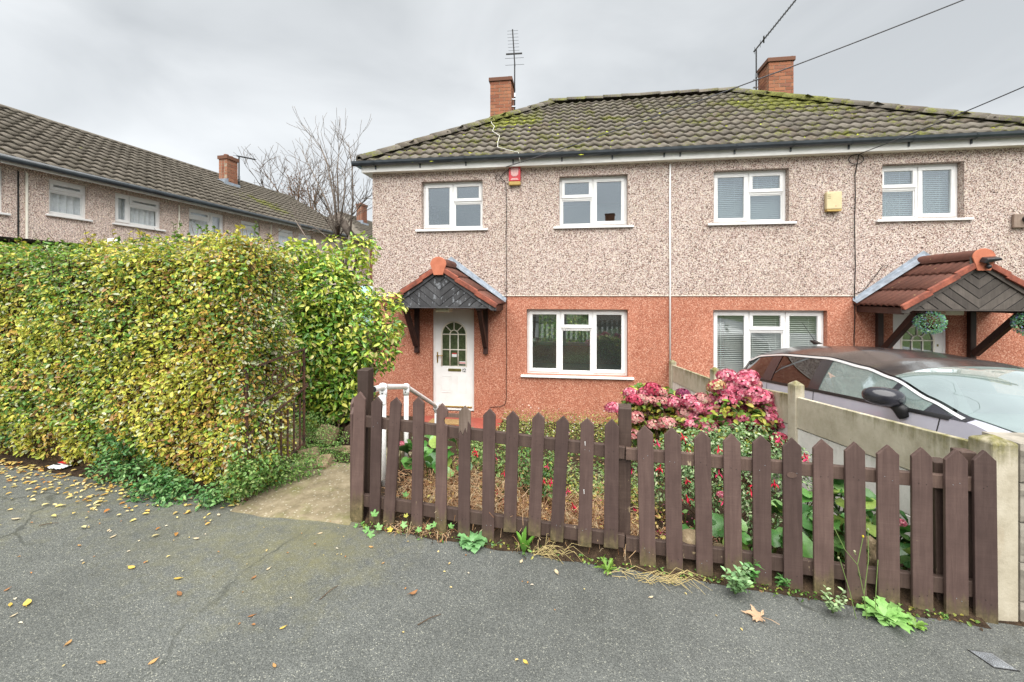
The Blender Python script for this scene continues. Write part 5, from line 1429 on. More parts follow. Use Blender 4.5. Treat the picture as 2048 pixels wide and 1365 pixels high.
scatter_leaves('dead_leaves', 1500, bed(-.9,1.3,.05,1.5,.13), .02, .055, [(.50,.35,.19),(.66,.47,.15),(.36,.19,.09),(.68,.57,.18)], [.35,.2,.3,.2], 'curled brown and yellow dead leaves on the flower bed', 'dead leaves')
scatter_leaves('red_ground_cover', 3600, bed(.05,1.0,.12,.95,.05), .008, .018, [(.36,.14,.09),(.46,.23,.15),(.30,.17,.09),(.50,.36,.20)], [.3,.3,.25,.2], 'low reddish carpet of stonecrop behind the middle pickets', 'ground cover')
scatter_leaves('yellow_edging_plants', 1300, bed(.35,1.3,.9,1.8,.11), .014, .03, [(.40,.40,.08),(.27,.35,.08),(.52,.47,.11),(.17,.25,.06)], [.35,.3,.2,.2], 'yellow-green low plants in the middle of the bed', 'ground cover', mat='leaf')
scatter_leaves('grassy_tufts', 1300, bed(.55,1.3,1.1,2.1,.16), .02, .06, [(.27,.37,.15),(.38,.46,.22),(.17,.27,.09)], [.4,.35,.25], 'soft pale green feathery plants beside the middle post', 'ground cover', mat='leaf', asp=.14)
def by_house():
    s_ = rnd.uniform(2.75, 5.3); d_ = -rnd.uniform(.1, 1.6)*(.4+.6*rnd.random()); p = hp(s_, d_, 0); return p.x, p.y, rnd.random()*.30*max(.25, (1+d_*.5))
scatter_leaves('daisy_foliage', 5200, by_house, .016, .036, [(.22,.31,.06),(.36,.42,.10),(.48,.48,.15),(.12,.20,.035),(.45,.31,.11)], [.3,.3,.2,.2,.12], 'low green and yellow bedding plants along the foot of the house wall', 'bedding plants', mat='leaf', asp=.45)
scatter_leaves('daisy_flowers', 240, by_house, .02, .034, [(.78,.76,.70),(.75,.45,.48),(.62,.15,.25)], [.75,.17,.08], 'small white and pink daisies along the foot of the house wall', 'flowers', mat='petal', asp=.9, lift=.05)
scatter_leaves('bed_greenery', 2600, bed(-.7,2.2,1.5,4.2,.12), .02, .05, [(.10,.19,.04),(.18,.29,.06),(.34,.37,.09),(.3,.19,.09)], [.35,.3,.2,.2], 'mixed low greenery on the sloping flower bed', 'ground cover', mat='leaf')
scatter_leaves('fallen_petals', 210, bed(.2,1.6,.15,1.2,.07), .016, .034, [(.66,.08,.20),(.72,.25,.38),(.60,.03,.10)], [.4,.3,.3], 'fallen pink fuchsia petals on the bed', 'petals', mat='petal')
# stones edging the bed behind the bottom rail
for px, py, Y, sz, lab in ((1380,1085,2.62,(.10,.07,.06),'grey-brown edging stone behind the seventh picket from the mid post' if False else 'grey-brown edging stone low behind the pickets right of the middle post'), (1740,1105,2.5,(.07,.06,.09),'upright brown edging stone amid the bergenia'), (1200,1085,2.84,(.16,.06,.05),'mossy flat stone under the bottom rail left of the middle post'), (1330,1105,2.68,(.08,.05,.07),'mossy stone at the foot of the fence right of the middle post'), (1600,1125,2.56,(.18,.05,.05),'dark edging stone under the bottom rail'), (1460,1105,2.68,(.09,.05,.04),'small pale stone under the bottom rail')):
    bm = bmesh.new(); bmesh.ops.create_icosphere(bm, subdivisions=3, radius=1); sd_ = rnd.random()*50
    for v in bm.verts:
        v.co *= 1+.3*mnoise.noise(v.co*1.3+Vector((sd_,0,0))); v.co = Vector((v.co.x*sz[0], v.co.y*sz[1], v.co.z*sz[2]))
    me = bpy.data.meshes.new('stone'); bm.to_mesh(me); bm.free(); me.materials.append(MATS['stone'])
    o = put('stone', me); o.location = at(px, py, Y); o.rotation_euler = (jit(.3), jit(.3), FA+jit(.25)); tag(o, lab, 'stone', 'stones edging the flower bed')

# ------------------------------------------------------------------ weeds along the foot of the fence
def strip_leaf(q, M, L_, W_, arch, n=5, lobes=0):
    vs = []
    for i in range(n+1):
        t = i/n; w = W_*(math.sin(math.pi*min(1, .12+t*.88))**.7)*(1 if not lobes else (.55+.45*(i % 2)))
        x = L_*t*math.cos(arch*t); z = L_*t*.7*(1-t*arch*.9)
        vs += [(x, -w/2, z+.12*w), (x, 0, z), (x, w/2, z+.12*w)]
    q.add(vs, [(3*i+j, 3*i+3+j, 3*i+4+j, 3*i+1+j) for i in range(n) for j in (0,1)], M)
def rosette(name, label, px, py, Y, n, L_, W_, c, arch=.9, lobes=0, spread=6.28, group='weeds along the fence foot', up=.0):
    p = foot_pt(px, py); r = empty(name, p, 0, label, 'weed', group)
    for i in range(n):
        q = MB(); M = Matrix.Rotation(i*2.4+jit(.3), 4, 'Z') @ Matrix.Rotation(rnd.uniform(-.25,.35)-up, 4, 'Y')
        strip_leaf(q, M, L_*rnd.uniform(.6,1.15), W_*rnd.uniform(.8,1.2), arch*rnd.uniform(.7,1.2), 7 if lobes else 5, lobes)
        me = q.mesh('leaf', 'leaf', True); f_ = rnd.uniform(.75,1.3); fcol(me, tuple(x*f_ for x in c)); put('leaf', me, r)
    return r
def lobed(name, label, spots):
    """rounded scalloped leaves on stalks"""
    p0 = at(*spots[0][:3]); r = empty(name, p0, 0, label, 'weed', 'weeds along the fence foot'); st_ = MB()
    for px, py, Y, s_, c in spots:
        q = MB(); n = 20; vs = [(0,0,0)]
        for k in range(n):
            a_ = 2*math.pi*k/n; rr = s_*(.80+.20*math.cos(a_*5))*(1 if k != n//2 else .35); vs.append((rr*math.cos(a_), rr*math.sin(a_), .18*s_*math.cos(a_*5)+.12*s_))
        q.add(vs, [(0,1+k,1+(k+1) % n) for k in range(n)])
        me = q.mesh('leaf', 'leaf', True); fcol(me, c); p = at(px, py, Y)
        put('leaf', me, r, Matrix.Translation(p-p0) @ Matrix.Rotation(.55+jit(.25), 4, 'X') @ Matrix.Rotation(jit(.4), 4, 'Y') @ Matrix.Rotation(rnd.uniform(0,6), 4, 'Z'))
        st_.tube([p-p0, Vector((p.x-p0.x+jit(.03), p.y-p0.y+.06, pave(p.x, p.y)-p0.z))], .0016, 5)
    put('stalks', fcol(st_.mesh('stalks', 'leaf'), (.16,.20,.06)), r)
G1, G2 = (.15,.34,.09), (.21,.40,.13)
lobed('geranium', 'small geranium with round scalloped leaves by the gatepost foot', [(749,1028,2.88,.030,G1),(733,1060,2.85,.026,G1),(757,1055,2.84,.030,G2),(742,1069,2.80,.028,G1),(780,1060,2.84,.022,(.50,.42,.05)),(712,1052,2.9,.018,G1)])
lobed('geranium', 'geranium seedlings with green and yellow scalloped leaves under the third and fourth pickets', [(811,990,2.98,.026,G1),(808,1050,2.82,.026,G2),(812,1032,2.85,.018,(.40,.40,.06)),(838,1060,2.82,.022,G1),(858,1055,2.80,.024,G2),(868,1050,2.8,.022,G1),(902,1053,2.82,.024,G1)])
rosette('sow_thistle', 'blue-green leafy sow thistle sprawling onto the pavement left of centre', 945, 1088, 2.66, 34, .17, .055, (.17,.36,.14), lobes=1)
rosette('sow_thistle', 'smaller blue-green weed just right of the sprawling sow thistle', 990, 1090, 2.66, 9, .09, .045, (.19,.36,.17))
rosette('dock', 'upright bright green dock weed under the middle of the left fence panel', 1048, 1106, 2.62, 9, .16, .035, (.17,.38,.06), arch=.5, up=.75)
rosette('dandelion', 'feathery light green weed at the foot of the middle post', 1215, 1143, 2.50, 18, .11, .016, (.17,.30,.05), lobes=1, up=.3)
rosette('dandelion', 'leafy light green rosette on the pavement edge near the right end of the fence', 1770, 1238, 2.26, 34, .17, .05, (.22,.42,.12), lobes=1)
rosette('dandelion', 'small green rosette against the last fence posts', 1830, 1255, 2.24, 14, .09, .03, (.17,.31,.06), lobes=1)
def bushy(name, label, px, py, Y, nst, h, c, L0, dx=.1):
    p = foot_pt(px, py); r = empty(name, p, 0, label, 'weed', 'weeds along the fence foot'); st_ = MB(); PP=[]; DD=[]
    for i in range(nst):
        t_ = Vector((jit(dx), jit(.05)-.04, h*rnd.uniform(.35,1))); st_.tube([(0,0,0), t_*.5+Vector((jit(.02),0,.01)), t_], [.0025,.002,.001], 5)
        for k in range(10):
            f_ = .2+.8*k/9; a_ = k*1.6+jit(.3); PP.append(p+t_*f_); DD.append((math.cos(a_), math.sin(a_), .25))
    put('stems', fcol(st_.mesh('stems', 'leaf'), (.12,.2,.06)), r); n = len(PP)
    D = np.array(DD); N = np.tile([0.,-.35,1.], (n,1))+rv(n)*.35; L_ = nrg.uniform(L0*.6, L0*1.1, n)
    stuff(put('foliage', in_parent(leaf_mesh('foliage', np.array(PP), D, N, L_, L_*.5, pal([c, tuple(x*1.35 for x in c), tuple(x*.7 for x in c)], [.5,.3,.2], n, .15)), r), r))
bushy('nettle', 'pale green bushy weed with many small leaves right of the middle post', 1470, 1190, 2.37, 16, .19, (.22,.38,.17), .04, .10)
bushy('nettle', 'dark green seedling under the bottom rail left of the twenty-pence picket gap' if False else 'small dark green weed tucked under the bottom rail beside the pale bushy one', 1495, 1165, 2.48, 5, .16, (.08,.20,.05), .045, .04)
bushy('nettle', 'tiny green seedling between two pickets under the bottom rail', 1550, 1165, 2.48, 3, .10, (.09,.22,.06), .04, .02)
bushy('ragwort', 'grey-green feathery ragwort at the pavement edge', 1665, 1228, 2.28, 7, .15, (.27,.38,.19), .03, .05)
hw_ = at(1715, 1250, 2.24); r = empty('hawkweed', hw_, 0, 'tall thin hawkweed stems with one yellow bud in front of the right pickets', 'weed', 'weeds along the fence foot')
st_ = MB()
for pts in (((1715,1250),(1700,1185),(1680,1120)), ((1735,1250),(1728,1190),(1715,1130),(1690,1100),(1668,1055)), ((1728,1190),(1737,1120),(1736,1062)), ((1715,1130),(1722,1095),(1726,1076)), ((1712,1110),(1708,1105)), ((1750,1230),(1752,1180),(1756,1120))):
    st_.tube([at(x, y, 2.235)-hw_ for x, y in pts], .0019, 5)
put('stems', fcol(st_.mesh('stems', 'leaf'), (.22,.32,.10)), r)
for x, y, c in ((1726,1074,(.62,.52,.04)), (1709,1104,(.4,.4,.25)), (1677,1117,(.35,.36,.2)), (1736,1060,(.3,.36,.2))):
    q = MB(); q.lathe([(0,-.006),(.005,-.002),(.0055,.004),(.003,.008),(0,.008)], 8, Matrix.Translation(at(x, y, 2.235)-hw_)); put('bud', fcol(q.mesh('bud', 'petal', True), c), r)
def straw(label, px, py, Y, n, ln, ang0, spread):
    p = foot_pt(px, py); q = MB()
    for _ in range(n):
        a_ = ang0+jit(spread); l_ = ln*rnd.uniform(.4,1.1); d = Vector((math.cos(a_), -.12+jit(.35), math.sin(a_)*.6+jit(.15))).normalized()*l_
        s_ = Vector((jit(.12), jit(.03), rnd.uniform(0,.02)))
        q.tube([s_, s_+d*.5+Vector((0,0,l_*.16)), s_+d+Vector((0,-.02,-abs(jit(.05))))], [.0016,.0014,.0006], 4)
    o = put('dry_grass', fcol(q.mesh('dry_grass', 'dry'), (.52,.42,.20))); o.location = p; tag(stuff(o), label, 'dry grass', 'dry grass at the fence foot')
straw('straw-coloured dry grass arching over the stone under the left fence panel', 1100, 1112, 2.60, 24, .19, .20, .7)
straw('straw-coloured dry grass lying along the pavement edge right of the middle post', 1310, 1168, 2.42, 30, .20, -.05, .8)
straw('few upright dry blades by the first straw tuft', 1060, 1110, 2.61, 12, .16, 1.1, .5)
straw('loose dry blades lying at the foot of the middle post', 1250, 1155, 2.46, 16, .18, -.1, .6)
# crumbs of soil and small leaves along the foot of the fence
def foot():
    X = rnd.uniform(-1.05, 2.45); return X, edgeY(X)+rnd.gauss(.005, .035), .004+.012*rnd.random()
scatter_leaves('soil_crumbs', 900, foot, .006, .02, [(.05,.035,.022),(.10,.065,.04),(.2,.13,.07)], [.5,.35,.15], 'dark soil crumbs and debris along the foot of the fence', 'debris', asp=.8)
scatter_leaves('small_weeds', 700, foot, .012, .03, [(.10,.22,.04),(.18,.29,.06),(.34,.34,.08)], [.4,.35,.2], 'tiny weeds in the joint between pavement and fence', 'ground cover', mat='leaf', lift=.01)
q = MB(); q.grid(lambda u, v: (lambda X: (X, edgeY(X)+.11-.15*v+.03*mnoise.noise(Vector((X*5, 0, 0)))*v, pave(X, edgeY(X))+.005+.075*(1-v)**1.2+.012*mnoise.noise(Vector((X*9, v*3, 0)))*(1-v)))(-1.02+3.5*u), 120, 6)
struct(q.build('soil_bank', 'soil', smooth=True))

# ------------------------------------------------------------------ fallen leaves and litter
n = 900; PP = []
while len(PP) < n:
    s = 5.0*rnd.random(); o_ = abs(rnd.gauss(0, .22)); b = Vector(HC)+HDIR*s; fn = Vector((-.22,-1,0)).normalized()
    if s < .6 and rnd.random() < .6: continue
    p = b+fn*(o_-.05); PP.append((p.x, p.y, pave(p.x, p.y)+.009+.008*rnd.random()))
P = np.array(PP); N = rv(n)*.22+[0,0,1]; D = rv(n)*[1,1,.1]; L_ = nrg.uniform(.022,.046,n)
o = put('leaf_litter', leaf_mesh('leaf_litter', P, D, N, L_, L_*.55, pal([(.58,.46,.16),(.62,.52,.26),(.52,.33,.09),(.36,.17,.05)], [.4,.3,.25,.12], n, .2), mat='dry', curl=.1)); tag(stuff(o), 'drift of small yellow fallen leaves along the foot of the hedge', 'leaf litter')
q = MB(); cnt = 0
PP = []
for _ in range(130):
    px = rnd.uniform(0, 1500); py = 1010+abs(rnd.gauss(0, 110))
    if py > 1350 or (px > 700 and py < 1090+.16*(px-900)): continue
    PP.append(pave_pt(px, py, .005))
n = len(PP); N = rv(n)*.15+[0,0,1]; L_ = nrg.uniform(.010,.022,n)
o = put('leaf_flecks', leaf_mesh('leaf_flecks', np.array([tuple(p) for p in PP]), rv(n)*[1,1,.1], N, L_, L_*.6, pal([(.55,.44,.2),(.6,.55,.42),(.4,.2,.08)], [.4,.3,.3], n, .2), mat='dry')); tag(stuff(o), 'tiny leaf fragments strewn over the pavement', 'leaf litter')
FL = [(45,60,.055,'c'),(385,203,.06,'y'),(520,235,.05,'y'),(525,280,.05,'b'),(80,308,.07,'y'),(38,345,.03,'c'),(30,312,.035,'y'),(20,268,.03,'b'),(200,425,.042,'o'),(298,482,.042,'o'),(447,480,.04,'o'),(735,345,.035,'b'),(827,380,.032,'y'),(803,492,.03,'o'),(743,232,.035,'b'),(785,207,.03,'c'),
 (1210,280,.055,'b'),(1537,480,.035,'y'),(1525,185,.04,'c'),(1628,215,.05,'c'),(1085,142,.035,'o'),(937,102,.035,'c'),(575,118,.04,'c'),(232,138,.03,'o'),(1120,190,.022,'o'),(1905,290,.03,'c'),(330,112,.045,'c'),(318,93,.03,'c'),(640,48,.04,'c'),(1290,125,.04,'b')]
names = dict(c='cream', y='yellow', o='orange', b='brown'); lc = dict(c=(.58,.48,.32), y=(.58,.42,.10), o=(.46,.27,.11), b=(.30,.15,.07))
special = {(80,308):'large torn yellow leaf near the left edge of the pavement', (385,203):'yellow leaf with a long stalk left of centre on the pavement', (1210,280):'curled brown leaf on the pavement in front of the gap below the left fence panel', (1537,480):'pale yellow leaf by the bottom edge right of centre', (520,235):'narrow upright yellow leaf right of the stalked one', (1628,215):'cream leaf with a stalk just below the straw tuft',
           (298,482):'orange leaf lowest on the left of the pavement', (200,425):'orange leaf left of and above the lowest one', (447,480):'flat orange leaf right of the lowest left one'}
def curled_leaf(L_, c, curl):
    q = MB(); n = 6
    vs = []
    for i in range(n+1):
        t = i/n; w = L_*.5*math.sin(math.pi*(.04+.94*t))**.8; z = curl*L_*(t-.5)**2*2
        vs += [(L_*(t-.5), -w/2, z+.10*w*curl*4), (L_*(t-.5), 0, z), (L_*(t-.5), w/2, z+.10*w*curl*4)]
    q.add(vs, [(3*i+j, 3*i+3+j, 3*i+4+j, 3*i+1+j) for i in range(n) for j in (0,1)])
    q.tube([(-L_*.5,0,curl*L_*.5), (-L_*.72,0,curl*L_*.5)], .0011, 4)
    return fcol(q.mesh('fallen_leaf', 'dry', True), c)
def leaf_label(x, y, k):
    side = ['far left on', 'left on', 'centrally on', 'right on', 'far right on'][min(4, int(x/330))]
    row_ = 'the pavement just below the hedge' if y < 150 and x < 1000 else 'the pavement just below the fence' if y < 300 and x > 1000 else 'the middle pavement' if y < 300 else 'the pavement near the bottom edge'
    same = sorted(q[0] for q in FL if (q[0], q[1]) not in special and q[3] == k and leaf_key(*q[:2]) == leaf_key(x, y))
    more = '' if len(same) == 1 else [', the left one', ', the right one'][same.index(x) > 0] if len(same) == 2 else [', the left one', ', the middle one', ', the right one'][min(2, same.index(x))]
    return 'small %s leaf lying %s %s%s' % (names[k], side, row_, more)
def leaf_key(x, y): return (min(4, int(x/330)), 0 if y < 150 and x < 1000 else 1 if y < 300 and x > 1000 else 2 if y < 300 else 3)
for x, y, L_, k in FL:
    f_ = rnd.uniform(.85,1.15); o = put('fallen_leaf', curled_leaf(L_*.88, tuple(v*f_ for v in lc[k]), .5 if (x, y) == (1210,280) else rnd.uniform(.04,.2)))
    o.location = pave_pt(.6836*x, 1000+.6836*y); o.rotation_euler = (jit(.12), jit(.12), rnd.uniform(0,6.3))
    tag(o, special.get((x, y)) or leaf_label(x, y, k), 'leaf', 'fallen leaves on the pavement')
# sycamore leaf
q = MB(); out_ = []
for k in range(5):
    a_ = math.radians(-112+56*k); l_ = (.055,.075,.09,.075,.055)[k]
    for da, f_ in ((-22,.52),(-11,.72),(-7,.70),(0,1),(7,.70),(11,.72),(22,.52)): out_.append((l_*f_*math.cos(a_+math.radians(da)), l_*f_*math.sin(a_+math.radians(da)), .010*f_+.006*math.sin(k*2.1+da)))
q.add([(0,0,.002)]+out_, [(0,1+i,2+i) for i in range(len(out_)-1)]); q.tube([(0,0,.002),(-.05,.005,.004),(-.085,.02,.001)], .0014, 5)
o = put('fallen_leaf', fcol(q.mesh('fallen_leaf', 'dry', True), (.50,.34,.22))); o.location = pave_pt(1520, 1238); o.rotation_euler = (0,0,2.7); tag(o, 'big pale brown sycamore leaf lying on the pavement before the right of the fence', 'leaf', 'fallen leaves on the pavement')
for (x0, y0), (x1, y1), lab in (((935,298),(990,255),'thin straight twig on the pavement left of centre'), ((1222,372),(1290,340),'thin dark twig on the pavement near the bottom centre'), ((115,80),(172,72),'faint thin twig on the pavement near the hedge')):
    A = pave_pt(.6836*x0, 1000+.6836*y0); B = pave_pt(.6836*x1, 1000+.6836*y1); q = MB(); q.tube([(0,0,0), (B-A)*.55+Vector((0,0,.006)), B-A], [.0022,.002,.0012], 5)
    o = q.build('twig', 'twig'); o.location = A; tag(o, lab, 'twig')
# crisp packet
q = MB(); q.grid(lambda u, v: ((u-.5)*.15, (v-.5)*.085, .022*math.sin(u*math.pi)*math.sin(v*math.pi)+.012*mnoise.noise(Vector((u*6, v*6, 0)))), 12, 8)
lit = q.build('crisp_packet', 'sticker_white', smooth=True); lit.location = pave_pt(118, 936, .008); lit.rotation_euler = (0,0,-.2)
tag(lit, 'crumpled red and silver crisp packet lying by the foot of the hedge', 'litter')
q = MB(); q.grid(lambda u, v: ((u-.5)*.11+.02, .035+(v-.5)*.06, .026+.014*mnoise.noise(Vector((u*6+3, v*6, 0)))), 10, 6); q.build('red_panel', 'alarm_red', lit, smooth=True)
q = MB(); q.box(-.03,.03,-.02,-.004,.022,.0235); q.build('printed_band', 'ink', lit)
# stop-tap cover
A = [pave_pt(1942, 1306, 0), pave_pt(1981, 1309, 0), pave_pt(2038, 1346, 0), pave_pt(1985, 1336, 0)]
c0 = sum(A, Vector())/4
e1 = (A[1]-A[0]+A[2]-A[3])/2; e2 = (A[3]-A[0]+A[2]-A[1])/2
cv = empty('stop_tap_cover', c0, 0, 'small grey rectangular stop-tap cover set in the pavement by the end post', 'cover')
def plate(q, a0, a1, b0, b1, z0, z1):
    vs = [tuple(e1*a_+e2*b_+Vector((0,0,z))) for z in (z0, z1) for b_ in (b0, b1) for a_ in (a0, a1)]
    q.add(vs, [(0,2,3,1),(4,5,7,6),(0,1,5,4),(2,6,7,3),(0,4,6,2),(1,3,7,5)])
q = MB(); plate(q, -.5,.5,-.5,.5,-.01,.005); q.build('lid', 'galv', cv)
q = MB()
for b_ in ((-.56,.56,-.56,-.51),(-.56,.56,.51,.56),(-.56,-.51,-.51,.51),(.51,.56,-.51,.51)): plate(q, *b_, -.01, .003)
q.build('frame', 'cable_black', cv)
q = MB()
for i in range(5):
    for j in range(9): plate(q, -.42+.18*i, -.32+.18*i, -.44+.1*j, -.38+.1*j, .0052, .0075)
stuff(q.build('studs', 'galv', cv))
# ------------------------------------------------------------------ things on the two houses
def on_house(name, s, d, z, label, cat, group=None):
    return empty(name, hp(s, d, z), TH, label, cat, group)
ab = on_house('alarm_box', 2.955, -.012, 4.53, 'red and white burglar alarm box under the eaves of the left house', 'alarm box')
q = MB(); q.prism([(-.115,.075),(.115,.075),(.115,.385),(-.115,.385)], -.07, 0); q.build('case', 'alarm_red', ab, bevel=.012)
q = MB(); q.prism([(-.075,.33),(.075,.33),(.07,.20),(.03,.165),(-.03,.165),(-.07,.20)], -.078, -.069); q.build('shield', 'alarm_pale', ab, bevel=.004)
q = MB(); q.prism([(-.115,.0),(.115,.0),(.115,.073),(-.115,.073)], -.07, 0); q.build('lens', 'ochre', ab, bevel=.012)
for zz, w_ in ((.125,.06),(.105,.075)):
    q = MB(); q.box(-w_, w_, -.0735, -.069, zz-.007, zz+.007); q.build('lettering', 'alarm_pale', ab)
for xx in (-.098,.098):
    q = MB(); q.tube([(xx,-.074,.30),(xx,-.069,.30)], .008, 8); q.build('screw', 'alarm_pale', ab)
ac = on_house('alarm_box', 8.617, -.012, 3.87, 'plain cream alarm box on the wall of the right house', 'alarm box')
q = MB(); q.prism([(-.125,.03),(.125,.03),(.125,.345),(-.125,.345)], -.085, 0); q.build('case', 'alarm_cream', ac, bevel=.018)
q = MB(); q.prism([(-.11,-.005),(.11,-.005),(.125,.028),(-.125,.028)], -.08, 0); q.build('base', 'ochre', ac, bevel=.006)
for k in range(3): q = MB(); q.box(-.112,-.06,-.0875,-.084,.22+.03*k,.226+.03*k); q.build('slot', 'brass_dull', ac)
q = MB(); q.tube([(.02,-.088,.085),(.02,-.084,.085)], .008, 8); q.build('indicator', 'alarm_red', ac)
jb = on_house('junction_box', 11.48, -.012, 3.52, 'grey box with a dark knob on the wall at the right edge', 'box')
q = MB(); q.box(-.10,.12,-.05,0,0,.23); q.build('case', 'weathered_wood', jb, bevel=.01)
q = MB(); q.tube([(.06,-.05,.14),(.06,-.12,.14)], .05, 12); q.build('knob', 'black_plastic', jb)

def cable(name, pts, r, mat, label, cat='cable'):
    o0 = Vector(pts[0]); q = MB(); q.tube([Vector(p)-o0 for p in pts], r, 6)
    o = q.build(name, mat, smooth=True); o.location = o0; return tag(o, label, cat)
pts = [hp(2.62+.045*math.cos(t), -.03, 4.70+.055*math.sin(t)) for t in [i/14*6.0+.2 for i in range(15)]]
cable('telephone_cable', [hp(2.9,-.15,4.85), hp(2.80,-.05,4.82)] + pts + [hp(2.775,-.026,4.6)] + [hp(2.785+.006*math.sin(k*2.3), -.024 if z > 2.38 else -.012, z) for k, z in enumerate([4.3,3.9,3.5,3.1,2.7,2.4,2.37,2.0,1.6,1.2,.8,.4])] + [hp(2.76,-.012,.25), hp(2.66,-.012,.20), hp(2.45,-.012,.18)], .0062, 'cable_black', 'thin black cable running down the left house wall from a loop under the eaves')
pts = [hp(9.0+.12*math.cos(t), -.03, 4.78+.085*math.sin(t)) for t in [i/16*6.28+1.2 for i in range(17)]]
cable('telephone_cable', [hp(9.05,-.15,4.86)] + pts + [hp(8.985+.008*math.sin(k*2.1), -.024 if z > 2.38 else -.012, z) for k, z in enumerate([4.5,4.1,3.7,3.3,2.9,2.5,2.36,2.0,1.6,1.2,.8,.3])], .0075, 'cable_black', 'black cable running down the right house wall from a coil under the eaves')
cable('lead_cable', [hp(9.0,-.02,2.42), hp(9.12,-.02,2.47), hp(9.3,-.03,2.72), hp(9.42,-.03,2.90), hp(9.5,-.04,2.91)], .006, 'cable_black', 'short black cable crossing the wall to the lead flashing of the right porch')
rf = lambda s, d, up=.115: hp(s, d, EZ+(d+OV)*SL+up)
cable('aerial_cable', [rf(2.05,2.15,.10), rf(2.17,1.7), rf(2.28,1.45), rf(2.30,1.1), rf(2.52,.75), rf(2.55,.35), rf(2.60,.05), rf(2.85,-.14), hp(3.05,-.27,EZ+.05), hp(3.09,-.27,EZ-.15)], .0055, 'cable_white', 'white aerial cable snaking down the mossy roof of the left house')
# overhead wires to the street
def wire(name, P0, P1, sag, label, r=.009):
    P0, P1 = Vector(P0), Vector(P1); return cable(name, [P0+(P1-P0)*(i/20)-Vector((0,0,sag*4*(i/20)*(1-i/20))) for i in range(21)], r, 'cable_grey', label, 'wire')
A0 = hp(2.80, -.17, 4.86); B0 = at(2165, -96, 5.2)
wire('overhead_wire', A0, B0, .10, 'overhead telephone wire rising across the roof and past the right chimney')
wire('overhead_wire', hp(9.05, -.17, 4.86), at(2240, 89, 4.6), .03, 'lower overhead wire from the right house eaves to the right edge of the sky', .008)

# aerials
def aerial(label, base, mast_h, boom_dir, boom_len, nel, el_dir, el_len, r=1.0, foot=None):
    a_ = empty('aerial', base, 0, label, 'aerial'); bd = Vector(boom_dir).normalized(); ed = Vector(el_dir).normalized(); top = Vector((0,0,mast_h))
    q = MB(); q.tube([(0,0,0), top], .019*r, 8); q.build('mast', 'cable_black', a_)
    q = MB(); q.tube([top-bd*.1, top+bd*boom_len], .021*r, 6); q.build('boom', 'cable_black', a_)
    q = MB()
    for k in range(nel):
        c = top+bd*(.30+(boom_len-.34)*k/(nel-1)); l_ = el_len*(.42 if k else .55); q.tube([c-ed*l_, c+ed*l_], .0045*r, 5)
    for off in (-.06, .16): q.tube([top+bd*off-ed*el_len*.72, top+bd*off+ed*el_len*.72], .0055*r, 5)
    q.build('elements', 'aerial_metal', a_)
    q = MB(); c = top+bd*.30; M = frame(ed); M.translation = c; q.box(-el_len*.62, el_len*.62, -.018, .018, -.018, .018, M); q.build('dipole', 'cable_black', a_)
    q = MB(); q.box(-.09,.03,-.025,.025,.10,.13); q.box(-.09,.03,-.025,.025,.32,.35); q.box(-.02,.03,-.03,.03,.40,.52); q.build('bracket', 'galv', a_)
    return a_
cb = hp(2.33, 4.65, 8.05)
aerial('black television aerial standing upright beside the left chimney', cb, 1.45, (-.06,.1,1), 1.10, 8, (1,-.1,0), .40)
cb2 = hp(XR(1.60)+5.87-.73, 5.05, 8.35)
aerial('long television aerial slanting skyward from the right chimney', cb2, 1.25, (.62,-.25,.80), 1.75, 16, (.5,.85,-.1), .24)

# hanging balls of artificial leaves
def ball(label, p, R, hook):
    r = empty('topiary_ball', p, 0, label, 'topiary ball', 'leaf balls hanging from the porch')
    n = 1500; d = rv(n); P = d*R*nrg.uniform(.72,.98,(n,1)); D = d+rv(n)*.7; N = rv(n); L_ = nrg.uniform(.018,.034,n)
    stuff(put('foliage', leaf_mesh('foliage', P, D, N, L_, L_*.42, pal([(.12,.40,.20),(.24,.56,.28),(.42,.66,.34),(.28,.30,.66),(.40,.42,.76)], [.30,.34,.16,.12,.08], n, .2)), r))
    q = MB(); q.lathe([(0,-R*.7),(R*.5,-R*.5),(R*.7,0),(R*.5,R*.5),(0,R*.7)], 12); q.build('core', 'hedge_core', r, smooth=True)
    q = MB(); q.tube([(0,0,R*.6),(0,0,hook)], .005, 5); q.build('cord', 'cable_white', r)
    return r
ball('green and mauve leaf ball hanging in front of the right front door', hp(9.48, -.93, 1.985), .185, .30)
ball('green and mauve leaf ball cut by the right edge of the photo', hp(10.78, -.95, 1.97), .185, .32)
# security light on the right porch gable
sl_ = empty('security_light', hp(10.07, -1.06, 2.93), TH, 'dark security floodlight with sensor at the peak of the right porch', 'light')
q = MB(); q.box(-.16,.16,-.012,.0,-.09,.03); q.build('backplate', 'canopy_taupe', sl_)
q = MB(); M = Matrix.Rotation(-.12, 4, 'Y') @ Matrix.Rotation(.35, 4, 'X'); q.prism([(-.08,-.02),(.15,.0),(.13,.04),(-.05,.05)], -.15, -.04, M); q.build('lamp_head', 'black_plastic', sl_, bevel=.015)
q = MB(); q.lathe([(0,-.035),(.03,-.02),(.036,.01),(.02,.03),(0,.035)], 12, Matrix.Translation((.02,-.08,-.12))); q.tube([(0,-.01,-.04),(0,-.06,-.03),(.02,-.08,-.09)], .015, 8); q.build('sensor', 'black_plastic', sl_, smooth=True)
dm = MB(); dm.box(-.36,.36,-.25,.05,0,.022); o = dm.build('doormat', 'coir', bevel=.005); o.matrix_world = Matrix.Translation(hp(1.72,-.30,-.033)) @ Matrix.Rotation(TH, 4, 'Z'); tag(o, 'brown coir doormat on the red step of the left house', 'doormat')
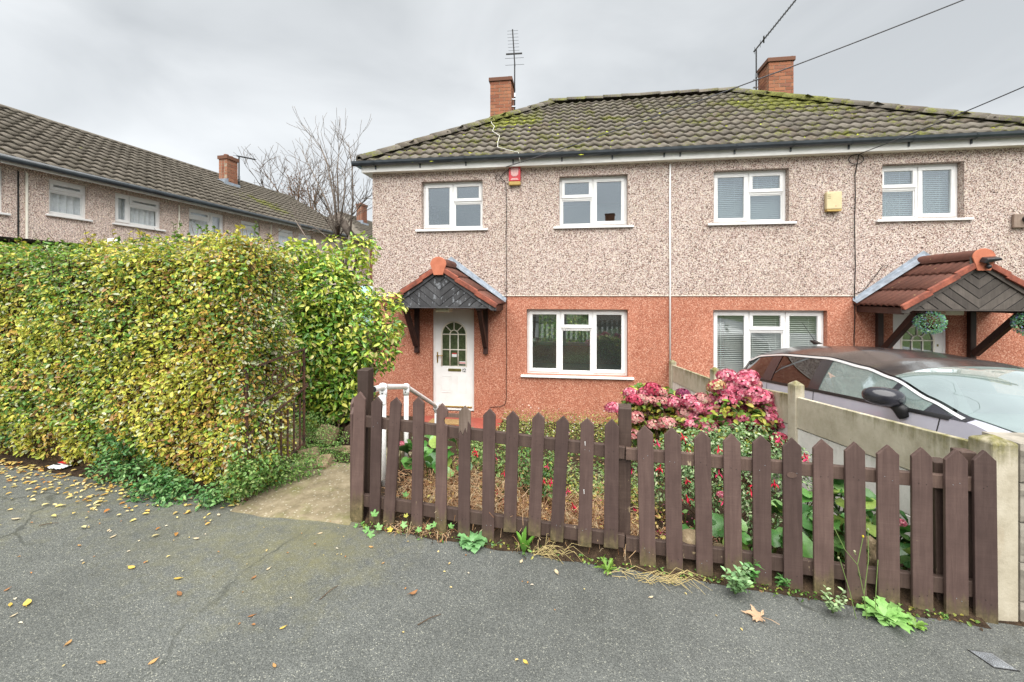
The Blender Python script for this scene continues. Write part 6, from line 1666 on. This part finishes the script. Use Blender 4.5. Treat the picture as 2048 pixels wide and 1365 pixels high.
o = MB(); o.box(-.18,.18,-.02,.015,0,.14); o = o.build('wooden_block', 'weathered_wood'); o.matrix_world = Matrix.Translation(hp(1.78,-.05,-.10)) @ Matrix.Rotation(TH, 4, 'Z'); tag(o, 'short brown timber under the threshold of the white front door', 'timber')

# ------------------------------------------------------------------ parked car
ax = Vector((-.087,-.996,0)); axn = Vector((.996,-.087,0))        # forward (to the street), and away from the concrete wall
pit = math.atan(.112)
cy = 6.78; c0 = Vector((3.83+.087*cy, cy, -1.86-.112*(cy-3)+.01))
car = empty('parked_car', c0, 0, 'grey people carrier with black roof and chrome window line parked on the drive', 'car')
fx = Vector((ax.x*math.cos(pit), ax.y*math.cos(pit), math.sin(pit))); fy = axn; fz = fx.cross(fy)
# car space: x forward from the rear bumper, y away from the garden, z up
car.matrix_world = Matrix(((fx.x,fy.x,fz.x,c0.x),(fx.y,fy.y,fz.y,c0.y),(fx.z,fy.z,fz.z,c0.z),(0,0,0,1)))
def lin(x, tab):
    if x <= tab[0][0]: return tab[0][1]
    for (a_, b_), (c_, d_) in zip(tab[:-1], tab[1:]):
        if x <= c_: t = (x-a_)/(c_-a_); t = t*t*(3-2*t)*.5+t*.5; return b_+(d_-b_)*t
    return tab[-1][1]
T_roof = [(.0,1.02),(.10,1.20),(.30,1.405),(.75,1.445),(1.5,1.46),(2.2,1.43),(2.85,1.355),(3.2,1.28),(4.28,.955),(4.6,.82),(4.75,.62)]     # centre line
T_edge = [(.0,1.00),(.12,1.10),(.35,1.25),(.75,1.325),(1.4,1.355),(2.26,1.34),(2.85,1.265),(3.15,1.195),(3.6,1.055),(3.98,.955),(4.3,.885),(4.6,.72),(4.75,.60)]  # roof edge / window top
T_belt = [(.0,.94),(.6,.985),(2.4,.965),(3.6,.945),(4.0,.93),(4.45,.76),(4.75,.56)]
T_wb = [(.0,.74),(.25,.86),(.8,.91),(3.6,.91),(4.2,.86),(4.55,.70),(4.75,.45)]                       # half width at the shoulder
T_we = [(.0,.60),(.35,.67),(1.4,.70),(2.6,.69),(3.2,.70),(3.98,.80),(4.6,.66),(4.75,.44)]               # half width at roof edge
def side_y(x, z):
    zb, ze, wb, we = lin(x, T_belt), lin(x, T_edge), lin(x, T_wb), lin(x, T_we)
    if z >= zb: 
        t = min(1, (z-zb)/max(.02, ze-zb)); return wb-.012-(wb-.012-we)*t**1.15
    t = max(0, (zb-z)/(zb-.2)); return wb-.012+.045*math.sin(min(1, t*1.5)*math.pi*.5)-.11*t**2.6
NX = 64; xs = [4.75*i/NX for i in range(NX+1)]
# lower body, both sides, bumpers closed by the end sections
q = MB()
for sg in (1,-1):
    q.grid(lambda u, v: (4.75*u, sg*side_y(4.75*u, .2+(lin(4.75*u, T_belt)-.2)*v), .2+(lin(4.75*u, T_belt)-.2)*v), NX, 10)
for xe in (0, 4.75):
    q.grid(lambda u, v: (xe+(-.06 if xe == 0 else .05)*math.sin(v*math.pi)*math.sin(u*math.pi), (2*u-1)*side_y(xe, .2+(lin(xe, T_belt)-.2)*v), .2+(lin(xe, T_belt)-.2)*v), 8, 10)
# bonnet and scuttle
q.grid(lambda u, v: (lambda x: (x, (2*v-1)*side_y(x, lin(x, T_belt)), lin(x, T_belt)+(lin(x, T_roof)-.012-lin(x, T_belt))*math.sin(v*math.pi)**.6))(4.22+.53*u), 10, 12)
for sg in (1,-1): q.grid(lambda u, v: (lambda x: (x, sg*(lin(x, T_we)*(1-v)+side_y(x, lin(x, T_belt))*v), (lin(x, T_edge)-.006)*(1-v)+lin(x, T_belt)*v))(3.9+.36*u), 8, 4)
q.build('body', 'car_paint', car, smooth=True)
# roof skin with the dark rear pillar wings
q = MB()
q.grid(lambda u, v: (lambda x: (x, (2*v-1)*lin(x, T_we), lin(x, T_edge)+(lin(x, T_roof)-lin(x, T_edge))*(1-abs(2*v-1)**2.4)))(.06+3.10*u), 40, 16)
q.build('roof', 'car_black', car, smooth=True)
q = MB(); q.grid(lambda u, v: (lambda x: (x, (2*v-1)*lin(x, T_we), lin(x, T_edge)+(lin(x, T_roof)-lin(x, T_edge))*(1-abs(2*v-1)**2.4)+.004))(3.16+1.10*u), 14, 14); q.build('windscreen', 'glass_screen', car, smooth=True)
q = MB(); q.grid(lambda u, v: (.06-.11*(1-v)**.8*1+0*u, (2*u-1)*(.60+.12*(1-v)), .93+(1.12-.93)*v), 8, 6); q.build('rear_window', 'glass_dark', car, smooth=True)
def patch(x0, x1, zlo, zhi, nx, nzv, lift):
    def make(q, sg):
        q.grid(lambda u, v: (lambda x: (lambda z: (x, sg*(side_y(x, z)+lift), z))(zlo(x)+(zhi(x)-zlo(x))*v))(x0+(x1-x0)*u), nx, nzv)
    return make
belt = lambda x: lin(x, T_belt); edge = lambda x: lin(x, T_edge)
for sg in (1,-1):
    # dark pillars between the windows
    for a_, b_ in ((.06,.42),(1.12,1.24),(1.24,1.36),(2.17,2.36),(3.24,3.30),(3.86,3.985)):
        q = MB(); patch(a_, b_, lambda x: belt(x), lambda x: edge(x)+.002, 8, 6, .002)(q, sg); q.build('pillar', 'car_pillar', car, smooth=True)
    for a_, b_, gm in ((.40,1.14,'glass_dark'),(1.35,2.19,'glass_dark'),(2.35,3.25,'glass_car'),(3.29,3.66,'glass_car')):
        q = MB(); patch(a_, b_, lambda x: belt(x)+.012, lambda x: max(belt(x)+.014, edge(x)-.03), 16, 6, -.004)(q, sg); q.build('side_window', gm, car, smooth=True)
    q = MB(); patch(3.66, 3.87, lambda x: belt(x)+.004, lambda x: max(belt(x)+.006, edge(x)-.028), 8, 3, .004)(q, sg); q.build('corner_panel', 'car_pillar', car, smooth=True)
    # chrome line over the windows, sweeping down at the rear, and the black strip under them
    q = MB(); pts = [(lambda x: (x, sg*(side_y(x, edge(x)-.018)+.006), edge(x)-.016))(.20+3.72*i/60) for i in range(61)]
    q.grid(lambda u, v: (lambda x: (lambda w_: (lambda z: (x, sg*(side_y(x, z)+.008), z))(edge(x)-.008-w_*v))((.022 if x < 2.8 else max(.012, .022-.009*(x-2.8)))+.020*max(0,(.9-x)/.7)))(.16+3.78*u), 60, 2)
    q.build('chrome_trim', 'chrome', car, smooth=True)
    q = MB(); q.grid(lambda u, v: (lambda x: (lambda z: (x, sg*(side_y(x, z)+.006), z))(belt(x)-.012+.030*v))(.45+3.42*u), 50, 2); q.build('window_seal', 'car_trim', car, smooth=True)
    # shut lines
    for xx in (1.27, 2.28, 3.80):
        q = MB(); q.grid(lambda u, v: (lambda z: (xx+.010*u+(.0 if xx < 3.7 else -.22*(belt(xx)-z)), sg*(side_y(xx, z)+.0025), z))(.30+(belt(xx)-.31)*v), 1, 14); q.build('door_gap', 'car_trim', car)
    # mirror
    m_ = MB(); mx_, my_, mz_ = 3.47, sg*1.035, 1.045
    def mir(u, v):
        a_ = 2*math.pi*u; b_ = math.pi*(v-.5); cx__ = math.cos(b_)
        x = .095*math.sin(a_)*cx__; y = .155*math.sin(b_) ; z = .078*math.cos(a_)*cx__**.75
        x = x+(.03 if x > 0 else 0)*cx__
        return (mx_+x, my_+sg*y, mz_+z+.012*math.sin(b_))
    m_.grid(mir, 18, 14); m_.build('mirror', 'car_pillar', car, smooth=True)
    m_ = MB(); m_.tube([(mx_+.02, sg*.885, .90), (mx_+.01, sg*.925, .955), (mx_, sg*.965, 1.00)], [.062,.05,.045], 10); m_.build('mirror_arm', 'car_trim', car, smooth=True)
    # lamps
    q = MB(); q.grid(lambda u, v: (lambda x: (lambda z: (x, sg*(side_y(x, z)+.010), z))(.80+.165*v-.0*u))(-.0+.40*u), 8, 4); q.build('tail_light', 'tail_red', car, smooth=True)
    q = MB(); q.grid(lambda u, v: (lambda x: (lambda z: (x, sg*(side_y(x, z)+.008), z))(.56+.10*v))(4.30+.40*u), 8, 4); q.build('headlight', 'chrome', car, smooth=True)
    # wheels
    for wx in (.80, 3.62):
        wh = empty('wheel'); wh.parent = car; wh.location = (wx, sg*.80, .31); wh.rotation_euler = (math.pi/2, 0, 0)
        q = MB(); q.lathe([(.20,-.10),(.29,-.10),(.315,-.08),(.318,.08),(.29,.10),(.20,.10)], 28); q.build('tyre', 'tyre', wh, smooth=True)
        q = MB(); q.lathe([(.21,-.085),(.205,.085)], 24)
        for k in range(10):
            a_ = k*math.pi/5; M = Matrix.Rotation(a_, 4, 'Z'); q.box(.02,.205,-.018,.018,-sg*.085-.012,-sg*.085+.012, M)
        q.build('rim', 'alloy', wh)
    q = MB(); q.lathe([(.34,-.02),(.375,-.02),(.375,.02),(.34,.02)], 28, Matrix.Translation((.80, sg*.86, .31)) @ Matrix.Rotation(math.pi/2, 4, 'X')); q.lathe([(.34,-.02),(.375,-.02),(.375,.02),(.34,.02)], 28, Matrix.Translation((3.62, sg*.86, .31)) @ Matrix.Rotation(math.pi/2, 4, 'X')); q.build('wheel_arch', 'car_trim', car)
# nose: grille, lower intake, badge bar and bumper strip
for z0_, z1_, w_, m_ in ((.50,.56,.34,'chrome'),(.38,.49,.40,'car_trim'),(.24,.32,.42,'car_trim')):
    q = MB(); q.grid(lambda u, v: (4.757+.05*math.sin(((z0_+(z1_-z0_)*v)-.2)/(lin(4.75, T_belt)-.2)*math.pi)*math.sin((.5+(u-.5)*w_*2.0)*math.pi)+.004, (2*u-1)*w_, z0_+(z1_-z0_)*v), 10, 3); q.build('grille' if m_ == 'car_trim' else 'badge_bar', m_, car, smooth=True)
q = MB(); q.box(4.80,4.815,-.26,.26,.325,.375); q.build('bumper_strip', 'car_trim', car)
# inside
q = MB(); q.box(.2,3.9,-.78,.78,.35,.55); q.box(3.3,3.95,-.74,.74,.55,.90); q.build('cabin_floor', 'car_seat', car)
for sx_, sy_ in ((2.35,.38),(2.35,-.38),(1.35,.38),(1.35,-.38)):
    q = MB(); q.prism([(0,.5),(.55,.55),(.55,.68),(.12,.66),(-.12,1.12),(-.26,1.10),(-.08,.55)], -.23, .23, Matrix.Translation((sx_, sy_, 0)))
    q.prism([(-.20,1.14),(-.10,1.14),(-.13,1.31),(-.22,1.30)], -.13, .13, Matrix.Translation((sx_, sy_, 0))); q.build('seat', 'car_seat', car, bevel=.03)
q = MB(); q.tube([(3.15+.05*math.sin(t)*.5, .0-.38+.18*math.cos(t), .95+.17*math.sin(t)) for t in [i/20*2*math.pi for i in range(21)]], .014, 6); q.build('steering_wheel', 'car_trim', car)
q = MB(); q.prism([(.85,1.475),(.97,1.485),(.80,1.535),(.76,1.53)], -.03, .03); q.tube([(.84,0,1.52),(.56,0,1.80)], [.005,.003], 6); q.build('aerial', 'car_trim', car)

# ------------------------------------------------------------------ the terrace across the side street
TD = Vector((.21,.978,0)).normalized(); TNl = Vector((-TD.y, TD.x, 0))      # along the row; away from us into the row
T0_ = Vector((-9.24, 7.67, 0))
def tp(s, d, z): return T0_+TD*s+TNl*d+Vector((0,0,z))
def t_s(px, d=0):
    u = (px-1024)/F; o_ = T0_+TNl*d
    return (u*o_.y-o_.x)/(TD.x-u*TD.y)
def t_z(px, py, d=0): s = t_s(px, d); return (590-py)/F*tp(s, d, 0).y
TA = math.atan2(TD.y, TD.x)
def row(s0, s1, label, wins, hip, gable_end, chims, tilecount, fl=-2.5, ez=2.42):
    root = empty('terrace_house', tp(s0, 0, fl), TA, label, 'house', 'terraced houses beyond the hedge')
    # house space: x along the row, y into the row, z up from its ground
    L_ = s1-s0; E = ez-fl; D_ = 7.3; R_ = 2.12; sl = R_/(D_/2+.25); an = math.atan(sl); c_, s_ = math.cos(an), math.sin(an)
    holes = [(a_-s0, b_-s0, c-fl, d-fl) for a_, b_, c, d, k in wins]
    q = MB(); grid_wall(q, [0, L_], [-.3, E], holes, 0, .25); q.box(0, L_, D_-.25, D_, -.3, E); q.box(0, .25, .251, D_-.251, -.3, E); q.box(L_-.25, L_, .251, D_-.251, -.3, E)
    if gable_end: q.add([(L_,0,E),(L_,D_,E),(L_,D_/2,E+R_-.12),(L_-.2,0,E),(L_-.2,D_,E),(L_-.2,D_/2,E+R_-.12)], [(0,1,2),(5,4,3)])
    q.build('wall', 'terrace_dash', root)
    q = MB(); q.box(.26, L_-.26, .26, D_-.26, 2.3, 2.4); q.box(.26, L_-.26, 3.2, 3.3, 2.41, E-.05); q.box(.26, L_-.26, .26, D_-.26, E-.04, E+.02); q.build('floor', 'room_wall', root)
    for a_, b_, c, d, kind in wins:
        w = window(root, a_-s0, b_-s0, c-fl, d-fl, {'s': [(1,'tsplit')], 'lt': [(.3,'tall'),(.7,'tsplit')], 'rt': [(.62,'tsplit'),(.38,'tall')]}[kind], mat='upvc', glass='glass_terrace', depth=.07, wing=.06, vents=False,
                   curtain=(a_-s0+.03, b_-s0-.03))
    q = MB(); q.box(-.1, L_+.1, -.27, -.245, E-.09, E+.01); q.build('fascia', 'fascia', root)
    q = MB(); q.tube([(-.1,-.33,E+.0),(L_+.1,-.33,E+.0)], .058, 10); q.build('gutter', 'gutter_black', root, smooth=True)
    hi = 3.0 if hip else 0; xe = L_+(.15 if gable_end else 0)
    q = MB(); q.add([(0 if not hip else -.25,-.25,E),(xe,-.25,E),(xe,D_/2,E+R_),(hi,D_/2,E+R_),(0 if not hip else -.25,D_+.25,E),(xe,D_+.25,E),(xe,-.25,E-.06),(xe,D_/2,E+R_-.08)], [(0,1,2,3),(4,3,2,5),(0,3,4),(1,6,7,2)]); q.build('roof', 'terrace_tile', root)
    q = MB(); rows_ = int((D_/2+.25)/c_/TG)+1; cnt = 0; TWt = .235; cand = []
    for r in range(rows_):
        for i in range(int((xe-(-.25 if hip else 0))/TWt)):
            x = (-.25 if hip else 0)+i*TWt
            if hip and x < r*TG*c_*.86-.2: continue
            y = -.28+r*TG*c_
            if y+.36*c_ > D_/2+.12: continue
            M = Matrix(((TWt/TW,0,0,x+jit(.004)),(0,c_,-s_,y),(0,s_,c_,E-.03*sl+r*TG*s_+.012+jit(.004)),(0,0,0,1))); cand.append((x, r, M))
    def keep(t): 
        P = tp(s0+t[0], 0, 0); return P.y
    cand.sort(key=keep)
    for x, r, M in cand:
        P = tp(s0+x, 1.5, 2); vis = (P.x/P.y*F+1024) > -60
        if vis and cnt < tilecount: put('tile', TTILE_ME, root, M); cnt += 1
        else: tile_mb(q, M)
    if q.v: stuff(q.build('far_tiles', 'terrace_tile', root, smooth=True, normals=False))
    q = MB(); q.tube([(hi-.1,D_/2,E+R_-.02),(xe,D_/2,E+R_-.02)], .11, 10); q.build('ridge', 'terrace_tile', root, smooth=True)
    for cs, w_, zt, nb in chims:
        ch = empty('chimney'); ch.parent = root; x0 = cs-s0
        brick_stack(ch, 'brick_old', x0, x0+w_, 2.4, 2.75, E+1.25, zt-fl-.12, 'fl' if nb else '')
        q = MB(); q.box(x0-.03, x0+w_+.03, 2.37, 2.78, zt-fl-.12, zt-fl); q.build('cap', 'brick_dark', ch)
        q = MB(); q.box(x0-.04, x0+w_+.04, 2.33, 2.39, E+(2.3+.25)*sl+.0, E+(2.4+.25)*sl+.14); q.box(x0-.05, x0-.004, 2.33, 2.76, E+2.55*sl+.02, E+2.9*sl+.12); q.build('lead_flashing', 'lead', ch)
        q = MB(); q.lathe([(.11,0),(.12,.10),(.09,.12)], 12, Matrix.Translation((x0+w_*.32, 2.58, zt-fl)) @ Matrix.Scale(.7, 4)); q.lathe([(.10,0),(.10,.08),(.08,.10)], 12, Matrix.Translation((x0+w_*.72, 2.56, zt-fl)) @ Matrix.Scale(.7, 4)); q.build('chimney_pot', 'brick_old', ch)
    return root
def win(x0, x1, y0, y1, kind):
    a_, b_ = t_s(x0), t_s(x1); return (a_, b_, t_z(x0, y1), t_z(x0, y0), kind)
wins = [(t_s(-75), t_s(9), t_z(9, 426), t_z(9, 333), 'lt'), win(98,176,356,428,'s'), win(230,324,384,446,'lt'), win(378,450,415,472,'rt'), win(482,521,440,485,'s'), win(557,589,456,492,'s'), win(597,626,466,500,'s')]
row1 = row(-3.4, 11.7, 'long pink pebbledashed terrace with brown tiled roof behind the hedge', wins, False, True, [(7.05, .46, 4.95, True)], 300)
for px in (52, 357, 541):
    s = t_s(px); q = MB(); q.tube([(s+3.4,-.02,.4),(s+3.4,-.02,4.8)], .02, 8); q.build('cover_strip', 'upvc_old', row1)
for px in (35,):
    s = t_s(px); q = MB(); q.tube([(s+3.4,-.02,.4),(s+3.4,-.02,4.8)], .012, 6); q.build('cable', 'cable_black', row1)
row2 = row(12.5, 23, 'further pink terraced house with hipped brown roof, glimpsed behind the bare tree', [(15.2,16.1,.9,1.8,'s'),(17.5,18.6,.9,1.8,'s')], True, False, [(15.7,.5,5.05,False)], 0)
q = MB(); q.box(-.05,.9,-.02,-.002,0,4.6); q.build('brick_panel', 'brick_old', row2)
aerial('small aerial on the far terrace chimney', tp(t_s(478,2.6), 2.6, 3.9), 1.25, (1,-.25,-.25), .75, 6, (.2,1,.2), .3, 1.2)

# garden shed roof and white dish behind the hedge
sh = empty('garden_shed', (-6.15, 5.4, -1.97), -.25, 'dark corrugated shed roof showing above the left end of the hedge', 'shed')
q = MB(); q.box(-1.3,.95,-.8,.8,0,2.45); q.build('wall', 'shed_wood', sh)
q = MB(); q.grid(lambda u, v: (-1.5+2.6*u, -1+2*v, 2.66-.10*u+.022*math.sin(u*2.6/.076*2*math.pi/1.0*.5)), 110, 2); q.build('roof', 'gutter_black', sh, smooth=True)
q = MB(); q.box(-1.48,1.06,-.99,-.95,2.50,2.61); q.build('fascia_board', 'gutter_black', sh)
ds = empty('satellite_dish', at(226, 484, 4.1), .35, 'white oval dish just peeping over the hedge top', 'dish')
q = MB(); q.grid(lambda u, v: (.062*v*math.cos(u*6.2832), .02*v*v-.02, .036*v*math.sin(u*6.2832)), 20, 5); q.build('dish', 'upvc', ds, smooth=True)
q = MB(); q.tube([(0,0,0),(0,.1,-.9)], .014, 6); q.build('pole', 'galv', ds)

# side fence between the house and the trees, and a shed door behind the shrub
sf = empty('side_fence', hp(-.1, 1.5, -.1), TH, 'dark weathered board fence beside the left house corner, behind the shrub', 'fence')
for k in range(12):
    q = MB(); q.box(-.135*k-.128, -.135*k, 0, .02, 0, 1.75+jit(.02)); q.build('board', 'shed_wood', sf, bevel=.003)
q = MB(); q.box(-1.65,0,.021,.07,.4,.48); q.box(-1.65,0,.021,.07,1.35,1.43); q.build('rail', 'shed_wood', sf)
gh = empty('greenhouse', hp(-1.6, 3.6, -.05), TH, 'pale blue-green glazed lean-to glimpsed through the shrub beside the house', 'greenhouse')
q = MB(); q.box(-1.2,1.2,0,.03,0,1.0); q.build('base_boards', 'shed_wood', gh)
for k in range(4):
    q = MB(); q.box(-1.19+.6*k,-.61+.6*k,.005,.011,1.0,2.3); q.build('pane', 'pale_teal', gh)
q = MB()
for k in range(5): q.box(-1.22+.6*k,-1.18+.6*k,-.01,.03,1.0,2.3)
q.box(-1.22,1.22,-.01,.03,2.3,2.36); q.build('frame', 'upvc', gh)
q = MB(); q.add([(-1.3,-.1,2.37),(1.3,-.1,2.37),(1.3,1.6,2.75),(-1.3,1.6,2.75)], [(0,1,2,3)]); q.build('roof', 'pale_teal', gh)

# ------------------------------------------------------------------ bare trees
def grow(q, p, d, L_, r, depth, spread, upw, rg, minr=.004):
    """a limb that bends and forks"""
    pts = [p]; k = 5; dd = d.normalized()
    for i in range(k):
        dd = (dd+Vector((rg.gauss(0,.10), rg.gauss(0,.10), rg.gauss(0,.07)+upw*.10))).normalized(); pts.append(pts[-1]+dd*L_/k)
    r1 = max(minr, r*.55); q.tube(pts, [r+(r1-r)*i/k for i in range(k+1)], 6 if r > .012 else 4)
    if depth == 0: return
    n = rg.choice((2,3,3)) if depth > 1 else rg.choice((2,3,4))
    for j in range(n):
        f_ = rg.uniform(.35, 1) if j else 1.0; i = min(k, max(1, int(f_*k))); b = pts[i]
        ax_ = Vector((rg.gauss(0,1), rg.gauss(0,1), rg.gauss(0,.3))); nd = (dd+ax_.normalized()*spread*rg.uniform(.5,1.2)+Vector((0,0,upw*.3))).normalized()
        grow(q, b, nd, L_*rg.uniform(.55,.82), max(minr, r1*rg.uniform(.6,.9)), depth-1, spread, upw, rg, minr)
rg = random.Random(5)
tb = at(680, 640, 9.4); tb.z = -2.45
tree = empty('bare_tree', tb, 0, 'leafless tree with long thin upright branches beside the left house', 'tree')
q = MB(); fork = at(676, 478, 9.4)
q.tube([tb, at(684,560,9.4), at(681,500,9.4), fork], [.075,.07,.06,.055], 10)
for (x1, y1), (x2, y2), (x3, y3), r in (((652,400),(625,345),(603,300),.030),((668,400),(655,330),(634,278),.032),((672,420),(665,350),(640,290),.028),((677,400),(674,340),(680,285),.030),((690,380),(690,340),(700,300),.024),((662,430),(640,395),(615,360),.022),((655,445),(634,420),(617,385),.018),((705,430),(720,400),(735,395),.016)):
    pts = [fork, at(x1, y1, 9.4+rg.uniform(-.5,.5)), at(x2, y2, 9.4+rg.uniform(-.8,.8)), at(x3, y3, 9.4+rg.uniform(-1,1))]
    q.tube(pts, [r, r*.6, r*.4, .004], 6)
    for a_, b_ in zip(pts[:-1], pts[1:]):
        for _ in range(3): grow(q, a_+(b_-a_)*rg.random(), (b_-a_).normalized()+Vector((rg.gauss(0,.7), rg.gauss(0,.4), .2)), rg.uniform(.3,.75), .007, 1, .6, .25, rg, .0035)
for pts, r in ((((700,470),(706,400),(704,330),(697,285)), .024), (((706,430),(722,410),(737,393)), .010)):
    P = [at(x, y, 9.2) for x, y in pts]; limb(q, P, r, .005, 6)
    for a_, b_ in zip(P[:-1], P[1:]):
        for _ in range(4): grow(q, a_+(b_-a_)*rg.random(), (b_-a_).normalized()+Vector((rg.gauss(0,.8), rg.gauss(0,.4), .2)), rg.uniform(.3,.6), .006, 1, .6, .25, rg, .0035)
limb(q, [at(690,560,9.3), at(697,490,9.2), at(700,470,9.2)], .05, .026)
me = in_parent(q.mesh('branches', 'bark_grey', True), tree); put('branches', me, tree)
q = MB(); limb(q, [at(706,478,9.3), at(690,452,9.3), at(672,430,9.35)], .085, .075, 12); me = in_parent(q.mesh('lopped_limb', 'bark_grey', True), tree); put('lopped_limb', me, tree)
q = MB(); limb(q, [at(640,510,8.6), at(612,475,8.6), at(590,440,8.6)], .022, .008); limb(q, [at(720,540,8.8), at(660,480,8.8), at(600,430,8.8)], .014, .004)
for _ in range(14): grow(q, at(rg.uniform(585,660), rg.uniform(440,470), 8.7), Vector((rg.gauss(.3,.6), 0, rg.gauss(.2,.5))), .5, .005, 1, .7, .1, rg, .003)
me = in_parent(q.mesh('low_branches', 'bark_grey', True), tree); put('low_branches', me, tree)
tb = at(610, 600, 27); tb.z = -2.5
tr2 = empty('bare_tree', tb, 0, 'distant twiggy winter tree with a few brown leaves rising behind the terrace roof', 'tree')
q = MB(); tips = []
rg = random.Random(9)
for (x0, y0), (x1, y1) in (((600,470),(530,345)),((610,460),(575,350)),((620,460),(600,350)),((630,470),(625,370)),((615,480),(632,385)),((560,470),(520,360)),((590,470),(550,380)),((605,470),(590,370)),((615,470),(612,360))):
    A, B = at(x0, y0, 27+rg.uniform(-1,1)), at(x1, y1, 27+rg.uniform(-1.5,1.5)); q.tube([tb, A, A+(B-A)*.5+Vector((rg.gauss(0,.2),0,0)), B], [.14,.10,.05,.012], 5)
    for _ in range(5): grow(q, A+(B-A)*rg.uniform(.3,1), (B-A).normalized()+Vector((rg.gauss(0,.6), rg.gauss(0,.4), .2)), rg.uniform(.7,1.5), .020, 2, .7, .2, rg, .009)
put('branches', in_parent(q.mesh('branches', 'twig', True), tr2), tr2)
n = 420; P = np.array([tuple(at(rg.gauss(600,32), rg.gauss(400,28), 27+rg.uniform(-1.5,1.5))) for _ in range(n)])
stuff(put('dead_leaves', in_parent(leaf_mesh('dead_leaves', P, rv(n), rv(n), np.full(n,.10), np.full(n,.07), pal([(.14,.07,.04),(.24,.12,.07)], [.6,.4], n), mat='dry'), tr2), tr2))

# what one sees through the front room: the back garden
bh = hp(3.6, 11.5, -.2)
rh = empty('back_garden_shrub', bh, 0, 'green back garden shrubs seen through the rooms of the left house', 'shrub')
prt = [leafy(900, hp(s_, 13.0+rnd.random(), z_), (.9,.5,.8), .08, .16, [(.10,.24,.04),(.20,.38,.07),(.42,.50,.10)], [.35,.4,.25], shell=.3, up=.9) for s_ in (2.4,3.2,4.0,4.8,5.6,6.4) for z_ in (.6,1.7,2.6)]
stuff(put('foliage', in_parent(leaf_mesh('foliage', *cat_(prt)), rh), rh))

# ------------------------------------------------------------------ the house across the street, behind the camera; the windows mirror it
ophs = empty('house', (-.5, -15.5, -1.9), .04, 'opposite house behind the viewer, mirrored as dark roof and chimney in the upper windows', 'house')
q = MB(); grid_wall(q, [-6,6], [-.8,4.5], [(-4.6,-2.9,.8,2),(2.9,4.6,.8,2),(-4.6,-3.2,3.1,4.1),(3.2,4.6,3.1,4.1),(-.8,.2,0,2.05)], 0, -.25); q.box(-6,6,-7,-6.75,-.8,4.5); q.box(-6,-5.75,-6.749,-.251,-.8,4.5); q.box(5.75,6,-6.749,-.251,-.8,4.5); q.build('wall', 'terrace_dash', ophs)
q = MB(); q.add([(-6.3,.3,4.45),(6.3,.3,4.45),(6.3,-7.3,4.45),(-6.3,-7.3,4.45),(-2.9,-3.5,7.0),(2.9,-3.5,7.0)], [(0,1,5,4),(1,2,5),(2,3,4,5),(3,0,4),(3,2,1,0)]); q.build('roof', 'terrace_tile', ophs)
ch = empty('chimney'); ch.parent = ophs
q = MB(); q.box(.6,1.3,-3.4,-2.7,6.2,8.3); q.build('stack', 'brick_old', ch); q = MB(); q.box(.56,1.34,-3.44,-2.66,8.3,8.4); q.build('cap', 'brick_dark', ch)
for a_, b_, c, d in ((-4.6,-2.9,.8,2),(2.9,4.6,.8,2),(-4.6,-3.2,3.1,4.1),(3.2,4.6,3.1,4.1)):
    f = window(ophs, a_, b_, c, d, [(.5,'tall'),(.5,'tall')], sill=False, vents=False); f.scale = (1,-1,1)
q = MB(); q.box(-.8,.2,-.12,-.07,0,2.05); q.build('front_door', 'canopy_brown', ophs)
